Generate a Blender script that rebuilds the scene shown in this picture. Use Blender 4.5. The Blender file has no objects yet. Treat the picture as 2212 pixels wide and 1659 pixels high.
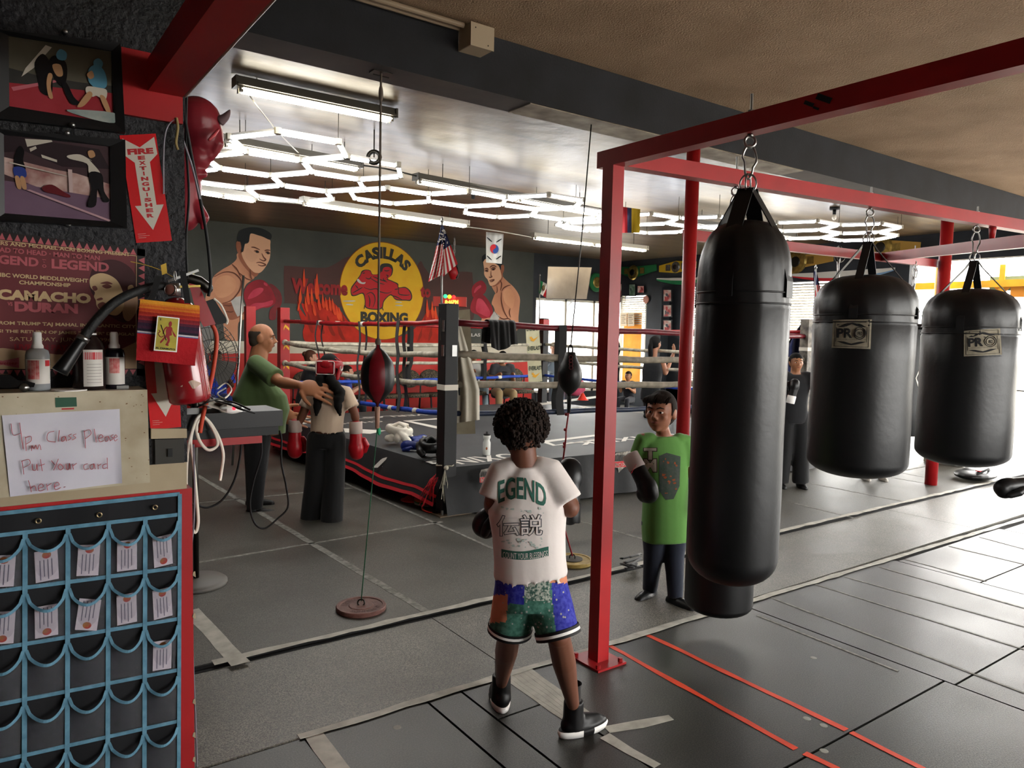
WS,ES,EXPO=10.0,18.0,1.0
import bpy, bmesh, math, random
from mathutils import Vector as V, Matrix, Euler, Quaternion
from mathutils.bvhtree import BVHTree
random.seed(7)
PI=math.pi
SC=bpy.context.scene; COL=SC.collection
# ---------------- camera ----------------
CX,CY,F,H=1106.0,829.5,1597.3,1.7
_y,_p,_r=[math.radians(a) for a in (35.74,4.115,-1.267)]
_f=V((math.sin(_y)*math.cos(_p),math.cos(_y)*math.cos(_p),-math.sin(_p)))
_rt=V((math.cos(_y),-math.sin(_y),0)); _d=_f.cross(_rt)
CR=math.cos(_r)*_rt+math.sin(_r)*_d; CD=-math.sin(_r)*_rt+math.cos(_r)*_d; CF=_f
O=V((0,0,H))
cam=bpy.data.cameras.new('camera'); camo=bpy.data.objects.new('camera',cam); COL.objects.link(camo)
m=Matrix((( CR.x,-CD.x,-CF.x,0),(CR.y,-CD.y,-CF.y,0),(CR.z,-CD.z,-CF.z,H),(0,0,0,1))); camo.matrix_world=m
cam.sensor_width=36; cam.lens=F/2212*36; cam.clip_start=.05; cam.clip_end=400
SC.camera=camo
def ray(x,y): return CF+CR*((x-CX)/F)+CD*((y-CY)/F)
def PZ(x,y,z=0): v=ray(x,y); return O+v*((z-H)/v.z)
def PY(x,y,Y): v=ray(x,y); return O+v*(Y/v.y)
def PX(x,y,X): v=ray(x,y); return O+v*(X/v.x)
def PD(x,y,d): return O+ray(x,y)*d
def dep(p): return (V(p)-O).dot(CF)
# ---------------- materials ----------------
def lin(c):
    if isinstance(c,str):
        c=c.lstrip('#'); c=[int(c[i:i+2],16)/255 for i in (0,2,4)]
    return tuple([x/12.92 if x<=.04045 else ((x+.055)/1.055)**2.4 for x in c[:3]])+(1,)
MC={}
def mat(name,col='808080',rough=.6,metal=0,emit=None,es=1,noise=None,bump=0,bscale=60,alpha=1,trans=0,spec=.3,coat=0,mix=.35,aniso=None,sheen=0):
    if name in MC: return MC[name]
    M=bpy.data.materials.new(name); M.use_nodes=True; nt=M.node_tree; b=nt.nodes['Principled BSDF']
    c=lin(col)
    b.inputs['Base Color'].default_value=c; b.inputs['Roughness'].default_value=rough; b.inputs['Metallic'].default_value=metal
    b.inputs['Specular IOR Level'].default_value=spec
    if coat: b.inputs['Coat Weight'].default_value=coat; b.inputs['Coat Roughness'].default_value=.12
    if sheen: b.inputs['Sheen Weight'].default_value=sheen
    if trans: b.inputs['Transmission Weight'].default_value=trans
    if alpha<1: b.inputs['Alpha'].default_value=alpha
    if emit: b.inputs['Emission Color'].default_value=lin(emit); b.inputs['Emission Strength'].default_value=es
    if noise or bump:
        tc=nt.nodes.new('ShaderNodeTexCoord')
    if noise:   # (second colour, scale)
        n=nt.nodes.new('ShaderNodeTexNoise'); n.inputs['Scale'].default_value=noise[1]; n.inputs['Detail'].default_value=6
        mp=nt.nodes.new('ShaderNodeMapping')
        if aniso: mp.inputs['Scale'].default_value=aniso
        nt.links.new(tc.outputs['Object'],mp.inputs['Vector']); nt.links.new(mp.outputs['Vector'],n.inputs['Vector'])
        r=nt.nodes.new('ShaderNodeValToRGB'); r.color_ramp.elements[0].position=.5-mix/2; r.color_ramp.elements[1].position=.5+mix/2
        r.color_ramp.elements[0].color=c; r.color_ramp.elements[1].color=lin(noise[0])
        nt.links.new(n.outputs['Fac'],r.inputs['Fac']); nt.links.new(r.outputs['Color'],b.inputs['Base Color'])
    if bump:
        n2=nt.nodes.new('ShaderNodeTexNoise'); n2.inputs['Scale'].default_value=bscale; n2.inputs['Detail'].default_value=4
        nt.links.new(tc.outputs['Object'],n2.inputs['Vector'])
        bp=nt.nodes.new('ShaderNodeBump'); bp.inputs['Strength'].default_value=bump; bp.inputs['Distance'].default_value=.01
        nt.links.new(n2.outputs['Fac'],bp.inputs['Height']); nt.links.new(bp.outputs['Normal'],b.inputs['Normal'])
    MC[name]=M; return M
# ---------------- objects ----------------
def tag(o,label=None,cat=None,group=None,kind=None):
    if label: o['label']=label
    if cat: o['category']=cat
    if group: o['group']=group
    if kind: o['kind']=kind
    return o
def thing(name,label,cat,loc=(0,0,0),group=None,kind=None):
    o=bpy.data.objects.new(name,None); COL.objects.link(o); o.location=loc; o.empty_display_size=.1
    return tag(o,label,cat,group,kind)
def wloc(o):
    v=V((0,0,0))
    while o: v=v+o.location; o=o.parent
    return v
def link(name,me,parent=None,mt=None,smooth=False):
    if parent is not None: me.transform(Matrix.Translation(-wloc(parent)))
    o=bpy.data.objects.new(name,me); COL.objects.link(o)
    if parent is not None: o.parent=parent
    if mt is not None:
        me.materials.clear()
        for q in (mt if isinstance(mt,(list,tuple)) else [mt]): me.materials.append(q)
    if smooth:
        me.polygons.foreach_set('use_smooth',[True]*len(me.polygons))
    return o
def perp(d):
    d=V(d).normalized(); a=V((0,0,1)) if abs(d.z)<.9 else V((1,0,0))
    u=d.cross(a).normalized(); return u,d.cross(u).normalized()
class MB:
    def __init__(s): s.b=bmesh.new()
    def face(s,pts,mi=0):
        vs=[s.b.verts.new(p) for p in pts]
        f=s.b.faces.new(vs); f.material_index=mi; return f
    def hexa(s,p,mi=0): # 8 pts bottom4 top4
        v=[s.b.verts.new(q) for q in p]
        for q in ((3,2,1,0),(4,5,6,7),(0,1,5,4),(1,2,6,5),(2,3,7,6),(3,0,4,7)):
            f=s.b.faces.new([v[i] for i in q]); f.material_index=mi
        return s
    def box(s,c,sz,rot=None,mi=0,bev=0):
        c=V(c); h=V(sz)/2
        P=[V((x,y,z)) for z in (-h.z,h.z) for x,y in ((-h.x,-h.y),(h.x,-h.y),(h.x,h.y),(-h.x,h.y))]
        if rot is not None:
            R=rot if isinstance(rot,Matrix) else Euler(rot).to_matrix()
            P=[R@q for q in P]
        P=[q+c for q in P]
        if bev:
            b2=bmesh.new(); v=[b2.verts.new(q) for q in P]
            for q in ((3,2,1,0),(4,5,6,7),(0,1,5,4),(1,2,6,5),(2,3,7,6),(3,0,4,7)): b2.faces.new([v[i] for i in q])
            bmesh.ops.bevel(b2,geom=b2.edges[:],offset=bev,segments=2,affect='EDGES',profile=.5)
            t=bpy.data.meshes.new('t'); b2.to_mesh(t); b2.free()
            n=len(s.b.faces); s.b.from_mesh(t); bpy.data.meshes.remove(t)
            s.b.faces.ensure_lookup_table()
            for f in s.b.faces[n:]: f.material_index=mi
            return s
        return s.hexa(P,mi)
    def ax(s,x0,x1,y0,y1,z0,z1,mi=0): return s.box(((x0+x1)/2,(y0+y1)/2,(z0+z1)/2),(x1-x0,y1-y0,z1-z0),mi=mi)
    def beam(s,a,b,w,h,up=(0,0,1),mi=0,bev=0):
        a,b=V(a),V(b); d=(b-a); L=d.length; d.normalize(); u=V(up); r=d.cross(u).normalized(); u=r.cross(d)
        R=Matrix((d,r,u)).transposed()
        return s.box((a+b)/2,(L,w,h),R,mi,bev)
    def tube(s,pts,r,n=10,cap=True,mi=0,flat=None,closed=False):
        pts=[V(p) for p in pts]; N=len(pts); rs=r if isinstance(r,(list,tuple)) else [r]*N
        rings=[]; u=None
        for i,p in enumerate(pts):
            if closed: d=pts[(i+1)%N]-pts[i-1]
            else: d=(pts[min(i+1,N-1)]-pts[max(i-1,0)])
            if d.length<1e-9: d=V((0,0,1))
            d.normalize()
            if u is None: u,_=perp(d)
            u=(u-d*u.dot(d)); 
            if u.length<1e-6: u,_=perp(d)
            u.normalize(); w=d.cross(u)
            rings.append([s.b.verts.new(p+(u*math.cos(2*PI*k/n)+w*math.sin(2*PI*k/n)*(flat or 1))*rs[i]) for k in range(n)])
        M=N if closed else N-1
        for i in range(M):
            A,B=rings[i],rings[(i+1)%N]
            for k in range(n):
                f=s.b.faces.new((A[k],A[(k+1)%n],B[(k+1)%n],B[k])); f.material_index=mi
        if cap and not closed:
            s.b.faces.new(rings[0][::-1]).material_index=mi; s.b.faces.new(rings[-1]).material_index=mi
        return s
    def cyl(s,a,b,r,r2=None,n=20,mi=0): return s.tube([a,b],[r,r if r2 is None else r2],n,mi=mi)
    def caps(s,pts,r,n=10,mi=0): # rounded ended tube
        pts=[V(p) for p in pts]; N=len(pts); rs=list(r) if isinstance(r,(list,tuple)) else [r]*N
        d0=(pts[0]-pts[1]).normalized(); d1=(pts[-1]-pts[-2]).normalized()
        A=[pts[0]+d0*rs[0]*math.sin(a) for a in (1.35,.9,.45)]; ra=[rs[0]*math.cos(a) for a in (1.35,.9,.45)]
        B=[pts[-1]+d1*rs[-1]*math.sin(a) for a in (.45,.9,1.35)]; rb=[rs[-1]*math.cos(a) for a in (.45,.9,1.35)]
        return s.tube(A+pts+B,ra+rs+rb,n,mi=mi)
    def ell(s,c,r,R=None,n=16,m=10,mi=0):
        c=V(c); rx,ry,rz=(r,r,r) if not isinstance(r,(list,tuple,V)) else r
        rings=[]
        for j in range(1,m):
            t=PI*j/m; rg=[]
            for k in range(n):
                a=2*PI*k/n; q=V((rx*math.sin(t)*math.cos(a),ry*math.sin(t)*math.sin(a),rz*math.cos(t)))
                if R is not None: q=R@q
                rg.append(s.b.verts.new(c+q))
            rings.append(rg)
        tp=V((0,0,rz)); bt=V((0,0,-rz))
        if R is not None: tp=R@tp; bt=R@bt
        T=s.b.verts.new(c+tp); B=s.b.verts.new(c+bt)
        for k in range(n):
            s.b.faces.new((T,rings[0][k],rings[0][(k+1)%n])).material_index=mi
            s.b.faces.new((B,rings[-1][(k+1)%n],rings[-1][k])).material_index=mi
        for j in range(m-2):
            for k in range(n):
                s.b.faces.new((rings[j][k],rings[j+1][k],rings[j+1][(k+1)%n],rings[j][(k+1)%n])).material_index=mi
        return s
    def loft(s,rings,cap=True,mi=0): # rings: list of point lists
        R=[[s.b.verts.new(p) for p in rg] for rg in rings]; n=len(R[0])
        for i in range(len(R)-1):
            for k in range(n): s.b.faces.new((R[i][k],R[i][(k+1)%n],R[i+1][(k+1)%n],R[i+1][k])).material_index=mi
        if cap: s.b.faces.new(R[0][::-1]).material_index=mi; s.b.faces.new(R[-1]).material_index=mi
        return s
    def lathe(s,prof,c,n=24,axis=None,mi=0,cap=True):
        c=V(c); d=V(axis).normalized() if axis is not None else V((0,0,1)); u,w=perp(d)
        return s.loft([[c+d*z+(u*math.cos(2*PI*k/n)+w*math.sin(2*PI*k/n))*max(r,1e-4) for k in range(n)] for r,z in prof],cap,mi)
    def torus(s,c,R,r,axis=(0,0,1),n=24,k=8,mi=0,sc=(1,1)):
        u,w=perp(axis); c=V(c)
        return s.tube([c+u*R*sc[0]*math.cos(2*PI*i/n)+w*R*sc[1]*math.sin(2*PI*i/n) for i in range(n)],r,k,closed=True,mi=mi)
    def grid(s,fn,nu,nv,mi=0,mf=None):
        g=[[s.b.verts.new(fn(i/nu,j/nv)) for i in range(nu+1)] for j in range(nv+1)]
        for j in range(nv):
            for i in range(nu):
                f=s.b.faces.new((g[j][i],g[j][i+1],g[j+1][i+1],g[j+1][i])); f.material_index=mf(i/nu,j/nv) if mf else mi
        return s
    def flat(s,pts,mi=0): # concave polygon
        f=s.face(pts,mi); f.normal_update(); bmesh.ops.triangulate(s.b,faces=[f]); return s
    def add(s,me,mi=None):
        n=len(s.b.faces); s.b.from_mesh(me); s.b.faces.ensure_lookup_table()
        if mi is not None:
            for f in s.b.faces[n:]: f.material_index=mi
        return s
    def mesh(s):
        me=bpy.data.meshes.new('m')
        s.b.normal_update(); s.b.to_mesh(me); s.b.free(); return me
    def build(s,name,mt,parent=None,smooth=False,**k):
        bmesh.ops.recalc_face_normals(s.b,faces=s.b.faces)
        o=link(name,s.mesh(),parent,mt,smooth)
        if k: tag(o,**k)
        return o
def solid(s_pts,nrm,th):  # not used for thin paper
    pass
def autosmooth(o,ang=40):
    me=o.data
    me.polygons.foreach_set('use_smooth',[True]*len(me.polygons))
    b=bmesh.new(); b.from_mesh(me)
    for e in b.edges:
        if len(e.link_faces)==2 and e.calc_face_angle(0)>math.radians(ang): e.smooth=False
    b.to_mesh(me); b.free(); return o
def evalmesh(o):
    dg=bpy.context.evaluated_depsgraph_get(); dg.update()
    return bpy.data.meshes.new_from_object(o.evaluated_get(dg))
def remesh(mb,vox=.012,sm=5):
    bmesh.ops.recalc_face_normals(mb.b,faces=mb.b.faces)
    me=mb.mesh(); o=bpy.data.objects.new('tmp',me); COL.objects.link(o)
    r=o.modifiers.new('r','REMESH'); r.mode='VOXEL'; r.voxel_size=vox
    q=o.modifiers.new('s','SMOOTH'); q.factor=.5; q.iterations=sm
    out=evalmesh(o); bpy.data.objects.remove(o); bpy.data.meshes.remove(me); return out
def blob(name,mb,mt,parent,vox=.012,sm=5):
    return link(name,remesh(mb,vox,sm),parent,mt,True)
def spline(P,n=8,closed=True):
    P=[V(p) for p in P]; N=len(P); out=[]
    for i in range(N if closed else N-1):
        if closed: a,b,c,d=P[i-1],P[i],P[(i+1)%N],P[(i+2)%N]
        else: a,b,c,d=P[max(i-1,0)],P[i],P[i+1],P[min(i+2,N-1)]
        for k in range(n):
            t=k/n; out.append(.5*((2*b)+(c-a)*t+(2*a-5*b+4*c-d)*t*t+(3*b-a-3*c+d)*t**3))
    if not closed: out.append(P[-1])
    return out
# text -> mesh in XY, origin at left baseline; returns mesh,width,height
_tc={}
def tmesh(body,bold=0,extr=0):
    k=(body,bold,extr)
    if k in _tc: return _tc[k].copy()
    c=bpy.data.curves.new('t','FONT'); c.body=body; c.size=1; c.resolution_u=3; c.offset=bold; c.extrude=extr
    o=bpy.data.objects.new('t',c); COL.objects.link(o); me=evalmesh(o)
    bpy.data.objects.remove(o); bpy.data.curves.remove(c)
    _tc[k]=me; return me.copy()
def tfit(body,p0,p1,up,bold=0,xh=None,nrm=None,warp=None,slant=0):
    """mesh of text whose left/right extents sit on p0..p1 and whose cap height is vector up"""
    me=tmesh(body,bold); vs=me.vertices
    if not len(vs): return me
    x0=min(v.co.x for v in vs); x1=max(v.co.x for v in vs); y0=min(v.co.y for v in vs); y1=max(v.co.y for v in vs)
    if xh is None: yb,yh=y0,y1
    else: yb,yh=0,xh
    p0,p1,up=V(p0),V(p1),V(up); ex=p1-p0
    for v in vs:
        a=(v.co.x-x0)/(x1-x0); b=(v.co.y-yb)/(yh-yb)
        if warp: a,b=warp(a,b)
        v.co=p0+ex*(a+slant*b)+up*b
    return me
def project(me,bvh,d,off=.002,sub=.03,maxd=2.0):
    b=bmesh.new(); b.from_mesh(me)
    for _ in range(4):
        es=[e for e in b.edges if e.calc_length()>sub]
        if not es: break
        bmesh.ops.subdivide_edges(b,edges=es,cuts=1,use_grid_fill=False)
        bmesh.ops.triangulate(b,faces=b.faces[:])
    d=V(d).normalized()
    for v in b.verts:
        h=bvh.ray_cast(v.co-d*.6,d,maxd)
        if h[0] is not None: v.co=h[0]-d*off
    b.to_mesh(me); b.free(); return me
def bvh_of(o):
    me=o.data.copy(); me.transform(Matrix.Translation(wloc(o)))
    b=bmesh.new(); b.from_mesh(me); t=BVHTree.FromBMesh(b); b.free(); bpy.data.meshes.remove(me); return t
def copytree(o,loc=None,label=None,parent=None):
    c=o.copy(); COL.objects.link(c)
    if parent: c.parent=parent
    if loc is not None: c.location=loc
    if label: c['label']=label
    for ch in list(o.children): copytree(ch,parent=c)
    return c
# common materials
mat('red_paint','a8181c',.4,noise=('8f1216',3),spec=.35)
mat('black_vinyl','0a0b0d',.42,bump=.12,bscale=25,spec=.38)
mat('black_metal','141517',.5); mat('steel','9a9a98',.3,metal=1); mat('dark_steel','3a3835',.4,metal=1)
mat('white_paint','d8d2c4',.6); mat('white','e8e6e2',.5); mat('black','08080a',.6); mat('black_cloth','0a0a0c',.85,sheen=.3)
mat('rope_white','c9c3b2',.7,noise=('8f8a7a',14)); mat('rope_blue','2a4fb8',.5,noise=('1c3890',14)); mat('rope_red','a81f26',.35,noise=('7e1218',18))
mat('brown_rope','6d6258',.8); mat('green_cord','1f5a3c',.7)
mat('red_vinyl','a0161e',.4)
# ---------------- setting ----------------
def struct(name,mb,mt,parent=None,**k): 
    o=mb.build(name,mt,parent); tag(o,kind='structure',**k); return o
def rubber(name,c1,c2,rough,spk):
    M=bpy.data.materials.new(name); M.use_nodes=True; nt=M.node_tree; b=nt.nodes['Principled BSDF']; L=nt.links.new
    tc=nt.nodes.new('ShaderNodeTexCoord')
    n=nt.nodes.new('ShaderNodeTexNoise'); n.inputs['Scale'].default_value=170; n.inputs['Detail'].default_value=3; L(tc.outputs['Object'],n.inputs['Vector'])
    n2=nt.nodes.new('ShaderNodeTexNoise'); n2.inputs['Scale'].default_value=2.2; n2.inputs['Detail'].default_value=8; L(tc.outputs['Object'],n2.inputs['Vector'])
    r=nt.nodes.new('ShaderNodeValToRGB'); r.color_ramp.elements[0].position=.38; r.color_ramp.elements[1].position=.68
    r.color_ramp.elements[0].color=lin(c1); r.color_ramp.elements[1].color=lin(spk); L(n.outputs['Fac'],r.inputs['Fac'])
    mx=nt.nodes.new('ShaderNodeMix'); mx.data_type='RGBA'; mx.blend_type='MULTIPLY'; mx.inputs['Factor'].default_value=.75
    r2=nt.nodes.new('ShaderNodeValToRGB'); r2.color_ramp.elements[0].position=.35; r2.color_ramp.elements[1].position=.62
    r2.color_ramp.elements[0].color=lin(c2); r2.color_ramp.elements[1].color=(1,1,1,1); L(n2.outputs['Fac'],r2.inputs['Fac'])
    L(r.outputs['Color'],mx.inputs['A']); L(r2.outputs['Color'],mx.inputs['B']); L(mx.outputs['Result'],b.inputs['Base Color'])
    mr=nt.nodes.new('ShaderNodeMapRange'); mr.inputs['To Min'].default_value=rough-.12; mr.inputs['To Max'].default_value=rough+.12; L(n2.outputs['Fac'],mr.inputs['Value']); L(mr.outputs['Result'],b.inputs['Roughness'])
    bp=nt.nodes.new('ShaderNodeBump'); bp.inputs['Strength'].default_value=.25; bp.inputs['Distance'].default_value=.003; L(n.outputs['Fac'],bp.inputs['Height']); L(bp.outputs['Normal'],b.inputs['Normal'])
    MC[name]=M; return M
rubber('mat_far','35342f','b4b0a8',.5,'66645c'); rubber('mat_strip','3e3d39','b0aca4',.46,'8a867c'); rubber('mat_front','181817','8c8a84',.42,'45443f')
floor=struct('floor',MB().ax(-3.2,13.4,-3.2,13,-.06,-.014),mat('slab','1a1917',.8))
XE=13.35
struct('floor_mat',MB().ax(-3.1,XE,3.75,12.79,-.014,.022),MC['mat_far'],label='large dark grey rubber mat under and around the ring')
b=MB(); xs=[-3.1,2.12,7.3,XE]
for i in range(3): b.ax(xs[i]+.003,xs[i+1]-.003,2.884,3.742,-.014,.004)
struct('floor_mat',b,MC['mat_strip'],label='lighter grey rubber walkway mats in front of the raised mat')
b=MB(); g=.006
def fm(x0,x1,y0,y1): b.ax(x0+g,x1-g,y0+g,y1-g,-.014,-.0)
fm(-3.1,1.05,-3,2.88); fm(1.05,1.62,-3,2.88); fm(1.62,1.8,-3,2.88); fm(1.8,2.1,2.556,2.88); fm(1.8,2.1,-3,2.556); fm(2.1,3.88,1.63,2.88); fm(2.1,3.88,-3,1.63)
fm(3.88,5.69,1.58,2.84); fm(3.88,5.69,-3,1.58); fm(5.69,7.5,2.2,2.78); fm(5.69,7.5,-3,2.2); fm(7.5,XE,-3,2.74)
struct('floor_mat',b,MC['mat_front'],label='dark speckled rubber tiles nearest the viewer')
# ceilings
M=mat('ceil_far','7d6a52',.34,noise=('4a3f33',1.3),aniso=(.6,5,1),bump=.6,bscale=4,spec=.38,mix=.5)
mat('ceil_near','b0957a',.9,noise=('9c8268',2),bump=.8,bscale=90)
struct('ceiling',MB().ax(-3.2,12.5,4.23,13,3.38,3.5),M,label='glossy painted ceiling over the ring')
struct('ceiling',MB().ax(-3.2,12.5,-3.2,3.94,3.52,3.64),MC['ceil_near'],label='tan stucco ceiling over the bags')
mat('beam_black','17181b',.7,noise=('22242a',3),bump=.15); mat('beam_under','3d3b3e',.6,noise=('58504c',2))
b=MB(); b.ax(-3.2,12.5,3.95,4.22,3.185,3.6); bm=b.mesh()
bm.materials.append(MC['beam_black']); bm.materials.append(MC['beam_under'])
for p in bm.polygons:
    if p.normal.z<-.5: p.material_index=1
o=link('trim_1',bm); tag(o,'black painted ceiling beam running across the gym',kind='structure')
# bare plate and ragged paint on the beam underside
struct('trim_2',MB().ax(2.95,6.0,3.962,4.21,3.178,3.1845),mat('bare_plate','a79c88',.5,noise=('6c6256',6)),label='bare metal plate screwed under the black beam')
# mural wall
mat('wall_grey','54564f',.75,noise=('3a3d3a',.9),bump=.25,bscale=9,mix=.5); mat('wainscot','c52a20',.5,noise=('b3241b',2)); mat('band_white','d2ccba',.55,noise=('bdb49e',3))
zb=1.425; YW=12.8
struct('wall_back',MB().ax(-3.2,9.72,YW,YW+.2,zb,3.42),MC['wall_grey'],label='dark grey painted block wall with the mural')
struct('trim_3',MB().ax(-3.2,9.72,YW-.03,YW+.2,1.22,zb),MC['band_white'],label='white band below the mural')
struct('trim_4',MB().ax(-3.2,9.72,YW-.03,YW+.2,-.0,1.22),MC['wainscot'],label='red wainscot along the mural wall')
zt=PY(1200,645,YW).z
struct('wall_back',MB().ax(9.72,12.5,YW,YW+.2,zt,3.42).ax(9.72,12.5,YW,YW+.2,0,.35).ax(9.72,9.8,YW,YW+.2,.35,zt),mat('wall_dark','23262a',.7,noise=('30343a',2)),label='dark wall above the bright shop window')
mat('glass','ffffff',.02,trans=1,spec=.5); mat('frame_white','cfcabc',.5)
w=thing('window_1','tall bright shop window beside the mural','window',(11,YW+.1,zt)); tag(w,kind='structure')
MB().ax(9.8,12.3,YW+.1,YW+.106,.35,zt).build('window_glass',MC['glass'],w)
b=MB()
for x in (9.83,10.7,11.55,12.27): b.ax(x-.03,x+.03,YW+.06,YW+.14,.35,zt)
b.ax(9.8,12.3,YW+.06,YW+.14,zt-.05,zt).ax(9.8,12.3,YW+.06,YW+.14,.35,.4); b.build('window_frame',MC['frame_white'],w)
# right wall with window, blinds and roll-up opening
XW=12.3
b=MB(); b.ax(XW,XW+.2,6.1,12.8,2.72,3.42).ax(XW,XW+.2,-3.2,6.1,2.95,3.42).ax(XW,XW+.2,10.72,11.93,0,2.72).ax(XW,XW+.2,11.93,12.8,2.58,2.72).ax(XW,XW+.2,6.1,6.75,0,2.72).ax(XW,XW+.2,6.1,12.8,0,.55)
b.ax(XW,XW+.2,-3.2,-1.2,0,2.95)
struct('wall_right',b,MC['wall_dark'],label='black front wall with windows and title belts')
struct('trim_5',MB().ax(12.06,12.3,11.25,11.55,0,2.7),MC['wall_dark'],label='black pier between the shop windows')
mat('blind','dcd6c8',.7); mat('orange_cloth','d98a2a',.8,noise=('e0a040',4))
for n,(y0,y1,z1,lab) in enumerate(((11.93,12.8,2.58,'shop window with white blinds and an orange sheet'),(6.75,10.72,2.72,'long shop window with closed white blinds'))):
    w=thing('window_%d'%(n+2),lab,'window',(XW,(y0+y1)/2,z1)); tag(w,kind='structure')
    MB().ax(XW+.12,XW+.126,y0,y1,.55,z1).build('window_glass',MC['glass'],w)
    b=MB(); b.ax(XW+.02,XW+.1,y0,y0+.06,.55,z1).ax(XW+.02,XW+.1,y1-.06,y1,.55,z1); b.build('window_frame',MC['frame_white'],w)
    b=MB(); z=z1-.05; zl=1.9 if n==0 else .6
    while z>zl:
        b.box((XW+.05,(y0+y1)/2,z),(.045,y1-y0-.1,.004),(0,-.75,0)); z-=.05
    b.build('window_blind',MC['blind'],w)
    if n==0: MB().ax(XW+.06,XW+.075,y0+.2,y1-.1,.55,2.2).build('window_sheet',MC['orange_cloth'],w)
# other walls
struct('wall_left',MB().ax(-3.4,-3.2,-3.2,13,0,3.6),MC['wall_grey'])
struct('wall_front',MB().ax(-3.4,12.5,-3.4,-3.2,0,.9).ax(-3.4,12.5,-3.4,-3.2,2.6,3.6).ax(-3.4,2.6,-3.4,-3.2,.9,2.6).ax(11,12.5,-3.4,-3.2,.9,2.6),mat('wall_tan','8d8272',.8))  # unseen wall behind the camera; opening added and sized to let in light
# outside
struct('ground_outside',MB().ax(12.5,60,-30,60,-.2,-.06).ax(-30,12.5,13,60,-.2,-.06).ax(-30,12.5,-60,-3.4,-.2,-.06),mat('street','a8a49c',.9,noise=('8d8a84',.5)))
struct('column_1',MB().cyl(PZ(2012,958,0)+V((0,0,-.06)),PZ(2012,958,0)+V((0,0,2.9)),.1),mat('yellow_paint','d9a52a',.5,noise=('b5861f',3)),label='yellow round post at the open front')
for i,(x,y) in enumerate(((13.0,5.0),(13.6,4.55))):
    struct('column_%d'%(i+2),MB().ax(x-.04,x+.04,y-.04,y+.04,-.06,2.9),MC['yellow_paint'],label='thin yellow square post %s'%('beside the round yellow post','behind the farthest hanging bag')[i])
struct('trim_6',MB().ax(12.95,13.1,-3,6.5,2.55,2.66),MC['yellow_paint'],label='yellow rail across the open front')
b=MB(); b.ax(30,31,-10,40,0,2.2); struct('wall_outside',b,mat('far_wall','c9c4b8',.9),label='pale wall across the street')
# world
W=bpy.data.worlds.new('w'); SC.world=W; W.use_nodes=True; bg=W.node_tree.nodes['Background']; bg.inputs['Color'].default_value=(1,.985,.95,1); bg.inputs['Strength'].default_value=WS
SC.view_settings.view_transform='Standard'; SC.view_settings.look='None'; SC.view_settings.gamma=1; SC.view_settings.use_curve_mapping=False
SC.view_settings.exposure=EXPO
struct('trim_9',MB().ax(-3.1,XE,3.70,3.7495,-.01,.0062).ax(-3.1,XE,3.735,3.7495,-.01,.0215),mat('mat_edge_shadow','08080a',.8),label='black edge of the raised mat with a painted shadow strip below it')  # black riser, plus a flat strip painting the step's shadow on the lower mat
# ---------------- tape ----------------
mat('tape','b7b4aa',.6,noise=('98958b',14)); mat('tape_orange','e04524',.5,noise=('c23a1e',9)); mat('chalk','8b8a84',.8,noise=('5f5e58',30))
def strip(name,a,b_,w,z,m,label,group=None,th=.0012,wob=.004,cat='tape'):
    a,b_=V(a),V(b_); a.z=b_.z=z; n=max(2,int((b_-a).length/.12)); d=(b_-a).normalized(); s=V((-d.y,d.x,0)); q=MB(); T=[];B_=[]
    rings=[]
    for i in range(n+1):
        c=a.lerp(b_,i/n); o1=random.uniform(-wob,wob); o2=random.uniform(-wob,wob)
        p=c+s*(w/2+o1); r=c-s*(w/2+o2); rings.append([r,p,p+V((0,0,th)),r+V((0,0,th))])
    q.loft(rings); return q.build(name,m,label=label,cat=cat,group=group)
zf=.0222
def st(label,pa,pb,w,m='chalk',z=zf,group=None,wob=.004): strip('floor_tape',PZ(*pa,z),PZ(*pb,z),w,z,MC[m],label,group,wob=wob)
st('white line from the desk past the man to the coiled weight plate',(418,1022),(930,1326),.055)
st('white line crossing the mat below the ring post',(415,1217),(955,1127),.03)
st('white line passing under the man and the girl in black trousers',(415,1088),(760,1054),.03)
st('white line along the floor beside the ring apron, left part',(560,962),(1070,1187),.03)
st('wide wrinkled white tape beside the red pocket chart panel',(412,1318),(520,1434),.09,'tape')
st('white line behind the orange post toward the boy in green',(1090,1080),(1480,1190),.03)
st('white line starting under the second hanging bag',(1712,1086),(1850,1120),.03)
st('white line running below the white sneakers',(1730,1040),(1960,1085),.03)
st('first of three close white lines left of the far red pipe',(1800,1010),(2005,1045),.03,group='close white lines by the far red pipe')
st('second of three close white lines left of the far red pipe',(1820,998),(2003,1032),.03,group='close white lines by the far red pipe')
st('short white line rising to the far red pipe',(1925,1022),(2003,1007),.03)
strip('floor_tape',(.9,3.745,0),(9.9,3.745,0),.05,.0225,MC['tape'],'long dull tape along the edge of the raised mat',wob=.01,cat='tape')
strip('floor_tape',(1.03,2.885,0),(9.9,2.78,0),.045,.0055,MC['tape'],'long white tape where the walkway mat meets the front tiles',wob=.007,cat='tape')
st('white tape seam leaving the picture at the bottom, left of the sneakers',(672,1580),(760,1700),.08,'tape',.0006)
for i in range(6): strip('floor_tape',(2.055+i*.03,2.87,0),(2.05+i*.03-.01*i,2.24,0),.032,.0006+.0004*i,MC['tape'],'overlapping worn white tape strip between the shoes of the boy in shorts','overlapping white strips between the shoes',wob=.004)
st('grey tape running right from the toe of the right sneaker',(1312,1578),(1450,1550),.05,'tape',.0008,wob=.01)
st('crumpled grey tape going down from the right sneaker',(1305,1590),(1420,1655),.05,'tape',.0008,wob=.01)
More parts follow.
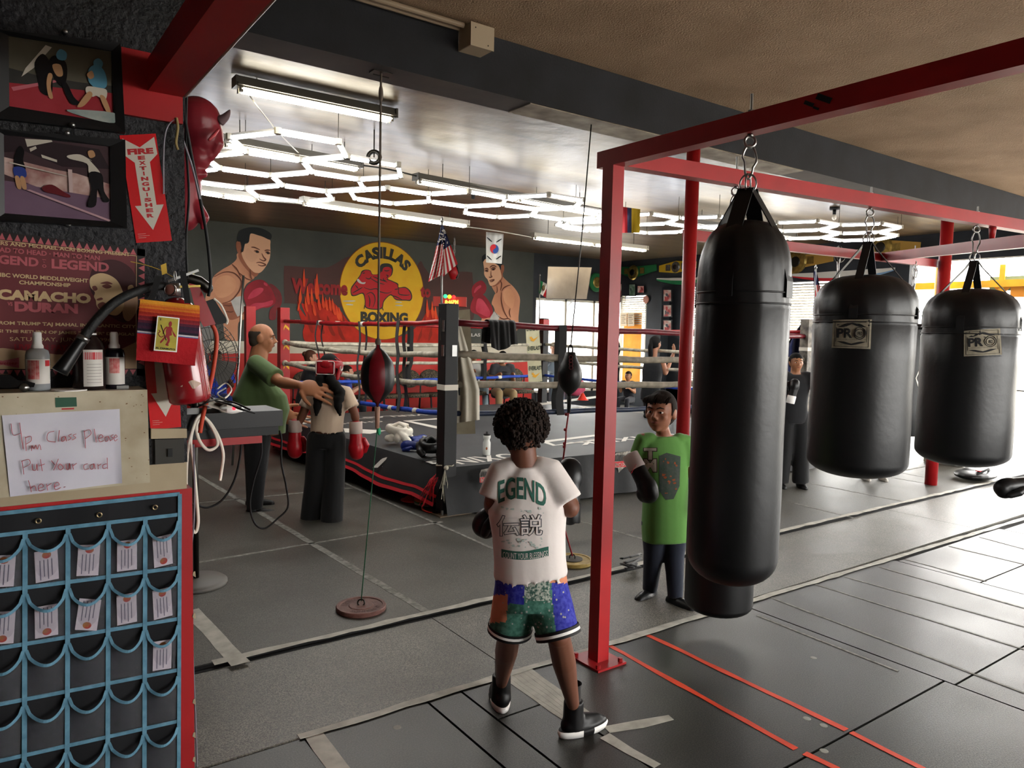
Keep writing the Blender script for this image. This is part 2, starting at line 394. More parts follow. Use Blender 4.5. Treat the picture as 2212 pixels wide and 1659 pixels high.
for lab,a,c in (('long orange line nearest the red post, upper part',(1400,1372),(1828,1577)),('short orange line nearest the corner, upper right line continued',(1838,1582),(1995,1662)),('orange line starting at the red post base',(1318,1395),(1719,1618)),('short orange line at the bottom edge of the floor',(1738,1627),(1810,1662))):
    st(lab,a,c,.032,'tape_orange',.0006)
for i,(a,c) in enumerate((((1636,1330),(1940,1450)),((1665,1291),(2212,1497)),((1760,1262),(2212,1403)),((1825,1246),(2212,1354)),((1897,1224),(2212,1314)),((1955,1208),(2130,1256)),((2050,1180),(2212,1219)),((2115,1160),(2212,1186)))):
    st(['faint white line starting just below the long bag','white line whose start touches the long bag bottom','white line starting on the walkway tape right of the long bag','third white line right of the long bag','white line ending near the small square mat seam','short white line beside the mat seam cut','white line near the right edge post','white line highest at the right edge'][i],a,c,.018,'chalk',.0006,wob=.002)
b=MB()
for x,y in ((1757,1421),(1743,1552),(1779,1567),(1780,1622),(858,1571),(1290,1693)):
    p=PZ(x,y,0); b.lathe([(.018,0),(.016,.0012),(.0,.0014)],p,12)
b.build('gum_spot',mat('gum','8d8c86',.7),label='flattened gum spots on the front tiles',cat='stain',kind='stuff')
# ---------------- lights and ceiling things ----------------
mat('tube_on','ffffff',.5,emit='fff4dc',es=ES*1.0); mat('led_on','ffffff',.5,emit='f2f6ff',es=ES*.62)
mat('fix_dark','5a564e',.4); mat('fix_light','b9b4a6',.4); mat('tube_cap','8a8478',.4)
def fixture(label,a,b_,z,w=.11,ntube=2,zc=3.38,bodym='fix_light',split=True):
    a,b_=V(a),V(b_); a.z=b_.z=z; t=thing('tube_light',label,'ceiling light',((a.x+b_.x)/2,(a.y+b_.y)/2,z),'fluorescent tube lights')
    d=(b_-a).normalized(); s=V((-d.y,d.x,0))
    q=MB(); q.beam(a,b_,w*.8,.07); q.beam(a+V((0,0,-.02)),b_+V((0,0,-.02)),w*1.3,.014); q.beam(a-d*.012,a+d*.004,w,.07); q.beam(b_-d*.004,b_+d*.012,w,.07); q.build('housing',MC[bodym],t)
    for k in range(ntube):
        o=s*(k-(ntube-1)/2)*.055
        segs=((a+d*.03,b_-d*.03),) if not split else ((a+d*.03,a.lerp(b_,.49)),(a.lerp(b_,.51),b_-d*.03))
        for p,r in segs:
            tb=MB(); dz=V((0,0,-.045)); tb.cyl(p+o+dz,r+o+dz,.016,n=10); e=tb.build('tube',MC['tube_on'],t,True)
            for pp in (p,r): MB().box(pp+o+dz,(.02,.03,.04),Matrix((d,s,V((0,0,1)))).transposed()).build('socket',MC['tube_cap'],e)
    for f in (.12,.88):
        p=a.lerp(b_,f); q=MB()
        if zc-z>.04:
            q.cyl(p+V((0,0,.02)),p+V((0,0,zc-z)),.004,n=6); q.build('hanger',MC['dark_steel'],t)
    return t
fixture('bright tube light close under the ceiling beam, nearest the viewer',PZ(509,187,3.3),PZ(850,256,3.3),3.33,split=False,bodym='fix_dark')
fixture('hanging tube light crossing the left hexagon lamp',PZ(478,300,3.2),PZ(776,356,3.2),3.2,bodym='fix_dark')
fixture('long dark backed tube light above the middle hexagon lamp',PZ(899,382,3.2),PZ(1290,456,3.2),3.2,bodym='fix_dark')
fixture('tube light in front of the mural above the word BOXING',PZ(653,437,3.1),PZ(1008,487,3.1),3.13)
fixture('tube light at the far left in front of the mural, beside the devil figure',PZ(400,408,3.1),PZ(552,432,3.1),3.13)
fixture('tube light right of the flag with the red and blue circle',PZ(1151,512,3.1),PZ(1395,540,3.1),3.13)
fixture('tube light behind the top of the long bag',PZ(1485,478,3.2),PZ(1715,510,3.2),3.2,bodym='fix_dark')
def hexlamp(label,centers,z,rot=.0,a=.47,org=(0,0)):
    t=thing('hexagon_lamp',label,'ceiling light',(centers[0][0],centers[0][1],z),'hexagon lattice lamps')
    ed={}
    for cx,cy in centers:
        P=[]
        for k in range(6):
            an=rot+PI/3*k; P.append((cx+a*math.cos(an),cy+a*math.sin(an)))
        for k in range(6):
            p,q=P[k],P[(k+1)%6]; key=(round((p[0]+q[0])/2,1),round((p[1]+q[1])/2,1)); ed.setdefault(key,(p,q))
    seen=set()
    for p,q in ed.values():
        A=V((p[0],p[1],z)); B=V((q[0],q[1],z)); d=(B-A).normalized(); A2=A+d*.03; B2=B-d*.03
        tb=MB(); tb.tube([A2,B2],.019,8); e=tb.build('led_tube',MC['led_on'],t,True)
        fr=MB(); fr.beam(A2+V((0,0,.017)),B2+V((0,0,.017)),.03,.02); fr.build('tube_tray',MC['white'],e)
        for c in (A,B):
            k=(round(c.x,1),round(c.y,1))
            if k not in seen:
                seen.add(k); jn=MB(); jn.cyl(c+V((0,0,-.015)),c+V((0,0,.03)),.03,n=8); jo=jn.build('joint',MC['fix_light'],t)
                if (len(seen)%3)==0: MB().cyl(c,c+V((0,0,3.38-z)),.003,n=5).build('wire',MC['dark_steel'],jo)
dx,dy=.72,.83
def lat(x,y,L): return [(x+dx*i,y+dy*(j+(.5 if i%2 else 0))) for i,j in L]
hexlamp('hexagon lattice lamp nearest the pier with the devil figure',lat(2.05,5.95,((0,0),(1,0),(0,1),(1,1),(0,2),(1,2))),3.12)
hexlamp('hexagon lattice lamp in the middle above the flag on the ring post',lat(3.65,7.4,((0,0),(1,-1),(2,0),(3,-1),(4,0),(2,-1))),3.12)
hexlamp('hexagon lattice lamp behind the top of the red corner post',lat(6.75,6.7,((0,0),(1,-1),(1,0),(0,1))),3.12)
hexlamp('hexagon lattice lamp seen behind the top of the longest bag',lat(8.6,5.7,((0,0),(1,0),(2,0),(1,-1))),3.12)
# conduit and box
b=MB(); e=PY(950,62,3.9)
for k,dy_ in enumerate((0,.05)):
    b.cyl((-1,3.9-dy_,3.49),(2.36,3.9-dy_,3.49),.016,n=10)
b.build('conduit_pipe',mat('conduit','a4917a',.6),label='pair of painted conduit pipes along the top of the beam',cat='pipe')
t=thing('junction_box','cream junction box screwed to the black ceiling beam','electrical box',(2.45,3.88,3.44))
MB().box((2.46,3.87,3.435),(.16,.14,.13),bev=.004).build('box_body',mat('jbox','b5a48c',.55),t); MB().box((2.46,3.797,3.435),(.165,.006,.135)).build('box_cover',MC['jbox'],t)
b=MB(); b.cyl((2.41,3.792,3.475),(2.41,3.796,3.475),.004,n=8); b.cyl((2.5,3.792,3.39),(2.5,3.796,3.39),.004,n=8); b.build('screw',MC['dark_steel'],t)
def socket(label,p,z=3.38,bulb=True):
    t=thing('lamp_socket',label,'lamp',(p.x,p.y,z),'bulb sockets on the ceiling'); b=MB(); b.cyl((p.x,p.y,z),(p.x,p.y,z-.03),.06,n=14); b.cyl((p.x,p.y,z-.03),(p.x,p.y,z-.09),.022,n=12); b.build('holder',MC['black'],t,True)
    if bulb: MB().ell((p.x,p.y,z-.125),(.03,.03,.04)).build('bulb',mat('bulb','c9c0ae',.1),t,True)
socket('bare bulb socket between the red frame and the window light',PZ(1803,448,3.38)); socket('black pull socket under the middle hexagon lamp',PZ(1022,428,3.3),bulb=False)
def cable(name,label,pts,r,m,cat='cable',smooth=6,parent=None,**k):
    p=spline(pts,smooth,False); return MB().tube(p,r,8).build(name,m,parent,True,label=label,cat=cat,**k)
cable('cable','thin wire dangling from the nearest tube light to the hexagon lamp',[PZ(540,208,3.34),PZ(560,235,3.2),PZ(605,290,3.15),PZ(650,335,3.2)],.004,MC['fix_light'])
cable('cable','wire strung between the two tube lights in front of the mural',[PZ(552,432,3.1),PZ(600,436,3.09),PZ(653,440,3.1)],.008,MC['fix_light'])
cable('cable','wire carrying the flag with the red and blue circle',[PZ(1008,490,3.1),PZ(1080,500,3.08),PZ(1151,513,3.1)],.008,MC['fix_light'])
cable('cable','dark wire between the two dark backed tube lights',[PZ(776,356,3.2),PZ(840,366,3.2),PZ(899,380,3.2)],.008,MC['dark_steel'])
t=thing('cord_reel','small round pulley hanging under the left hexagon lamp','pulley',PZ(808,340,3.15)); p=PZ(808,340,3.15)
MB().torus(p,.05,.018,CF,20,8).build('wheel',MC['dark_steel'],t,True); MB().cyl(p,p+V((0,0,.25)),.006).build('hanger',MC['dark_steel'],t)
# ---------------- red frames ----------------
RP=MC['red_paint']
t=thing('bag_frame','red square tube bag frame with the corner post behind the boy in shorts','frame',(2.5675,2.7475,0))
b=MB(); b.ax(2.53,2.605,2.71,2.785,.01,2.52); b.build('post',RP,t)
b=MB(); b.ax(2.47,2.665,2.64,2.85,.001,.012); fp=b.build('foot_plate',RP,t)
b=MB()
for x,y in ((2.487,2.83),(2.64,2.66),(2.487,2.66),(2.64,2.83)): b.cyl((x,y,.012),(x,y,.032),.012,n=6)
b.build('bolt',RP,fp)
b=MB(); b.ax(2.53,2.605,-1.6,2.83,2.52,2.60); b.build('crossbar',RP,t,label='crossbar running overhead toward the viewer')
def lbar(x): return V((x,2.74-.1065*(x-2.6),0))
P0=lbar(2.6)+V((0,0,2.563)); P1=lbar(7.3)+V((0,0,2.563))
b=MB(); b.beam(P0,P1,.075,.08); b.build('crossbar',RP,t,label='long crossbar carrying the three black bags')
pr=lbar(7.19); b=MB(); b.ax(pr.x-.0375,pr.x+.0375,pr.y-.0375,pr.y+.0375,.01,2.52); b.build('post',RP,t)
b=MB(); b.ax(pr.x-.1,pr.x+.1,pr.y-.1,pr.y+.1,.001,.012); b.build('foot_plate',RP,t)
b=MB(); b.ax(2.53,2.605,-1.6,-1.53,0,2.52); b.build('post',RP,t)
b=MB()
for (x,y,z,s) in ((2.5285,1.60,2.573,.03),(2.5285,1.66,2.568,.02),(2.5285,1.63,2.545,.012)): b.box((x,y,z),(.001,s*2.2,s*.7),(.5,0,0))
b.build('paint_chip',MC['black'],t,label='black chips in the red paint')
# second frame between round red pipes
t=thing('bag_frame','red frame with two round pipe posts in front of the ring','frame',(4.62,4.03,0))
pa=V((4.62,4.03,0)); pb=V((8.96,4.05,0))
b=MB(); b.cyl(pa,pa+V((0,0,3.18)),.053,n=24); b.build('post',RP,t,True)
b=MB(); b.cyl(pb,pb+V((0,0,3.18)),.066,n=24); b.build('post',RP,t,True)
A=PD(1480,507,dep(pa)-.05); B=PD(2036,571,dep(pb)); b=MB(); b.beam(A,B,.06,.085); b.build('crossbar',RP,t)
C0=A.lerp(B,(1905-1480)/(2036-1480)*.82); C1=PD(2215,521,4.9)
C0=PD(1903,556,dep(A.lerp(B,.72)));
b=MB(); b.beam(C0,C0+(C1-C0)*1.25,.06,.085); b.build('crossbar',RP,t)
q_=min((C0.lerp(C1,k/50) for k in range(51)),key=lambda p:abs(((p-O).dot(CR)/(p-O).dot(CF)*F+CX)-2143)); MB().cyl(q_+V((0,0,.03)),q_+V((0,0,.17)),.018,.03,n=10).build('brace',RP,t,True)
# left red beam toward viewer
t=thing('roof_beam','red square beam coming off the poster pier toward the viewer','beam',(.45,2.3,2.4))
b=MB(); b.ax(.407,.5,-1.5,2.395,2.363,2.452); b.build('tube',RP,t)
b=MB(); b.ax(PY(263,180,2.385).x,.5,2.383,2.399,PY(300,252,2.385).z,2.47); b.build('wall_plate',RP,t)
cable('conduit_pipe','thin pale conduit along the edge of the upper left red beam',[(.508,2.39,2.37),(.508,1.2,2.372),(.508,-.5,2.37)],.005,MC['tube_cap'],cat='pipe')
# ---------------- bags ----------------
BV=MC['black_vinyl']
def link_(mb,c,R,r,ax,sc=(1,1.6)): mb.torus(c,R,r,ax,16,6,sc=sc)
def chain(t,p0,p1,link=.045,r=.004,name='chain'):
    p0,p1=V(p0),V(p1); n=max(1,int((p1-p0).length/(link*1.35))); b=MB(); d=(p1-p0)
    u,w=perp(d); D_=d.normalized()
    for i in range(n):
        c=p0+d*((i+.5)/n); s=u if i%2 else w; o=w if i%2 else u
        L=d.length/n*.68
        b.tube([c+D_*L*math.cos(a)+o*link*.28*math.sin(a) for a in [2*PI*k/12 for k in range(12)]],r,6,closed=True)
    return b.build(name,MC['steel'],t,True)
def heavybag(label,hook,rad,zs,zt,zb,shoulder,straps=4,seam=.19,group='black hanging bags',SA=.5,SW=.024):
    """hook point, radius, z of strap apex, z of body top, z bottom"""
    x,y=hook.x,hook.y; t=thing('heavy_bag',label,'punching bag',(x,y,zb),group)
    prof=[]; n=10
    for i in range(n+1):
        a=PI/2*i/n; prof.append((rad*math.sin(a)**.8*.995,zb+shoulder*.55*(1-math.cos(a))))
    body=zt-shoulder
    for k in (.25,.5,.75,1): prof.append((rad*(1+.008*math.sin(k*9)),zb+shoulder*.55+(body-seam-(zb+shoulder*.55))*k))
    prof+= [(rad*.985,body-seam+.01),(rad*1.0,body-seam+.03),(rad*.985,body-seam+.055),(rad*1.0,body-seam+.075)]
    prof.append((rad*1.0,body-.02))
    for i in range(1,n+1):
        a=PI/2*i/n; prof.append((rad*math.cos(a)**.62,body+shoulder*math.sin(a)))
    q=MB(); N=64; c=V((x,y,0)); rings=[]
    for r,z in prof:
        rg=[]
        for k in range(N):
            a=2*PI*k/N; wr=1
            if z>body-seam-.1: wr=1+.012*math.sin(a*13+z*9)+.010*math.sin(a*29+z*21)
            elif z<zb+.14: wr=1+.006*math.sin(a*31)
            rg.append(c+V((r*wr*math.cos(a),r*wr*math.sin(a),z)))
        rings.append(rg)
    q.loft(rings); q.build('bag_body',BV,t,True)
    
    for zz_ in (.02,.065): MB().torus((x,y,body-seam+zz_),rad*1.002,.004,n=48,k=6).build('seam',BV,t,True)
    ring=V((x,y,zs))
    for k in range(straps):
        a=2*PI*k/straps+SA; o=V((math.cos(a),math.sin(a),0)); tg=V((-o.y,o.x,0)); w=SW
        pts=[ring+o*.02,ring+o*.05+V((0,0,-.05)),c+o*rad*.8+V((0,0,body+shoulder*.62)),c+o*rad*1.01+V((0,0,body-.02)),c+o*rad*1.012+V((0,0,body-seam+.045))]
        q=MB(); R=[]
        for p in pts: R.append([p-tg*w-o*.002,p+tg*w-o*.002,p+tg*w+o*.003,p-tg*w+o*.003])
        q.loft(R); q.build('strap',MC['black_metal'],t)
    for k in range(2):
        q=MB(); a=k*1.3+.6; q.torus(ring+V((0,0,.02)),.032,.004,(math.cos(a),math.sin(a),0),18,6,sc=(1,1.25)); q.build('ring',MC['steel'],t,True)
    q=MB(); u=CR; top=hook-V((0,0,.045)); 
    cc=(ring+V((0,0,.04))+top)/2; hh=(top-ring-V((0,0,.04))).length/2
    q.tube([cc+V((0,0,1))*hh*math.cos(a)+u*(.03 if math.cos(a)>0 else .018)*math.sin(a) for a in [2*PI*k/20 for k in range(20)]],.005,8,closed=True); q.build('carabiner',MC['steel'],t,True)
    q=MB(); q.torus(hook+V((0,0,-.03)),.022,.006,CF,16,8); q.cyl(hook+V((0,0,-.01)),hook+V((0,0,.0)),.012,n=8); q.build('eye_bolt',MC['steel'],t,True)
    b=MB(); b.cyl(hook+V((0,0,.08)),hook+V((0,0,.13 if rad>.25 else .16)),.006,n=8); b.cyl(hook+V((0,0,.08)),hook+V((0,0,.095)),.014,n=6); b.build('bolt',MC['steel'],t)
    return t
h1=V((2.5675,1.945,2.52)); h0=lbar(3.40)+V((0,0,2.52)); h2=lbar(4.567)+V((0,0,2.52)); h3=lbar(5.757)+V((0,0,2.52))
b1=heavybag('longest black bag in front, hanging from the near red crossbar',h1,.186,2.30,2.17,.655,.23,seam=.13,straps=4,SA=.25,SW=.034)
b0=heavybag('black bag almost touching the floor behind the longest bag',h0,.190,2.27,2.12,.115,.12)
b2=heavybag('wide black bag with a square PRO patch beside the long bag',h2,.300,2.31,2.10,.815,.20,seam=.12,SA=.30)
b3=heavybag('wide black bag with a PRO patch cut by the right picture edge',h3,.305,2.27,2.07,.80,.20,seam=.14,SA=.2)
def patch(bag,px,name):
    # px: 4 corners (tl,tr,br,bl) in the photograph, on the bag's face
    bod=[c for c in bag.children if c.name.startswith('bag_body')][0]; T=bvh_of(bod)
    D0=dep(wloc(bag)+V((0,0,.8)))-.45
    def at(u,v):
        x=(px[0][0]*(1-u)+px[1][0]*u)*(1-v)+(px[3][0]*(1-u)+px[2][0]*u)*v; y=(px[0][1]*(1-u)+px[1][1]*u)*(1-v)+(px[3][1]*(1-u)+px[2][1]*u)*v
        r=ray(x,y); h=T.ray_cast(O,r.normalized()); return h[0],h[1],r.normalized()
    def P(u,v,o):
        p,n,r=at(u,v)
        if p is None: return PD(*px[0],dep(wloc(bag))-.2)
        return p+n*o
    t=MB(); t.grid(lambda u,v:P(u,v,.003),10,8); pp=t.build('patch',mat('patch','8e8776',.8,noise=('7b7464',30)),bag,True)
    m_=mat('patch_ink','17171a',.8)
    def pl(pts,nm='patch_print',mt=m_): 
        q=MB(); q.flat([P(u,v,.005) for u,v in pts]); q.build(nm,mt,pp)
    fr=MB()
    for a,b_ in (((.06,.06),(.94,.06)),((.94,.06),(.94,.94)),((.94,.94),(.06,.94)),((.06,.94),(.06,.06)),((.1,.26),(.1,.78)),((.9,.26),(.9,.78))):
        n=8; fr.tube([P(a[0]+(b_[0]-a[0])*i/n,a[1]+(b_[1]-a[1])*i/n,.004) for i in range(n+1)],.0013,5)
    fr.build('patch_border',m_,pp)
    def strip_(top,s):
        N=12; out=[];inn=[]
        for i in range(N+1):
            u=.12+.76*i/N; k=1-abs(2*i/N-1)**1.5
            out.append((u,(.26-.16*k) if top else (.76+.13*k))); 
        for i in range(N,-1,-1):
            u=.12+.76*i/N; k=max(0,1-abs(2*i/N-1)/.55)
            inn.append((u,(.26-.10*k) if top else (.76+.075*k)))
        for i in range(N):
            a,b_,c,d=out[i],out[i+1],inn[N-1-i],inn[N-i]
            fr2.face([P(*a,.005),P(*b_,.005),P(*c,.005),P(*d,.005)])
    fr2=MB(); strip_(True,1); fr2.build('patch_print',m_,pp); fr2=MB(); strip_(False,1); fr2.build('patch_print',m_,pp)
    def T_(body,u0,u1,v0,v1,bold=0):
        me=tmesh(body,bold); vs=me.vertices; x0=min(v.co.x for v in vs); x1=max(v.co.x for v in vs); y0=min(v.co.y for v in vs); y1=max(v.co.y for v in vs)
        for v in vs: v.co=P(u0+(u1-u0)*(v.co.x-x0)/(x1-x0),v1+(v0-v1)*(v.co.y-y0)/(y1-y0),.0055)
        link('patch_lettering',me,pp,m_)
    T_('PR',.12,.52,.3,.64,.035); T_('PRO',.66,.77,.42,.55,.02)
    o=MB()
    for R in (.16,.115):
        o.tube([P(.71+R*math.cos(2*PI*k/24),.47+R*1.25*math.sin(2*PI*k/24),.005) for k in range(24)],.0022,5,closed=True)
    o.build('patch_ring',m_,pp); T_('WWW.PROBOXINGEQUIPMENT.COM',.12,.88,.68,.71); T_('CRAFTED WITH PRIDE IN THE USA',.02,.98,1.02,1.07)
patch(b2,((1800,691),(1883,690),(1880,754),(1797,751)),'a')
patch(b3,((2082,715),(2160,709),(2164,766),(2082,770)),'b')
# far bag with diamonds, small bags and chains on the second frame
hb=PD(1975,575,8.2); hb=V((hb.x,hb.y,PD(1975,575,8.2).z))
bw=heavybag('narrow black and white bag with diamond shapes behind the wide PRO bag',V((hb.x,hb.y,2.58)),.19,2.12,1.88,.62,.05,seam=.05,group='hanging bags on the second frame')
q=MB()
cx_,cy_=hb.x,hb.y
def cylp(a,z,r=.192): return V((cx_+r*math.cos(a),cy_+r*math.sin(a),z))
av=math.atan2(-CF.y,-CF.x)
for k in (-1.15,-.1,.9,2.0):
    a0=av+k+.35
    pts=[]
    for i in range(9):
        s=i/8; w=.32*(1-abs(2*s-1)); pts.append((a0,1.1+.36*s,w))
    for i in range(8):
        (a,z,w),(a2,z2,w2)=pts[i],pts[i+1]
        q.face([cylp(a-w,z),cylp(a+w+1e-4,z),cylp(a2+w2+1e-4,z2),cylp(a2-w2,z2)])
q.build('white_diamond',MC['white_paint'],bw)
chn=thing('chain','loose chain knotted around the second red crossbar','chain',PD(1815,560,8.0)); 
p=PD(1812,545,8.0); chain(chn,p,p-V((0,0,.32)),.06,.007); MB().torus(p,.06,.012,CR,18,6).torus(p+V((.03,0,-.04)),.06,.012,V((.3,1,.2)),18,6).build('loop',MC['dark_steel'],chn,True)
chn=thing('chain','short chain hook hanging left of the far red pipe','chain',PD(1980,560,8.6)); p=PD(1981,556,8.6); chain(chn,p,p-V((0,0,.22)),.05,.006)
chn=thing('chain','thin chain above the black and white bag','chain',V((hb.x,hb.y,2.5))); chain(chn,(hb.x,hb.y,2.47),(hb.x,hb.y,2.2),.05,.005)
# double end bags
def plate(label,p,r,m,th=.028,text=None):
    t=thing('weight_plate',label,'weight',(p.x,p.y,p.z),'weight plates anchoring the rebound bags')
    prof=[(0.0,0),(r*.97,0),(r,.006),(r,th-.006),(r*.97,th),(r*.86,th),(r*.84,th-.005),(r*.5,th-.005),(r*.46,th-.001),(.02,th-.001),(0,th-.001)]
    MB().lathe(prof,p,48).build('disc',m,t,True)
    autosmooth(t.children[0],30)
    if text:
        for word,c0,c1 in text:
            me=tmesh(word,.02); vs=me.vertices; x1=max(v.co.x for v in vs); x0=min(v.co.x for v in vs)
            for v in vs:
                a=c0+(c1-c0)*(v.co.x-x0)/(x1-x0); rr=r*.57+v.co.y*r*.3; v.co=p+V((rr*math.cos(a),rr*math.sin(a),th-.003))
            link('raised_lettering',me,t,mat('plate_ink','4a2622',.6))
    MB().torus(p+V((0,0,th+.012)),.02,.005,CF).build('hook',MC['dark_steel'],t,True)
    return t
d1=PZ(780,1316,.022); d2=PZ(1236,1215,.022)
plate('brown cast weight plate in the middle of the left mat',d1,.148,mat('plate_brown','6e4a42',.55,noise=('55342e',20),bump=.3,bscale=60),text=(('LEONARD',2.6,.9),('45 POUNDS',-.6,-2.6)))
plate('yellow edged weight plate right of the boy in shorts',d2,.15,mat('plate_yellow','b39a58',.5,noise=('8b7440',20)))
MB().lathe([(0,.024),(.075,.024),(.075,.031),(0,.031)],d2,32).build('plate_center',mat('grey_rubber','4a4742',.7),COL.objects['weight_plate.001'])
c1=V((1.93,4.07,0)); dm=dep(d1)
def bag_lathe(t,p0,prof,panels=None,n=32):
    p0=V(p0); q=MB(); q.lathe([(r,z) for r,z in prof],p0,n); bm_=q.mesh()
    bm_.materials.append(BV)
    if panels:
        bm_.materials.append(panels)
        for f in bm_.polygons:
            c=f.center-p0; a=math.atan2(c.y,c.x)-math.atan2(-p0.y,-p0.x); a=(a+PI)%(2*PI)-PI
            if abs(a+.1)<.5 or abs(abs(a)-2.6)<.4: f.material_index=1
    o=link('bag_body',bm_,t,None,True); return o
dB=4.45
t=thing('rebound_bag','red and black rebound bag on a rope left of the ring post','punching bag',PD(815,820,dB),'double end rebound bags')
pc=PD(816,812,dB); r=73/2/F*dB; hh=122/2/F*dB
prof=[(.004,-hh*1.15)]+[(max(.012,r*math.sin(PI*k/12)**(1.7 if k<4 else (1.35 if k>8 else .95))),-hh*math.cos(PI*k/12)*1.02) for k in range(1,12)]+[(.012,hh*1.12)]
bag_lathe(t,pc,prof,mat('bag_red','7c1420',.35,noise=('64101a',8)))
MB().cyl(pc+V((0,0,-hh*1.1)),pc+V((0,0,-hh*1.1-.13)),.016,.012).build('tape_wrap',mat('tan_wrap','b08a76',.7),t,True)
MB().ell(pc+V((.012,0,-hh*1.1-.15)),(.012,.008,.025)).build('green_tag',mat('green_tag','2fae7a',.6),t,True)
pt=PD(823,172,dep(V((1.93,4.07,3.18)))); pt=V((1.93,4.07,3.19))
top=PY(823,175,4.07); top.z=3.186
cable('rope','thick grey rope from the ceiling beam to the red and black rebound bag',[top,top.lerp(pc,.3),top.lerp(pc,.85),pc+V((0,0,hh*1.05))],.007,MC['brown_rope'],cat='rope')
for c_,r_,l_ in ((top+V((0,0,-.12)),(.014,.014,.05),'dark wrapped knot at the top of the thick grey rope'),(pc+V((0,0,hh*1.2)),(.018,.018,.025),'knot in the grey rope just above the red and black bag')): MB().ell(c_,r_).build('rope_knot',MC['brown_rope'],label=l_,cat='rope')
b=MB(); b.box(top+V((0,0,-.003)),(.12,.07,.006)); b.cyl(top+V((-.05,0,-.02)),top+V((.05,0,-.02)),.004,n=6); b.cyl(top,top+V((0,0,-.06)),.006,n=6); b.build('ceiling_bracket',MC['dark_steel'],label='rusty bracket holding the thick grey rope',cat='bracket')
cable('cord','thin green cord from the red and black bag down to the brown plate',[pc+V((0,0,-hh*1.1-.13)),d1+V((0,0,.05))],.0035,MC['green_cord'],cat='cord',smooth=1)
# right rebound bag
top2=PY(1277,283,4.07); top2.z=3.186; dB2=5.35; pc2=PD(1231,808,dB2); r=54/2/F*dB2; hh=88/2/F*dB2
t=thing('rebound_bag','all black rebound bag with laces beside the red corner post','punching bag',pc2,'double end rebound bags')
prof=[(.004,-hh*1.2),(.012,-hh*1.02)]+[(r*math.sin(PI*(.5+k/24))**1.0,-hh*.25-hh*.72*math.cos(0+PI/2*(k/12)) ) for k in range(11,-1,-1)]
prof=[(.01,-hh*1.12),(.016,-hh*1.0),(r*.45,-hh*.86),(r*.8,-hh*.6),(r*.97,-hh*.28),(r,0),(r*.93,hh*.22),(r*.75,hh*.5),(r*.52,hh*.8),(r*.4,hh*1.05),(r*.34,hh*1.08),(.004,hh*1.08)]
bag_lathe(t,pc2,prof)
q=MB(); q.torus(pc2+V((0,0,hh*1.18)),.022,.006,CF,16,6,sc=(.7,1.6)); q.build('loop',BV,t,True)
q=MB(); 
for k in range(4): q.torus(pc2+V((0,0,hh*(.3+.17*k)))-CF*(r*(.93-.14*k)),.012,.0035,CF,12,5)
q.build('laces',mat('lace_red','4a1418',.6),t,True)
q=MB(); e=pc2+V((0,0,-hh*1.1)); q.cyl(e,e+V((0,0,-.12)),.017,.012); q.build('lower_loop',MC['black_cloth'],t,True)
cable('rope','thin dark rope from the ceiling beam to the all black rebound bag',[top2,top2.lerp(pc2,.5),pc2+V((0,0,hh*1.3))],.0045,MC['dark_steel'],cat='rope',smooth=1)
kn=PD(1222,950,dB2-.05)
cable('cord','knotted red cord under the all black rebound bag',[e+V((0,0,-.1)),PD(1223,930,dB2),kn,PD(1215,1010,dB2-.05),PD(1211,1100,dB2-.1),d2+V((0,0,.05))],.006,mat('cord_red','a5262c',.6,noise=('6e1a1e',40)),cat='cord')
q=MB()
for y_ in (895,928,958,965,1090): q.ell(PD(1223-(y_-895)*.06,y_,dB2-.02),.012)
q.build('cord_knot',MC['cord_red'],label='knots along the red cord right of the boy in shorts',cat='cord',smooth=True)
# ---------------- boxing ring ----------------
ZD=.45
A_,B_,C_,D_=V((3.42,5.75,0)),V((8.55,5.48,0)),V((3.30,9.85,0)),V((8.02,10.22,0))
mat('canvas','3a3d40',.6,noise=('46494b',1.6),bump=.08,bscale=40); mat('canvas_black','101113',.6,noise=('191a1c',4)); mat('print_white','cfccc4',.7); mat('tarp','07080a',.5,bump=.6,bscale=7,spec=.16); mat('stripe_red','b3202a',.6)
ring=thing('boxing_ring','raised boxing ring with black canvas, red posts at the back and four ropes a side','boxing ring',(5.8,7.9,0))
dk=[V((3.4,5.72,0)),V((8.65,5.42,0)),V((8.25,10.4,0)),V((3.22,10.05,0))]
def Zs(p,z): return V((p.x,p.y,z))
q=MB(); q.loft([[Zs(p,ZD-.1) for p in dk],[Zs(p,ZD) for p in dk]]); deck=q.build('deck',MC['canvas'],ring)
# near tarp skirt
def skirt(a,b_,z0,z1,out0,out1,n,m,name,seed=0,amp=.03):
    d=(b_-a).normalized(); o=V((d.y,-d.x,0)); q=MB()
    rnd=random.Random(seed); ph=[rnd.random()*6 for _ in range(4)]
    def fn(u,v):
        x=u*(b_-a).length; w=amp*(math.sin(x*5+ph[0])+.6*math.sin(x*11+ph[1])+.4*math.sin(x*23+ph[2]))*(.2+.8*v)
        return a.lerp(b_,u)+o*(out0+(out1-out0)*v+w)+V((0,0,z0+(z1-z0)*v))
    q.grid(fn,n,10); return q.build(name,m,ring,True)
ap=skirt(dk[0]+V((-.05,0,0)),dk[1],ZD+.0,.04,.01,.12,140,MC['tarp'],'apron_skirt',3,.014)
skirt(dk[1],dk[2],ZD,.03,.0,.14,60,MC['tarp'],'apron_skirt',5,.02)
skirt(dk[2],dk[3],ZD,.03,.0,.05,60,MC['tarp'],'apron_skirt',6)
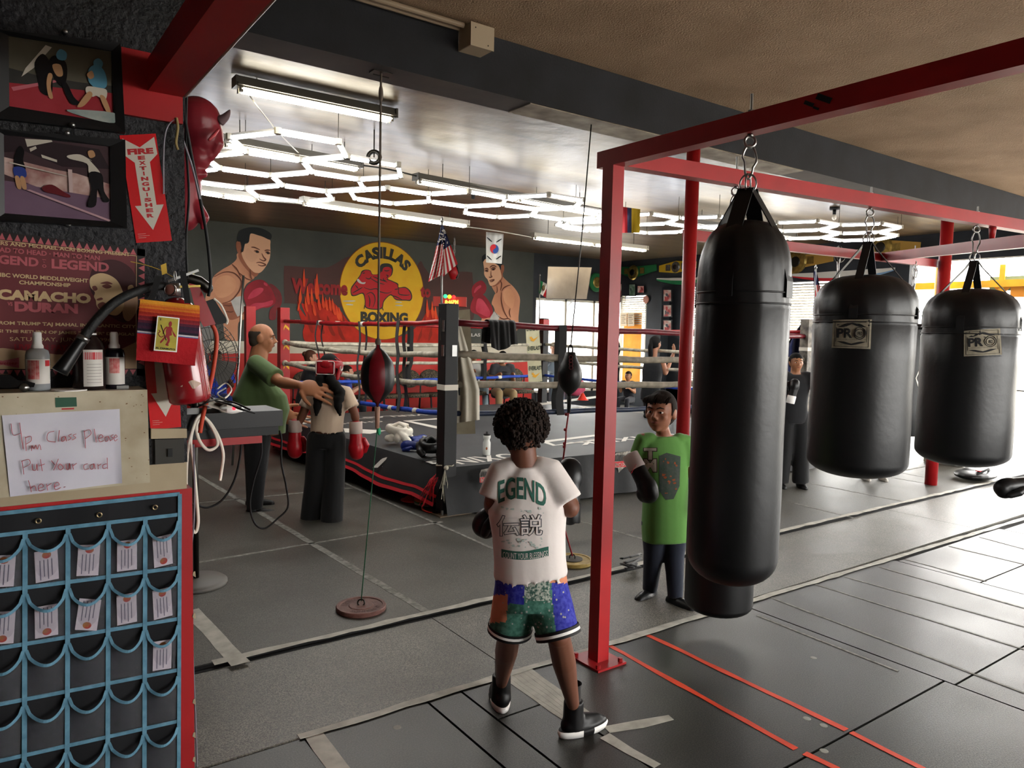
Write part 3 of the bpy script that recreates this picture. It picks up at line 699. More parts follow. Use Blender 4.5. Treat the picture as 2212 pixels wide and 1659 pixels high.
# left drape with two red stripes, lifted off the floor
a,b_=dk[3],dk[0]
def dl(u,v,off=0):
    x=u*(b_-a).length; s=math.sin(x*6)*.012*v+math.sin(x*15)*.006*v
    vv=v; out=.20*vv**1.3+s; zz=ZD+.004-.27*vv**1.5-(.04*math.sin(x*2.2)*vv)
    if u>.93: zz-=(u-.93)*1.2*v; out-=(u-.93)*1.2*v
    return a.lerp(b_,u)+V((-out-off,0,zz+off*.5))
q=MB(); q.grid(dl,90,10); q.build('apron_drape',MC['canvas_black'],ring,True)
for v0,v1 in ((.78,.84),(.93,.995)):
    q=MB(); q.grid(lambda u,v:dl(u,v0+(v1-v0)*v,.004),90,1); q.build('drape_stripe',MC['stripe_red'],ring)
q=MB()
for k in range(14):
    p=V((3.33-.004*k,5.74+random.uniform(-.03,.05),.40-random.uniform(0,.08))); e=p+V((random.uniform(-.09,.0),random.uniform(-.02,.12),-random.uniform(.1,.24))); q.tube([p,p.lerp(e,.5)+V((-.01,0,.01)),e],[.004,.012,.007],6,flat=.3)
q.build('fringe',MC['stripe_red'],ring,label='torn red fringe at the ring corner',kind='stuff')
q=MB()
for k in range(10):
    p=V((3.36,5.67,.44)); e=p+V((random.uniform(-.05,.02),random.uniform(-.04,.04),-random.uniform(.15,.32))); q.tube([p,p.lerp(e,.5)+V((random.uniform(-.02,.02),0,0)),e],.003,5)
q.ell((3.37,5.665,.46),.022); q.torus((3.42,5.75,.475),.105,.006,(0,0,1),4,6); q.build('tie_string',MC['rope_white'],ring,kind='stuff')
q=MB(); q.ax(3.5,8.4,5.9,9.8,.0,ZD-.1); q.build('platform_base',MC['black'],ring)
# posts
def post(p,h,w,m,cols=None,name='post',**k):
    q=MB(); q.box((p.x,p.y,h/2+.01),(w,w,h),bev=.006); return q.build(name,m,ring,**k)
pA=post(A_,1.92,.135,MC['black_metal'],label='black near post with a base plate')
pt=MB(); pt.ax(3.29,3.62,5.62,5.97,.0222,.034); pt.build('base_plate',mat('rust_plate','6b5c48',.7,noise=('4a3f33',12)),pA)
MB().cyl((3.335,5.665,.03),(3.335,5.665,.075),.012,n=8).build('bolt',MC['steel'],pA)
q=MB(); q.ax(3.349,3.491,5.679,5.821,1.155,1.205); q.build('tape_band',MC['white_paint'],pA)
q=MB(); q.ax(3.42,3.47,5.676,5.68,1.46,1.56); q.build('bracket',MC['steel'],pA); q=MB(); q.ax(3.346,3.35,5.70,5.74,1.46,1.56); q.build('bracket',MC['steel'],pA)
q=MB(); q.ax(3.346,3.35,5.70,5.74,1.68,1.78); q.build('bracket',MC['steel'],pA)
# paper in a plastic sleeve
pC=post(C_,1.93,.13,MC['red_paint'],label='red far left post with yellow zigzag marks')
pB=post(B_,1.92,.12,mat('post_grey','4b4844',.6,noise=('8a8276',14)),label='dark weathered post behind the longest bag')
q=MB(); q.box((B_.x-.0,B_.y,1.55),(.124,.124,.045)); q.build('tape_band',MC['white_paint'],pB)
pD=post(D_,1.92,.12,MC['black_metal'],label='far right post with a red upper part')
q=MB(); q.box((D_.x,D_.y,1.84),(.126,.126,.14)); q.build('post_wrap',MC['red_paint'],pD)
# corner pads far left: outer red boards seen beyond the man's head
q=MB(); q.box((2.83,9.75,1.1),(.12,.1,1.68)); q.build('corner_board',MC['red_paint'],ring,label='second red upright left of the man\'s head')
q=MB()
for k in range(6):
    z=1.72-.26*k; y=C_.y-.067; q.face([V((C_.x+.0,y,z)),V((C_.x+.055,y,z-.05)),V((C_.x+.055,y,z-.085)),V((C_.x+.0,y,z-.035))]); q.face([V((C_.x+.0,y,z)),V((C_.x-.02,y,z-.05)),V((C_.x-.02,y,z-.085)),V((C_.x,y,z-.035))])
q.build('zigzag_mark',mat('zig','d9a52a',.6),pC)
# ropes
ZR=(1.765,1.475,1.205,.935); RM=('rope_red','rope_white','rope_white','rope_blue')
def rope(a,b_,z,m,r,sag=.03,name='rope',lift=0):
    n=24; pts=[]
    d=(b_-a).normalized()
    for i in range(n+1):
        u=i/n; pts.append(a.lerp(b_,u)+V((0,0,z+lift*u-sag*4*u*(1-u)+.004*math.sin(u*37+z*9))))
    q=MB(); rr=[r*(1+.05*math.sin(i*2.3)) for i in range(n+1)]; q.tube(pts,rr,12); o=q.build(name,m,ring,True); return pts
sides=((A_+V((.06,0,0)),B_,(.030,.034,.034,.027)),(C_+V((.0,-.04,0)),A_+V((0,.06,0)),(.024,.027,.027,.024)),(C_,D_,(.022,.024,.024,.024)),(D_,B_,(.022,.024,.024,.022)))
RPTS={}
for si,(a,b_,rr) in enumerate(sides):
    for k in range(4):
        a2=a.copy(); b2=b_.copy()
        mm=MC[RM[k]]
        if si==0 and k==3: mm=mat('rope_navy','1b2740',.4,noise=('101828',14))
        if si==0 and k==0: mm=mat('rope_maroon','6e1a24',.35,noise=('541018',18))
        if si==0 and k in(1,2): mm=mat('rope_taupe','8b8272',.7,noise=('6b6355',14))
        RPTS[si,k]=rope(a2,b2,ZR[k],mm,rr[k],lift=(-.055 if si==0 else 0),sag=(.02,.03,.03,.02)[k] if si!=1 else (.03,.05,.05,.06)[k])
# white tape marks on the ropes
mk=mat('rope_mark','d8d4c8',.6)
for si,k,us in ((1,3,(.55,.75,.9)),(1,0,(.3,.62)),(2,0,(.06,.2,.36)),(2,3,(.55,.8)),):
    for u in us:
        P_=RPTS[si,k]; i=int(u*24); c=P_[i]; d=(P_[i+1]-P_[i]).normalized(); q=MB(); q.tube([c-d*.035,c+d*.035],.028,12); q.build('tape_mark',mk,ring,True)
def tie(si,u,w=.022,k0=0,k1=3,seed=0,name='rope_tie'):
    rnd=random.Random(seed); pts=[]
    for k in range(k0,k1+1):
        P_=RPTS[si,k]; i=int(u*24); p=P_[i].lerp(P_[min(i+1,24)],u*24-i); 
        if k>k0: pts.append(prev.lerp(p,.5)+V((rnd.uniform(-.03,.03),rnd.uniform(-.03,.03),0)))
        pts.append(p.copy()); prev=p
    pts[0]=pts[0]+V((0,0,.03)); pts[-1]=pts[-1]-V((0,0,.03))
    pts=spline(pts,4,False)
    d=(sides[si][1]-sides[si][0]).normalized(); q=MB(); R=[]; nn=V((-d.y,d.x,0))*.036
    for s in (1,-1):
        R=[[p-d*w+nn*s*1.0,p+d*w+nn*s,p+d*w+nn*s*1.12,p-d*w+nn*s*1.12] for p in pts]; q.loft(R)
    return q.build(name,MC['black_cloth'],ring)
tie(1,.30,.018,0,3,1); tie(1,.58,.02,0,3,2); tie(1,.80,.03,0,3,3)
tie(0,.235,.045,0,3,4); tie(0,.75,.04,0,3,5); tie(2,.42,.03,0,3,6); tie(2,.72,.03,0,3,7); tie(3,.35,.03,0,3,8); tie(3,.7,.03,0,3,9)
# turnbuckle stubs at the red corner
for k in (1,2): MB().tube([RPTS[1,k][0]+V((-.03,.1,.02)),RPTS[1,k][0],RPTS[1,k][1].lerp(RPTS[1,k][0],.6)],[.03,.05,.03],10).build('turnbuckle',MC['rope_white'],ring,True)
# lettering on the canvas (readable from the far side)
def deck_text(body,c,w,h,ang=PI,bold=.02,z=ZD+.003,m='print_white',slant=0):
    me=tmesh(body,bold); vs=me.vertices; x0=min(v.co.x for v in vs); x1=max(v.co.x for v in vs); y0=min(v.co.y for v in vs); y1=max(v.co.y for v in vs)
    for v in vs:
        a=((v.co.x-x0)/(x1-x0)-.5)*w; b=((v.co.y-y0)/(y1-y0)-.5)*h; v.co=V((c[0]+a*math.cos(ang)-b*math.sin(ang),c[1]+a*math.sin(ang)+b*math.cos(ang),z))
    link('canvas_lettering',me,deck,MC[m])
def pzc(x,y): p=PZ(x,y,ZD); return (p.x,p.y)
deck_text('BOXING',(3.95,5.93),1.15,.30)
deck_text('RIVAL',(7.0,12.0),.01,.01)
deck.children[-1].hide_render=False
for o in list(deck.children):
    if max(o.dimensions)<.02: bpy.data.objects.remove(o)
deck_text('KAJILI',(7.3,9.3),1.9,.42)
deck_text('EVERLAST',(4.75,9.45),1.3,.16,ang=PI); deck_text('CHAMP',(4.0,9.0),.7,.14)
deck_text('OBIXUK',(6.2,6.25),1.7,.24)
def dq(pts): MB_=MB(); MB_.face([PZ(x,y,ZD+.003) for x,y in pts]); MB_.build('canvas_marking',MC['print_white'],deck)
dq(((870,909),(945,903),(945,906),(888,909.5))); dq(((870,909),(888,909.5),(945,921),(945,926)))
dq(((1163,953),(1185,955),(1300,941),(1300,937))); dq(((1163,953),(1195,963),(1200,961),(1185,955))); dq(((1195,963),(1300,950),(1300,946.5),(1200,961)))
dq(((635,905),(720,892),(722,895),(640,909))); dq(((645,912),(735,898),(737,901),(655,916))); dq(((742,925),(835,930),(800,937),(745,934)))
dq(((1150,872),(1290,855),(1310,857),(1165,876)))
# letters on the drape
for body,px in (('D',((858,985),(838,1003))),('i',((872,975),(866,990))),("J",((897,975),(884,1010)))):
    pass
me=tfit('D!J',PZ(915,985,.40),PZ(832,987,.40),V((-.12,0,-.10)),bold=.03); 
for v in me.vertices: v.co.x-=.02
link('drape_lettering',me,ring,MC['print_white'])
# logo prints on the tarp
def logo(px0,px1,n):
    Yp=5.56; p=lambda x,y:PY(x,y,Yp)+V((0,-.015,0))
    x0,y0=px0; x1,y1=px1; W_=x1-x0; H_=y1-y0
    lg=MB(); lg.flat([p(x0+W_*u,y0+H_*v) for u,v in ((0,.2),(.12,.0),(1,-.12),(1.0,.62),(.55,.62),(.45,1.0),(.25,.98),(.2,.62),(.0,.6))]); base=lg.build('tarp_logo',mat('logo_white','a39c90',.6,noise=('5a5650',30)),ring)
    a=MB(); 
    for k in range(7):
        u=.07+.06*k; a.face([p(x0+W_*u,y0+H_*.08)+V((0,-.004,0)),p(x0+W_*(u+.035),y0+H_*.07)+V((0,-.004,0)),p(x0+W_*(u+.015),y0+H_*.33)+V((0,-.004,0)),p(x0+W_*(u-.02),y0+H_*.34)+V((0,-.004,0))])
    a.build('logo_stars',MC['black'],base)
    a=MB(); a.face([p(x0,y0+H_*.38)+V((0,-.004,0)),p(x1,y0+H_*.26)+V((0,-.004,0)),p(x1,y0+H_*.55)+V((0,-.004,0)),p(x0,y0+H_*.6)+V((0,-.004,0))]); a.build('logo_band',MC['stripe_red'],base)
    link('logo_lettering',tfit('BOXING',p(x0+W_*.05,y0+H_*.57)+V((0,-.006,0)),p(x1-W_*.05,y0+H_*.52)+V((0,-.006,0)),V((0,0,(H_*.17)*6.9/F)),.02),base,MC['logo_white'])
logo((1323,978),(1372,1030),0); logo((1034,1014),(1066,1060),1)
# corner pad (beige) and everlast pad
mat('pad_beige','a39a84',.55,noise=('837a66',5),bump=.2,bscale=9); mat('pad_cream','c9c5a4',.6,noise=('b3af90',5))
t=thing('corner_pad','long beige vinyl corner pad folded around the ropes beside the black ring post','pad',A_+V((.2,.1,1.2)))
dA=dep(A_)-.05
def pq(x,y,dd=0): return PD(x,y,dA+dd)
b=MB(); sh=[(977,671),(1015,668),(1020,780),(1027,937),(979,938)]
b.loft([[pq(*s,.10) for s in sh],[pq(*s,.14) for s in sh]]); b.build('pad_board',MC['pad_beige'],t)
b=MB()
def fold(u,v):
    x=978+(34-14*abs(2*v-1)**2*0+8*v)*u+ (0 if v<.08 else 0); xx=976+u*(14+46*min(1,v*1.4)); y=690+225*v- 8*u
    return pq(xx,y,.06-.05*math.sin(u*PI)-.018*math.sin(u*PI*5)*(0.3+v))
b.grid(fold,40,24); b.build('vinyl_fold',mat('pad_light','b9b3a2',.45,noise=('9a9484',4)),t,True)
for y0 in (712,772,838):
    b=MB(); b.face([pq(979,y0,-.02),pq(988,y0,-.03),pq(983,y0+15,-.025)]); b.build('red_triangle',MC['stripe_red'],t)
b=MB(); b.face([pq(989,838,-.04),pq(994,838,-.04),pq(994,854,-.04),pq(991,854,-.04)]); b.build('black_mark',MC['black'],t)
t2=thing('corner_pad','tall cream pad printed with a repeating brand word at the far ring corner','pad',D_+V((-.1,-.15,1.2)))
dD=dep(D_)-.35
b=MB(); x0,x1=1137,1172
cor=[(1135,701),(1164,699),(1172,832),(1142,834)]
b.loft([[PD(*s,dD) for s in cor],[PD(*s,dD+.06) for s in cor]]); pd_=b.build('pad_board',MC['pad_cream'],t2)
for y0 in (715,757,800,834):
    f=(y0-700)/134; xa=1136+7*f+1; xb=1165+7*f
    link('pad_lettering',tfit('EVERLAST',PD(xa,y0+.5,dD-.01),PD(xb,y0-1.5,dD-.01),V((0,0,9/F*dD)),.03),t2,mat('ink_green','2e3a34',.7))
for y0 in (734,775,812):
    f=(y0-700)/134; xa=1141+7*f; m_=mat('ink_gold','d39a2a',.6); b=MB()
    b.flat([PD(xa+x,y0+y,dD-.01) for x,y in ((0,-6),(7,-7),(5,-4),(9,-4.5),(8,-1.5),(13,-3),(21,-8),(10,4),(3,1.5),(5,-1.5),(1,-2.5),(3,-4.5))]); b.build('pad_emblem',m_,t2)
# paper sheet in sleeve on the post
t=tag(MB().loft([[pq(*s,-.085) for s in ((949,669),(975,669),(975,738),(957,739),(951,700))],[pq(*s,-.080) for s in ((949,669),(975,669),(975,738),(957,739),(951,700))]]).build('paper_sleeve',mat('paper_grey','a9a398',.35,noise=('8e877c',9))),'printed sheet in a plastic sleeve taped to the black ring post','paper')
b=MB()
for k in range(11): b.box(pq(966,683+2.7*k,-.089),(.05,.001,.003),(0,0,-.62))
b.build('print_line',MC['black'],t)
# towel
t=thing('towel','black towel hanging over the top red rope','towel',V((4.3,5.6,1.5)))
P_=RPTS[0,0]
def tw(side,x0,x1,zl):
    def fn(u,v):
        x=x0+(x1-x0)*u; rp=A_.lerp(B_,(x-A_.x)/(B_.x-A_.x)); f=.006*math.sin(u*19)+.008*math.sin(u*31+2)
        a=min(1,v/.15); 
        if v<.15: an=PI/2*a; return rp+V((0,0,1.755))+V((0,side*(-.045)*math.sin(an),.045*math.cos(an)))+V((0,f*a*side,0))
        w=(v-.15)/.85; return rp+V((f*.5,side*(-.045-.03*w*(1+.5*math.sin(u*13)))+f,1.755-w*(zl+.03*math.sin(u*5))))
    b=MB(); b.grid(fn,44,18); return b
px0=PX; xa=3.42+ .50; 
def xof(px,z=1.7):
    # x on near rope line whose screen x is px
    best=min(range(1000),key=lambda i:abs((lambda p:(p-O).dot(CR)/(p-O).dot(CF)*F+CX)(A_.lerp(B_,i/1000)+V((0,0,z)))-px)); return A_.lerp(B_,best/1000).x
bb=tw(1,xof(1052),xof(1109),.21); bb.build('front_fold',MC['black_cloth'],t,True)
bb=tw(-1,xof(1049),xof(1107),.15); bb.build('back_fold',MC['black_cloth'],t,True)
# flag on the ring post
def flagpole(label,base,top,r=.01):
    t=thing('flag',label,'flag',base); MB().cyl(base,top,r,n=10).build('pole',mat('pole','8d8c88',.35,metal=.6),t,True); MB().lathe([(r*1.4,0),(r*1.6,.015),(.003,.05)],top,10).build('finial',MC['steel'],t,True); return t
dF=dA-.1
fl=flagpole('limp American flag on a pole above the black ring post',pq(953,735,-.09),pq(955,480,-.09))
m_r,m_w,m_b=mat('flag_red','b8242c',.7),mat('flag_white','d6d2cc',.7),mat('flag_blue','232a52',.7)
def mapquad(c,u,v): # tl tr br bl
    return (c[0][0]*(1-u)+c[1][0]*u)*(1-v)+(c[3][0]*(1-u)+c[2][0]*u)*v,(c[0][1]*(1-u)+c[1][1]*u)*(1-v)+(c[3][1]*(1-u)+c[2][1]*u)*v
def cloth(t,quad,dd,mf,mats,nu=26,nv=26,amp=.02,name='cloth',fr=9,dfun=None):
    b=MB()
    def fn(u,v):
        x,y=mapquad(quad,u,v); return PD(x,y,(dfun or dA)+dd+amp*math.sin(u*fr+v*2)+amp*.4*math.sin(u*fr*2.3+1))
    b.grid(fn,nu,nv,mf=mf); me=b.mesh()
    for q_ in mats: me.materials.append(q_)
    return link(name,me,t,None,True)
# right half: canton on top, stripes fanning down
qr=((955,484),(957,484),(988,573),(956,606)); 
cloth(fl,((953,485),(958,488),(989,570),(957,598)),-.12,lambda u,v:2 if v<.47 else (0 if int((u)*7)%2 else 1) if 0 else (2 if v<.5 else (0 if int(u*7)%2==0 else 1)),(m_r,m_w,m_b),28,30,.012)
cloth(fl,((953,486),(957,488),(958,592),(925,609)),-.14,lambda u,v:(2 if v<.36 else (0 if int((u+v*.55)*8)%2==0 else 1)),(m_r,m_w,m_b),28,30,.022,fr=14)
b=MB(); 
for k in range(26):
    v=random.uniform(.1,.44); u=random.uniform(.08,.92); x,y=mapquad(((953,485),(958,488),(989,570),(957,598)),u,v); b.ell(PD(x,y,dA-.14),.0055,n=6,m=4)
for k in range(18):
    v=random.uniform(.1,.32); u=random.uniform(.1,.9); x,y=mapquad(((953,486),(957,488),(958,592),(925,609)),u,v); b.ell(PD(x,y,dA-.17),.0055,n=6,m=4)
b.build('stars',m_w,fl,kind='stuff')
# mexican flag on far right post
dd=dep(D_)
fm_=flagpole('small Mexican flag on a pole at the far right ring post',PD(1165,700,dd-.05),PD(1166,596,dd-.05),.012)
m_g=mat('flag_green','1f7a48',.7)
cloth(fm_,((1165,606),(1172,606),(1197,622),(1184,642)),-.0,lambda u,v:0,(m_g,),2,2,.01,dfun=dd) and None
for o in list(fm_.children):
    if o.name.startswith('cloth'): bpy.data.objects.remove(o)
cloth(fm_,((1165,605),(1198,622),(1180,644),(1163,632)),-.06,lambda u,v:(2 if u<.22 else (1 if u<.58 else 0)),(m_r,m_w,m_g),24,16,.03,dfun=dd)
MB().ell(PD(1174,622,dd-.12),(.035,.02,.05)).build('emblem',mat('emblem_brown','5a4a30',.7),fm_)
# things on the deck
def bottle(name,label,p,h,r,prof,m,capm,capz,cat='bottle',group=None,lab=None):
    t=thing(name,label,cat,p,group); q=MB(); q.lathe([(r*a,h*b) for a,b in prof],p,28); q.build('bottle_body',m,t,True)
    q=MB(); q.lathe([(r*a,h*b) for a,b in capz],p,20); q.build('cap',capm,t,True)
    if lab: lab(t)
    return t
mat('clear','dfe8ee',.08,trans=.85,spec=.5); mat('milky','d4d6d0',.4)
p=PZ(1051,983,ZD); 
def lb_(t):
    MB().ell(p+V((0,0,.07))-CF*.034+CR*.004,(.014,.006,.016)).build('badge',mat('badge','8a4a22',.6),t,True)
bottle('sport_bottle','milky squeeze bottle with a black lid standing on the canvas',p,.23,.038,((.0,0),(.95,.0),(1,.03),(1,.55),(.78,.64),(.78,.7),(.98,.76),(.98,.86),(.7,.9),(0,.9)),MC['milky'],MC['black'],((.0,.86),(.9,.86),(.9,.93),(.3,.95),(.28,1.03),(0,1.03)),lab=lb_)
p=PZ(915,985,ZD)
bottle('water_bottle','clear water bottle between the blue gloves and the black headgear',p,.2,.03,((0,0),(.9,0),(1,.05),(.95,.4),(1,.6),(.98,.72),(.45,.9),(.4,.95),(0,.95)),MC['clear'],MC['white'],((0,.93),(.45,.93),(.45,1),(0,1)),lab=lambda t:MB().lathe([(.0305,.09),(.0305,.135)],p,24,cap=False).build('bottle_label',mat('lab_navy','27406a',.5),t,True))
def headgear(label,c,s,m,open_dir,group=None,m2=None):
    t=thing('headgear',label,'headgear',c,group); R=Quaternion((0,0,1),open_dir).to_matrix()
    q=MB()
    # crown band, cheek pads, forehead pad, chin cup
    q.tube([c+R@V((s*.1*math.cos(a),s*.115*math.sin(a),s*.14+.02*math.sin(a))) for a in [2*PI*k/20 for k in range(20)]],s*.028,10,closed=True,flat=1.5)
    for sd in (-1,1):
        q.tube([c+R@V((sd*s*.1,-s*.02,s*.13)),c+R@V((sd*s*.105,-s*.08,s*.07)),c+R@V((sd*s*.07,-s*.12,s*.03))],[s*.035,s*.042,s*.03],10)
        q.ell(c+R@V((sd*s*.11,0,s*.07)),(s*.03,s*.045,s*.05))
        q.tube([c+R@V((sd*s*.06,-s*.08,s*.18)),c+R@V((0,0,s*.21)),c+R@V((-sd*s*.04,s*.09,s*.17))],s*.02,8)
    q.tube([c+R@V((-.1*s,.06*s,.06*s)),c+R@V((0,.12*s,.05*s)),c+R@V((.1*s,.06*s,.06*s))],s*.035,10)
    o=blob('shell',q,m,t,.008,3)
    q=MB(); q.tube([c+R@V((-.09*s,-.1*s,.02*s)),c+R@V((0,-.13*s,-.0*s+.015)),c+R@V((.09*s,-.1*s,.02*s))],s*.012,8); q.build('chin_strap',m2 or MC['black_cloth'],t,True); return t
headgear('white padded headgear lying on the ring canvas',PZ(862,962,ZD)+V((0,0,.02)),1.05,MC['white_paint'],.9,'headgear on the ring canvas')
headgear('black padded headgear beside the black ring post',PZ(930,992,ZD)+V((0,0,.02)),.95,BV,-.5,'headgear on the ring canvas')
def glove(parent,name,c,R,s,m,mc=None,cuffm=None):
    """boxing glove: R columns = (across palm, towards knuckles, back of hand)"""
    q=MB(); f=lambda x,y,z:c+R@V((x*s,y*s,z*s))
    q.ell(f(0,.06,.0),(.055*s,.075*s,.05*s),R); q.ell(f(0,.095,-.012),(.052*s,.05*s,.052*s),R); q.ell(f(0,.085,-.045),(.048*s,.045*s,.03*s),R)
    q.caps([f(0,-.1,0),f(0,.02,0)],[.040*s,.046*s],14)
    o=blob(name,q,m,parent,.007*max(1,s),4)
    q=MB(); q.caps([f(-.052,.0,-.015),f(-.066,.04,-.03),f(-.05,.085,-.045)],[.018*s,.023*s,.02*s],12); blob('glove_thumb',q,m,o,.006,3)
    q=MB(); q.lathe([(.0405*s,-.13*s),(.045*s,-.125*s),(.046*s,-.05*s),(.043*s,-.045*s)],c,20,axis=R@V((0,1,0)),cap=False); q.build('glove_cuff',cuffm or m,o,True)
    return o
t=thing('boxing_glove','pair of dark blue gloves on the canvas behind the water bottle','gloves',PZ(900,975,ZD)); pg=PZ(893,975,ZD)+V((0,0,.06))
glove(t,'glove',pg,Quaternion((0,0,1),.6).to_matrix(),1.0,mat('glove_blue','1a2a6e',.4),None,MC['black_cloth']); glove(t,'glove',PZ(905,965,ZD)+V((0.05,.1,.06)),Quaternion((0,0,1),-1.2).to_matrix(),1.0,MC['glove_blue'],None,MC['glove_blue'])
def cone_(label,p,r,h,m,group='training cones',n=1):
    t=MB().lathe([(r*1.25,0),(r*1.25,.006),(r,.012),(r*.25,h),(r*.2,h),(r*.9,.01)],p,24,cap=False).build('marker_cone',m,None,True,label=label,cat='cone',group=group); return t
cone_('red marker cone on the far side of the canvas by the pink bag',PZ(1258,864,ZD),.09,.13,mat('cone_red','d23a2e',.5))
pz=PZ(893,1080,.022)
cone_('red dome cone on the floor under the ring drape',pz,.1,.08,MC['cone_red'])
for k,(m_,l) in enumerate((('d8d4ca','lowest white'),('3f8f5a','green'),('e07a2a','orange'),('d45a4a','topmost pale red'))):
    cone_('%s dome cone in the small stack beside the ring post'%l,PZ(924,1087,.022)+V((0,0,.016*k)),.105,.08,mat('cone%d'%k,m_,.5),'stacked dome cones by the ring post')
cable('handle_loop','red rubber handle loop lying beside the ring post base',[PZ(933,1108,.03),PZ(915,1102,.035),PZ(913,1092,.04),PZ(925,1090,.04)],.009,MC['cone_red'],cat='exercise band')
b=MB(); rnd=random.Random(4)
for k in range(9): b.ell(PZ(760+18*k,1015+9*k,.03)+V((.12,.15,.03)),(rnd.uniform(.06,.13),rnd.uniform(.06,.12),rnd.uniform(.03,.06)))
b.build('cloth_heap',MC['black_cloth'],None,True,label='dark heap of gear stuffed under the left side of the ring',cat='gear',kind='stuff')
# ---------------- people ----------------
def basis(fw,up=(0,0,1)):
    fw=V(fw).normalized(); r=fw.cross(V(up)).normalized(); u=r.cross(fw); return Matrix((r,fw,u)).transposed()
def ringp(c,rt,fw,w,d,n=22,p=2.4):
    out=[]
    for k in range(n):
        a=2*PI*k/n; ca,sa=math.cos(a),math.sin(a)
        out.append(c+rt*w*math.copysign(abs(ca)**(2/p),ca)+fw*d*math.copysign(abs(sa)**(2/p),sa))
    return out
def skinm(n,c): return mat('skin_'+n,c,.55,spec=.4,noise=(c,5)) if 0 else mat('skin_'+n,c,.5,spec=.35)
def fabric(c,n=None): return mat('fabric_'+c,c,.85,sheen=.15,bump=.25,bscale=14)
def hand(q,w,d,nrm,s,curl=.5,side=1,spread=1):
    """five finger hand: w wrist, d finger direction, nrm back-of-hand normal"""
    d=V(d).normalized(); nrm=(V(nrm)-d*V(nrm).dot(d)).normalized(); x=d.cross(nrm)*side
    R=Matrix((x,d,nrm)).transposed(); L=s*.105
    q.ell(w+d*L*.48,(L*.42,L*.52,L*.17),R)
    for i,(o,l) in enumerate(((-.33,.78),(-.11,.9),(.11,.84),(.32,.66))):
        b=w+d*L*.86+x*L*o; dd=(d+x*o*.35*spread).normalized(); pts=[b]; 
        for j,t in enumerate((.42,.34,.3)):
            an=curl*(j+.6)*.55; v=(dd*math.cos(an)-nrm*math.sin(an)); pts.append(pts[-1]+v*l*L*t)
        q.caps(pts,[L*.095,L*.088,L*.08,L*.07],8)
    b=w+d*L*.2-x*L*.34; v=(d*.7-x*.75-nrm*.2).normalized(); q.caps([b,b+v*L*.38,b+v*L*.6+d*L*.15],[L*.13,L*.1,L*.085],8)
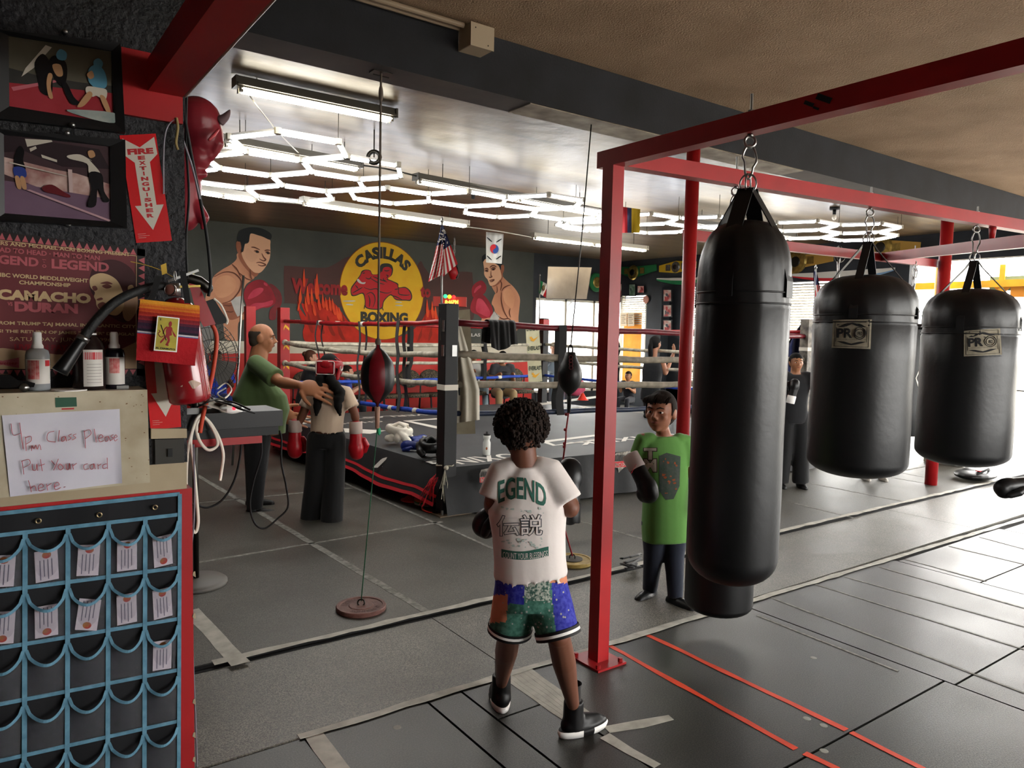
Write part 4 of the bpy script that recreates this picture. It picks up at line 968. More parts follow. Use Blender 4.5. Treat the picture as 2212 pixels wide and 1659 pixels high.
def human(label,J,s,skin,top=None,bottom=None,hair=None,shoe=None,sleeve=.6,hk=7.3,fat=1.0,fd=1.0,vox=.012,hands='simple',bfd=None,shorts=0,wide=0,hem=.03,cat='person',group=None,nk=1.0,armr=1.0,face=True,legr=1.0,toplabel=None,neckhole=True,sw=1.0,fs=1.0):
    hh=s/hk; head=J['head']; Rh=basis(J['face'],J.get('up',(0,0,1)))
    sh,el,wr,hip,kn,an=J['sh'],J['el'],J['wr'],J['hip'],J['kn'],J['an']
    pel=(hip[0]+hip[1])/2; shc=(sh[0]+sh[1])/2; root=thing('person',label,cat,(pel.x,pel.y,min(an[0].z,an[1].z)-.05),group)
    up=(shc-pel).normalized(); rt=(sh[1]-sh[0]).normalized(); rt=(rt-up*rt.dot(up)).normalized(); fw=up.cross(rt).normalized()
    if fw.dot(J['bodyf'])<0: rt=-rt; fw=up.cross(rt).normalized()
    W=(sh[1]-sh[0]).length/2; T=(shc-pel).length
    def hp(x,y,z): return head+Rh@V((x,y,z))*hh
    # torso profile (height fraction, half width, half depth, forward shift)
    TP=[(-.20,.088*s*fat,.066*s*fat*fd,0),(-.02,.092*s*fat,.070*s*fat*fd,0),(.22,.086*s*fat,.068*s*fat*fd,.012*s*(fd-1)*4),(.45,.088*s*fat,.068*s*fat*fd,.006*s*(fd-1)*4),(.68,.096*s*max(1,fat*.92),.068*s*fat,0),(.86,W*1.0,.060*s,0),(.98,W*.86,.045*s,0),(1.06,W*.45,.036*s,0)]
    q=MB(); q.loft([ringp(pel+up*T*t+fw*f,rt,fw,w*.86,d*.84) for t,w,d,f in TP])
    neck=J.get('neck',shc+up*.03*s); q.caps([neck-up*.03*s,hp(0,-.06,-.3)],[.036*s*nk,.033*s*nk],14)
    q.ell(hp(0,-.04,.07),(.335*hh,.405*hh,.40*hh),Rh,20,14); q.ell(hp(0,.075,-.14),(.285*hh,.295*hh,.335*hh),Rh,18,12)
    if face:
        q.ell(hp(0,.22,-.38),(.12*hh,.10*hh,.09*hh),Rh); q.tube([hp(0,.36,.04),hp(0,.43,-.07),hp(0,.45,-.13)],[.03*hh,.045*hh,.065*hh],10); q.ell(hp(.05,.395,-.14),(.035*hh,.04*hh,.035*hh),Rh,10,6); q.ell(hp(-.05,.395,-.14),(.035*hh,.04*hh,.035*hh),Rh,10,6)
        q.caps([hp(-.2,.30,.1),hp(-.08,.365,.09),hp(0,.36,.07),hp(.08,.365,.09),hp(.2,.30,.1)],[.03*hh,.042*hh,.03*hh,.042*hh,.03*hh],8)
        q.caps([hp(-.08,.325,-.25),hp(0,.35,-.25),hp(.08,.325,-.25)],[.03*hh,.048*hh,.03*hh],8)
        for sd in (-1,1): q.ell(hp(sd*.17,.25,-.1),(.1*hh,.09*hh,.1*hh),Rh)
    for sd in (-1,1): q.ell(hp(sd*.345,-.03,-.04),(.045*hh,.095*hh,.15*hh),Rh,12,8)
    for k in (0,1):
        q.caps([sh[k],el[k].lerp(sh[k],.45),el[k]],[.034*s*armr,.031*s*armr,.024*s*armr],12); q.caps([el[k],el[k].lerp(wr[k],.3),wr[k]],[.025*s*armr,.026*s*armr,.0165*s*armr],12)
        lr=legr*(.72 if bottom is not None and not shorts else 1); q.caps([hip[k],hip[k].lerp(kn[k],.5),kn[k]],[.054*s*lr,.047*s*lr,.034*s*lr],14); q.caps([kn[k],kn[k].lerp(an[k],.33),an[k]],[.033*s*lr,.036*s*lr,.020*s*legr],12)
        if hands!='none' and J.get('hd') and J['hd'][k] is not None:
            d,nm=J['hd'][k]
            if hands=='full': hand(q,wr[k],d,nm,s,J.get('curl',(.4,.4))[k],J.get('hside',(1,1))[k])
            else:
                d=V(d).normalized(); q.ell(wr[k]+d*.03*s,.024*s); q.caps([wr[k]+d*.03*s,wr[k]+d*.075*s],[.02*s,.012*s],8)
    body=blob('body',q,skin,root,vox*.8,4)
    sc=1.0
    if top is not None:
        q=MB(); TS=[(-.20-hem,TP[1][1]*1.03,TP[1][2]*1.05,0)]+[(t,w*1.03+.004*s,d*1.04+.004*s,f) for t,w,d,f in TP[1:6]]+[(.97,W*.92,.052*s,0),(1.05,W*.50,.043*s,0)]
        q.loft([ringp(pel+up*T*t+fw*f,rt,fw,w*sw,d) for t,w,d,f in TS])
        if sleeve:
            for k in (0,1):
                L=sleeve; a=sh[k]; 
                if L<=1: e=a.lerp(el[k],L); q.caps([a+(shc-a)*.3,a,a.lerp(e,.5)],[.040*s,.040*s*armr,.042*s*armr],14); q.tube([a,a.lerp(e,.5),e],[.040*s*armr,.042*s*armr,.045*s*armr],14)
                else: q.caps([a+(shc-a)*.12,a,el[k]],[.040*s,.046*s*armr,.038*s*armr],14); q.tube([el[k],el[k].lerp(wr[k],.9)],[.038*s*armr,.03*s*armr],14)
        o=blob('shirt',q,top,root,vox,4)
        if toplabel: o['label']=toplabel
        J['shirt']=o
    if bottom is not None:
        q=MB(); q.loft([ringp(pel+up*T*t,rt,fw,w*1.02,d*1.04) for t,w,d in ((.12,TP[1][1]*.97,TP[1][2]*.97*(bfd or 1)),(0,TP[1][1],TP[1][2]*(bfd or 1)),(-.2,TP[0][1]*1.0,TP[0][2]*(bfd or 1)))])
        for k in (0,1):
            if shorts:
                e=kn[k].lerp(hip[k],-.0)+(kn[k]-hip[k])*(shorts-1); q.caps([hip[k],hip[k].lerp(e,.4)],[.062*s*legr,.062*s*legr],16); q.tube([hip[k],hip[k].lerp(e,.5),e],[.062*s*legr,.062*s*legr,.060*s*legr],16)
            else:
                w1=(.060+.0*wide)*s; w2=(.044+.014*wide)*s; w3=(.032+.030*wide)*s
                q.caps([hip[k],hip[k].lerp(kn[k],.5),kn[k]],[w1*legr,(w1+w2)/2*legr,w2*legr],16); q.caps([kn[k],kn[k].lerp(an[k],.6)],[w2*legr,(w2*.4+w3*.6)*legr],16); q.tube([kn[k],kn[k].lerp(an[k],.5),an[k]+V((0,0,-.018*s))],[w2*legr,(w2+w3)/2*legr,w3*legr],16)
        o=blob('trousers' if not shorts else 'shorts',q,bottom,root,vox,4); J['bottom']=o
    if shoe is not None:
        for k in (0,1):
            f=J['toe'][k].normalized(); a=an[k]; g=a+V((0,0,-.035*s)); s_0=s; s=s*fs; x=f.cross(V((0,0,1))); R=Matrix((x,f,V((0,0,1)))).transposed()
            q=MB(); q.caps([a+V((0,0,-.005*s))-f*.004*s,g-f*.012*s,],[.026*s,.027*s],12); q.caps([g-f*.02*s,g+f*.04*s+V((0,0,-.003*s)),g+f*.085*s+V((0,0,-.008*s))],[.026*s,.026*s,.021*s],12); q.ell(g+f*.03*s+V((0,0,-.004*s)),(.028*s,.07*s,.02*s),R)
            o=blob('shoe',q,shoe[0],root,.008,3)
            zb_=min(v.co.z for v in o.data.vertices); 
            q=MB(); z0=wloc(root).z+zb_; rg=[]
            for zz,sc_ in ((z0-.002,.98),(z0+.014,1.02)):
                rg.append([V((g.x,g.y,zz))+f*(.032*s)+x*math.cos(t)*.031*s*sc_+f*math.sin(t)*.082*s*sc_ for t in [2*PI*i/24 for i in range(24)]])
            q.loft(rg); q.build('sole',shoe[1],o,True); s=s_0
    if face:
        for sd in (-1,1):
            e=MB().ell(hp(sd*.13,.305,.0),(.058*hh,.045*hh,.026*hh),Rh,12,8).build('eye',mat('eye_white','cfc8c0',.3),root,True)
            MB().ell(hp(sd*.13,.338,.0),(.030*hh,.018*hh,.025*hh),Rh,10,6).build('iris',mat('iris','1c120c',.2),e,True)
            MB().caps([hp(sd*.065,.405,.095),hp(sd*.14,.395,.12),hp(sd*.21,.335,.095)],[.012*hh,.018*hh,.009*hh],6).build('eyebrow',mat('brow','1d1410',.9),root,True)
        MB().caps([hp(-.085,.345,-.25),hp(-.03,.388,-.243),hp(.03,.388,-.243),hp(.085,.345,-.25)],[.006*hh,.018*hh,.018*hh,.006*hh],8).build('lips',mat('lips','8a4a40',.5),root,True)
    if hair:
        kind,hm=hair; q=MB()
        if kind in('short','bald','bun','long','kid'):
            k={'bald':1.012,'short':1.08,'kid':1.10}.get(kind,1.1)
            q.ell(hp(0,-.06,.08),(.338*hh*k,.395*hh*k,.40*hh*k),Rh,22,16)
            q.ell(hp(0,-.20,-.10),(.30*hh,.24*hh,.28*hh),Rh,16,10)
            o=blob('hair',q,hm,root,.009,2)
            # cut the shell in front of the hairline
            b=bmesh.new(); b.from_mesh(o.data); wl=wloc(root); dl=[]
            for v in b.verts:
                l=Rh.transposed()@(v.co+wl-head)/hh
                hl=(.20 if kind!='bald' else .62)-.35*max(0,-l.y+.05) -.3*max(0,.0-l.y)
                if kind=='bald': hl=-.05; lim= l.y>-.02 or l.z>.22 or l.z<-.3
                else: lim=(l.z<hl and l.y>.02 and not(abs(l.x)>.3 and l.y<.12 and l.z>-.1)) 
                if lim: dl.append(v)
            bmesh.ops.delete(b,geom=dl,context='VERTS'); b.to_mesh(o.data); b.free()
            if kind=='kid':
                rnd=random.Random(3); q=MB()
                for i in range(60):
                    x=rnd.uniform(-.30,.30); p0=hp(x,.10+rnd.uniform(0,.06),.46-abs(x)*.35); p1=hp(x*1.03+.04,.315-abs(x)*.3,.38-abs(x)*.25); p2=hp(x*1.04+.06,.375-abs(x)*.42,.20+rnd.uniform(-.02,.05)); q.tube([p0,p1,p2],[.035*hh,.035*hh,.012*hh],6,flat=.5)
                q.build('fringe',hm,o,True)
            if kind=='bun': MB().ell(hp(0,-.42,.22),(.2*hh,.17*hh,.18*hh),Rh).build('hair_bun',hm,o,True)
            if kind=='long':
                MB().caps([hp(0,-.40,.12),hp(0,-.52,-.25),hp(.02,-.46,-.8),hp(0,-.38,-1.25)],[.13*hh,.17*hh,.16*hh,.07*hh],12).build('ponytail',hm,o,True)
    J['root']=root; J['hp']=hp; J['hh']=hh; J['Rh']=Rh; J['body']=body
    return root
dz=V((0,0,1))
def rayproj(me,bvh,off=.003,sub=.02,back=None):
    b=bmesh.new(); b.from_mesh(me)
    for _ in range(4):
        es=[e for e in b.edges if e.calc_length()>sub]
        if not es: break
        bmesh.ops.subdivide_edges(b,edges=es,cuts=1); bmesh.ops.triangulate(b,faces=b.faces[:])
    for v in b.verts:
        r=(v.co-O).normalized(); h=bvh.ray_cast(O,r)
        if h[0] is not None: v.co=h[0]-r*off
    b.to_mesh(me); b.free(); return me
black_hair=mat('hair_black','0b0908',.8,spec=.2); brown_hair=mat('hair_brown','1d130d',.85,spec=.2); grey_hair=mat('hair_stubble','3b332b',.8)
# --- boy in shorts, back view
gL=PZ(1079,1528); gR=PZ(1243,1588); d0=2.66
P=lambda x,y,dd=0:PD(x,y,d0+dd)
aL=PD(1083,1478,dep(gL)); aL.z=max(aL.z,.075); aR=PD(1239,1527,dep(gR)); 
back=-CF; J=dict(head=P(1129,930,.0),face=CF+CR*-.12,neck=P(1132,992),bodyf=CF,sh=[P(1087,1020),P(1184,1018)],el=[P(1066,1085,.0),P(1231,1098,-.03)],wr=[P(1066,1108,.10),P(1229,1076,.05)],hip=[P(1117,1262),P(1178,1262)],kn=[P(1101,1362,.04),P(1206,1372,-.03)],an=[aL,aR],legb=[-CF,-CF],hd=[None,None],toe=[V((.45,.9,0)),V((.93,-.1,0))])
J['neck']=P(1133,990)
human('boy in a white T-shirt and patterned shorts, seen from behind, wearing black gloves',J,1.40,skinm('boy','6d4433'),fabric('dcd3ce'),fabric('2a6048'),None,None,sleeve=.86,hk=6.5,vox=.0075,hands='none',shorts=.98,hem=-.29,sw=1.0,face=True,armr=1.0,legr=.92)
boy=J['root']; BJ=J
# afro
c=P(1127,918,.0); q=MB(); rnd=random.Random(11); q.ell(c,(.092,.100,.088),basis(CF),28,20)
rr=V((.094,.100,.090)); Rb=basis(CF)
for i in range(1500):
    z=rnd.uniform(-1,1); a=rnd.uniform(0,2*PI); t=math.sqrt(1-z*z); n=V((t*math.cos(a),t*math.sin(a),z))
    if n.z<-.55 and n.y>-.2: continue
    p=c+Rb@V((n.x*rr.x,n.y*rr.y,n.z*rr.z))*rnd.uniform(.97,1.06); q.ell(p,rnd.uniform(.004,.0085),n=6,m=4)
afro=q.build('hair',mat('afro','15100d',.95,noise=('2a1d16',60)),boy); afro['label']='round dark afro'
# shirt prints
T=bvh_of(J['shirt']); ink=mat('ink_green2','2f5f52',.8); inkd=mat('ink_dark','3c3f46',.8); sw_=mat('print_pale','d6ccc8',.85); ds=d0-.3
def on(me,m_,nm='shirt_print'): rayproj(me,T,.0022 if m_ is not sw_ else .0035); return link(nm,me,J['shirt'],m_)
def arc(a,b): return a,b-.75*(2*a-1)**2*.9+.0
me=tfit('EGEND',PD(1076,1082,ds),PD(1180,1094,ds),PD(1128,1026,ds)-PD(1128,1078,ds),bold=.02,warp=lambda a,b:(a,b*.92+.30*(1-(2*a-1)**2)-.12)); on(me,ink)
me=tfit('伝説',PD(1072,1160,ds),PD(1173,1158,ds),PD(1120,1112,ds)-PD(1120,1160,ds),bold=.035); on(me,inkd)
me=tfit('伝説',PD(1074,1158,ds),PD(1171,1156,ds),PD(1120,1114,ds)-PD(1120,1158,ds),bold=.006); on(me,sw_)
q=MB(); N=14
q.flat([PD(1083+102*i/N,1186+6*math.sin(i/N*PI*1.2)-2*i/N,ds) for i in range(N+1)]+[PD(1185-102*i/N,1204+7*math.sin((N-i)/N*PI)-3*(N-i)/N,ds) for i in range(N+1)]); on(q.mesh(),ink)
me=tfit('COUNT YOUR BLESSINGS',PD(1086,1205,ds),PD(1183,1202,ds),PD(1130,1190,ds)-PD(1130,1203,ds),bold=.0,warp=lambda a,b:(a,b-.35*math.sin(a*PI))); on(me,sw_)
rnd=random.Random(5)
q=MB()
for i in range(34):
    x,y=rnd.uniform(1082,1176),rnd.choice((rnd.uniform(1094,1108),rnd.uniform(1162,1184))); r=rnd.uniform(1,3.2)
    q.flat([PD(x+r*1.4*math.cos(t)*rnd.uniform(.5,1.4),y+r*math.sin(t)*rnd.uniform(.5,1.4),ds) for t in [2*PI*k/7 for k in range(7)]])
on(q.mesh(),mat('print_faint','aeb9b3',.9),'faded_print')
# shorts patchwork and hem bands
o=J['bottom']; me=o.data; me.materials.clear()
for m_ in (mat('sh_green','2f5f50',.8,noise=('4c7a6c',60),mix=.2),mat('sh_blue','1f2288',.8,noise=('3a3fa0',70),mix=.2),mat('sh_orange','d28a6a',.8,noise=('c27a58',12)),mat('sh_paisley','35564c',.8,noise=('b0b4a8',110),mix=.15)): me.materials.append(m_)
wl=wloc(o)
for f in me.polygons:
    p=f.center+wl; r=p-O; x=r.dot(CR)/r.dot(CF)*F+CX; y=r.dot(CD)/r.dot(CF)*F+CY; mi=0
    if x<1132 and y<1305: mi=1
    if x<1096-(y-1300)*.05 and 1285<y<1345: mi=2
    if x>1190+(y-1260)*.10 and y>1258: mi=1
    if x>1186 and y<1260: mi=2
    if 1134<x<1188 and 1245<y<1300: mi=3
    f.material_index=mi
q=MB()
for i in range(40):
    x,y=rnd.uniform(1086,1232),rnd.uniform(1262,1365); r=rnd.uniform(1.2,2.4); q.flat([PD(x+r*math.cos(t),y+r*1.2*math.sin(t),ds) for t in [2*PI*k/6 for k in range(6)]])
T2=bvh_of(o); mm=rayproj(q.mesh(),T2,.002,.05); 
link('bandana_motifs',mm,o,mat('motif','9c9a94',.9))
for k in (0,1):
    h,kk=BJ['hip'][k],BJ['kn'][k]; e=h+(kk-h)*.98; d=(kk-h).normalized()
    for j,(m_,o1) in enumerate((('black',-.022),('white',-.012),('black',-.002))):
        MB().lathe([(.0575*1.4*.92/.92+.001,o1),(.0585*1.4+.001,o1+.0095)],e,28,axis=d,cap=False).build('hem_band',MC[m_],o,True)
# gloves
glove(boy,'boxing_glove',P(1073,1104,.08),basis((CF*.3-CR*.7-dz*.65),dz),.86,BV)
R=basis((dz*.95+CF*.25),-CF); glove(boy,'boxing_glove',P(1231,1062,.06),R,.88,BV)
# bare socks and high sneakers
for k in (0,1):
    f=BJ['toe'][k].normalized(); a=BJ['an'][k].copy(); g=(gL,gR)[k]; a2=V((a.x,a.y,0)); x=f.cross(dz); R=Matrix((x,f,dz)).transposed()
    MB().lathe([(.030,.0),(.031,.075),(.033,.084)],V((a.x,a.y,a.z+.02)),18,cap=False).build('sock',MC['black_cloth'],boy,True)
    q=MB(); q.tube([a2+dz*.15,a2+dz*.08,a2+dz*.03],[.043,.044,.047],14); q.caps([a2+dz*.045-f*.02,a2+dz*.045+f*.05,a2+dz*.035+f*.12],[.038,.038,.03],14); q.ell(a2+dz*.032+f*.06,(.046,.115,.03),R)
    s_=blob('sneaker',q,mat('sneaker_black','0c0c0e',.45),boy,.007,3)
    q=MB(); n=28; rg=[]
    for z,sc_ in ((.001,.95),(.02,1.02),(.03,.98)):
        rg.append([a2+dz*z+f*.052+x*math.cos(t)*.047*sc_+f*math.sin(t)*.125*sc_ for t in [2*PI*i/n for i in range(n)]])
    q.loft(rg); me=q.mesh(); me.materials.append(MC['white']); me.materials.append(MC['black'])
    for fc in me.polygons:
        v=fc.center-a2-f*.052; 
        if abs(v.dot(f))<.035 : fc.material_index=1
    link('sneaker_sole',me,s_,None,True)
# --- girl with head guard, back view
gm=PZ(697,1134); d0=dep(gm)+.1; GD=d0; P=lambda x,y,dd=0:PD(x,y,d0+dd)
J=dict(head=P(712,792,.0),face=CF+CR*.05,neck=P(712,828),bodyf=CF,sh=[P(675,846),P(746,846)],el=[P(655,893,-.02),P(766,893,-.02)],wr=[P(643,920,.0),P(770,917,.02)],hip=[P(686,948),P(724,948)],kn=[P(681,1040),P(722,1040)],an=[P(672,1122,.05),P(716,1124,-.02)],legb=[-CF,-CF],hd=[None,None],toe=[CF-CR*.1,CF+CR*.2])
human('girl in a cream T-shirt, black wide trousers and red gloves, seen from behind',J,1.49,skinm('girl','7a4c38'),fabric('c9b39c'),fabric('08090b'),('short',black_hair),(mat('shoe_red','8a1420',.5),MC['black']),sleeve=.75,hk=6.5,vox=.010,hands='none',wide=1,hem=-.36,face=False,legr=1.05)
girl=J['root']; hp,hh=J['hp'],J['hh']
hg=MB(); rd=mat('guard_red','a01822',.35); R=J['Rh']
pts=[hp(.43*math.cos(a),.49*math.sin(a)-.04,.08) for a in [2*PI*k/24 for k in range(24)]]
hg.tube(pts,.085*hh,10,closed=True,flat=1.9)
for sd in (-1,1):
    hg.ell(hp(sd*.40,-.02,-.10),(.07*hh,.16*hh,.2*hh),R); hg.caps([hp(sd*.38,.12,-.2),hp(sd*.24,.34,-.32)],.09*hh,10); hg.caps([hp(sd*.40,-.15,-.1),hp(sd*.37,-.24,-.45)],.085*hh,10)
g_=blob('head_guard',hg,rd,girl,.009,3)
q=MB(); Rp=basis(-CF); w=.27*hh*1.15
q.box(hp(0,-.50,-.06),(.72*hh,.10*hh,.50*hh),basis(CF),bev=.025); q.build('rear_pad',rd,g_,True)
q=MB(); pp=[hp(x*.34,-.56,-.06+z*.24) for x,z in ((-.9,1),(.9,1),(1,.85),(1,-.85),(.85,-1),(-.85,-1),(-1,-.85),(-1,.85))]; q.tube(pp,.014*hh,6,closed=True); q.build('piping',MC['white'],g_,True)
for sd in (-1,1): MB().torus(hp(sd*.46,-.04,-.02),.11*hh,.035*hh,R@V((1,0,0)),18,8,sc=(1.4,1)).build('ear_ring',mat('guard_grey','b9b4ae',.4),g_,True)
q=MB()
for k in range(2): q.tube([hp(-.35,-.2+.4*k,.25),hp(0,-.15+.3*k,.5),hp(.35,-.2+.4*k,.25)],.045*hh,8,flat=.4)
q.build('top_strap',rd,g_,True)
for sd in (-1,1):
    pts=[hp(sd*.10,-.36,-.20),hp(sd*.22,-.45,-.55),P(712+sd*21,848,-.10),P(712+sd*22-4,872,-.13),P(712+sd*26-3,898,-.12)]
    pts=spline(pts,6,False); q=MB(); n=len(pts)
    q.tube(pts,[.05*hh+.16*hh*math.sin(PI*min(1,(i+2)/n))**.7*(1+.16*math.sin(i*1.7)) for i in range(n)],12); q.build('pigtail',black_hair,girl,True)
for wx,gx,gy,s1 in ((643,637,955,-1),(770,769,958,1)):
    c=P(gx,gy-8,0); glove(girl,'boxing_glove',c,basis((-dz+CR*.02*s1),-CF*1.0),1.25,mat('glove_red','a5141e',.3),None,mat('glove_white','b8a69c',.5))
# --- man in green T-shirt
gm=PZ(556,1103); d0=dep(gm); P=lambda x,y,dd=0:PD(x,y,d0+dd); fwm=(CR*.97+CF*.2).normalized(); sdm=V((fwm.y,-fwm.x,0)).normalized() # toward camera side
sdm=-CF
J=dict(head=P(567,730,0),face=fwm-dz*.04,neck=P(557,766),bodyf=fwm,sh=[P(556,784,.19),P(551,784,-.19)],el=[P(575,865,.26),P(607,826,-.36)],wr=[P(600,890,.22),PD(648,832,GD-.15)],hip=[P(558,915,.10),P(556,915,-.10)],kn=[P(556,1005,.1),P(553,1010,-.10)],an=[P(549,1072,.13),P(550,1092,-.10)],legb=[-fwm,-fwm],hd=[(dz*-.5+fwm,-CF),(CR*1.0+CD*.28,-CF*.9+dz*.45)],toe=[fwm,fwm],curl=(.5,.4),hside=(1,-1))
human('bald man in a green T-shirt and black trousers reaching toward the girl\'s shoulder',J,1.75,skinm('man','a06a4a'),fabric('4d6238'),fabric('0b0c10'),('bald',grey_hair),(mat('shoe_black','111113',.5),MC['black']),sleeve=.80,hk=6.35,nk=1.35,bfd=.62,fat=1.22,fd=1.55,vox=.011,hands='full',hem=-.02,legr=1.25,armr=1.15,sw=.9)
# --- boy in green T-shirt, front view
gm=PZ(1428,1293); d0=dep(gm); P=lambda x,y,dd=0:PD(x,y,d0+dd); fb=(-CF*.9-CR*.25).normalized(); fc=(-CF*.82-CR*.52-dz*.02).normalized()
J=dict(head=P(1427,889,0),face=fc,neck=P(1434,928),bodyf=fb,sh=[P(1481,952,.03),P(1389,950,-.02)],el=[P(1500,1040,-.02),P(1370,1012,.02)],wr=[P(1512,1085,-.10),P(1384,1028,-.17)],hip=[P(1460,1130),P(1415,1130)],kn=[P(1456,1200,-.02),P(1412,1195)],an=[PD(1459,1284,dep(PZ(1459,1303))),PD(1404,1268,dep(PZ(1404,1285)))],legb=[CF,CF],hd=[(dz*-1,-CF),None],toe=[-CF*.7+CR*.45,-CF*.75-CR*.65])
human('boy in a green T-shirt with white letters and navy trousers facing the viewer',J,1.30,skinm('boy2','97634b'),fabric('5a8a42'),fabric('1b2130'),('kid',brown_hair),(mat('shoe_black2','17181b',.4),MC['black']),sleeve=.62,hk=4.85,vox=.0085,hands='simple',hem=.02,legr=1.15,fat=1.16,sw=1.05,fs=1.2)
b2y=J['root']; T=bvh_of(J['shirt']); ds=d0-.4
def on(me,m_,nm='shirt_print',off=.003): rayproj(me,T,off); return link(nm,me,J['shirt'],m_)
on(tfit('T',PD(1389,995,ds),PD(1420,995,ds),PD(1400,967,ds)-PD(1400,995,ds),bold=.09),mat('ink_maroon','3a2a2a',.8),off=.002); on(tfit('M',PD(1389,1021,ds),PD(1420,1021,ds),PD(1400,990,ds)-PD(1400,1021,ds),bold=.09),MC['ink_maroon'],off=.002)
on(tfit('T',PD(1391,993,ds),PD(1418,993,ds),PD(1400,968,ds)-PD(1400,993,ds),bold=.05),mat('print_cream','a39a8c',.8),off=.004); on(tfit('M',PD(1391,1019,ds),PD(1418,1019,ds),PD(1400,992,ds)-PD(1400,1019,ds),bold=.05),MC['print_cream'],off=.004)
q=MB(); q.flat([PD(x,y,ds) for x,y in ((1424,985),(1440,978),(1470,986),(1468,1050),(1455,1078),(1438,1080),(1424,1060))]); on(q.mesh(),mat('print_grey','454a44',.85,noise=('34453a',40)),'faded_print',.002)
q=MB(); rnd=random.Random(8)
for i in range(16):
    x,y=rnd.uniform(1430,1462),rnd.uniform(990,1068); r=rnd.uniform(1.5,3.6); q.flat([PD(x+r*math.cos(t)*rnd.uniform(.5,1.5),y+r*math.sin(t)*rnd.uniform(.4,1.2),ds) for t in [2*PI*k/6 for k in range(6)]])
on(q.mesh(),mat('print_orange','8a4a2a',.85),'faded_print',.004)
glove(b2y,'boxing_glove',P(1386,1029,-.19),basis((CR*.45-CF*.35-dz*.85),-CF*.6+dz*.3+CR*.5),1.2,BV,None,mat('cuff_white','b8aaa4',.5))
link('cuff_lettering',tfit('RIVAL',P(1362,1024,-.28),P(1374,1002,-.28),V((.012,0,.006)),.03),b2y,MC['stripe_red'])
# --- girl in the ring
gm=PZ(1405,903,ZD); d0=dep(gm); P=lambda x,y,dd=0:PD(x,y,d0+dd); fr=(CR*.6+CF*.8).normalized()
J=dict(head=P(1416,742,0),face=(CR*.75+CF*.6),neck=P(1412,768),bodyf=fr,sh=[P(1393,779,.05),P(1430,779,-.03)],el=[P(1362,776,.1),P(1437,806,-.02)],wr=[P(1330,771,.15),P(1448,783,.08)],hip=[P(1396,850,.04),P(1414,850,-.04)],kn=[P(1398,895,-.05),P(1418,885,.2)],an=[P(1396,930,.05),P(1412,925,.05)],legb=[-fr,-fr],hd=[(-CR,dz),(dz+CR*.3,CR)],toe=[fr,fr])
sf=V((0,0,0))
for k in (0,1): J['an'][k].z=ZD+.08
J['kn'][1]=(J['hip'][1]+J['an'][1])/2+fr*.08; J['kn'][0]=(J['hip'][0]+J['an'][0])/2+fr*.03
human('girl in a black top training inside the ring with one arm stretched out',J,1.50,skinm('ring','9a6a50'),fabric('0e0f12'),fabric('0a0b0e'),('long',black_hair),(MC['shoe_black'],MC['white']),sleeve=0,hk=6.9,vox=.011,hands='full',hem=.0,legr=1.0)
# --- generic figures
def ang(deg): a=math.radians(deg); return V((math.sin(a),math.cos(a),0))
def generic(label,anchor,zt,face,s,skin,top,bottom,hair='short',hm=None,pose='sit',sleeve=.6,group=None,look=None,shoe=None,z0=.022,arms='lap',legs=1.0,wide=0,fat=1.0):
    """anchor: photo pixel of the head centre, zt its height above ground"""
    h=PZ(anchor[0],anchor[1],zt); f=ang(face); r=V((f.y,-f.x,0)); hk=7.2 if s>1.5 else 6.2
    T=.29*s; p=V((h.x,h.y,0)); neckz=zt-.5*s/hk-.02*s
    if pose=='sit': pelz=neckz-T; pel=p-f*.06*s+dz*pelz
    else: pel=p+dz*(neckz-T)
    shc=p+dz*(neckz-.01*s)
    sh=[shc-r*.098*s,shc+r*.098*s]; hip=[pel-r*.05*s,pel+r*.05*s]
    if pose=='sit':
        kn=[hip[0]+f*.24*s-r*.03*s,hip[1]+f*.24*s+r*.03*s]; an=[V((k.x,k.y,z0+.05*s))+f*.02 for k in kn]
        if arms=='lap': el=[q_-dz*.16*s-(sh[1]-sh[0]).normalized()*(.03*s if i==0 else -.03*s)-f*.0 for i,q_ in enumerate(sh)]; wr=[q_+f*.15*s+dz*.02*s+(shc-q_).normalized()*.09*s*1 for q_ in el]
    else:
        kn=[V((q_.x,q_.y,(q_.z+z0)/2))+f*.02-r*(.02 if i==0 else -.02)*wide for i,q_ in enumerate(hip)]; an=[V((q_.x,q_.y,z0+.05*s))-r*(.04 if i==0 else -.04) for i,q_ in enumerate(hip)]
    if arms=='down' : el=[q_-dz*.18*s-r*(.02*s if i==0 else -.02*s) for i,q_ in enumerate(sh)]; wr=[q_-dz*.15*s+f*.03*s for q_ in el]
    if arms=='up': el=[q_-dz*.12*s+f*.06*s-r*(.03*s if i==0 else -.03*s) for i,q_ in enumerate(sh)]; wr=[q_+dz*.12*s+f*.06*s for q_ in el]
    if arms=='fwd': el=[q_-dz*.05*s+f*.15*s for q_ in sh]; wr=[q_+f*.14*s+dz*.02 for q_ in el]
    J=dict(head=h,face=look or f,neck=shc+dz*.01*s,bodyf=f,sh=sh,el=el,wr=wr,hip=hip,kn=kn,an=an,legb=[-f,-f],hd=[(f-dz*.2,dz)]*2 if arms!='up' else [(dz,f)]*2,toe=[f,f])
    human(label,J,s,skin,top,bottom,(hair,hm or black_hair) if hair else None,shoe or (MC['shoe_black'],MC['white']),sleeve=sleeve,hk=hk,vox=.017,hands='simple',group=group,legr=legs,wide=wide,fat=fat); return J
S1,S2,S3=skinm('tan','9a6a4c'),skinm('light','c0927a'),skinm('dark','6a4634')
jm=generic('seated man in a charcoal shirt and khaki trousers looking down at his phone',(1086,772),1.19,200,1.74,S1,fabric('3a3b40'),fabric('9a8562'),'short',None,fat=1.1,look=ang(200)-dz*.7)
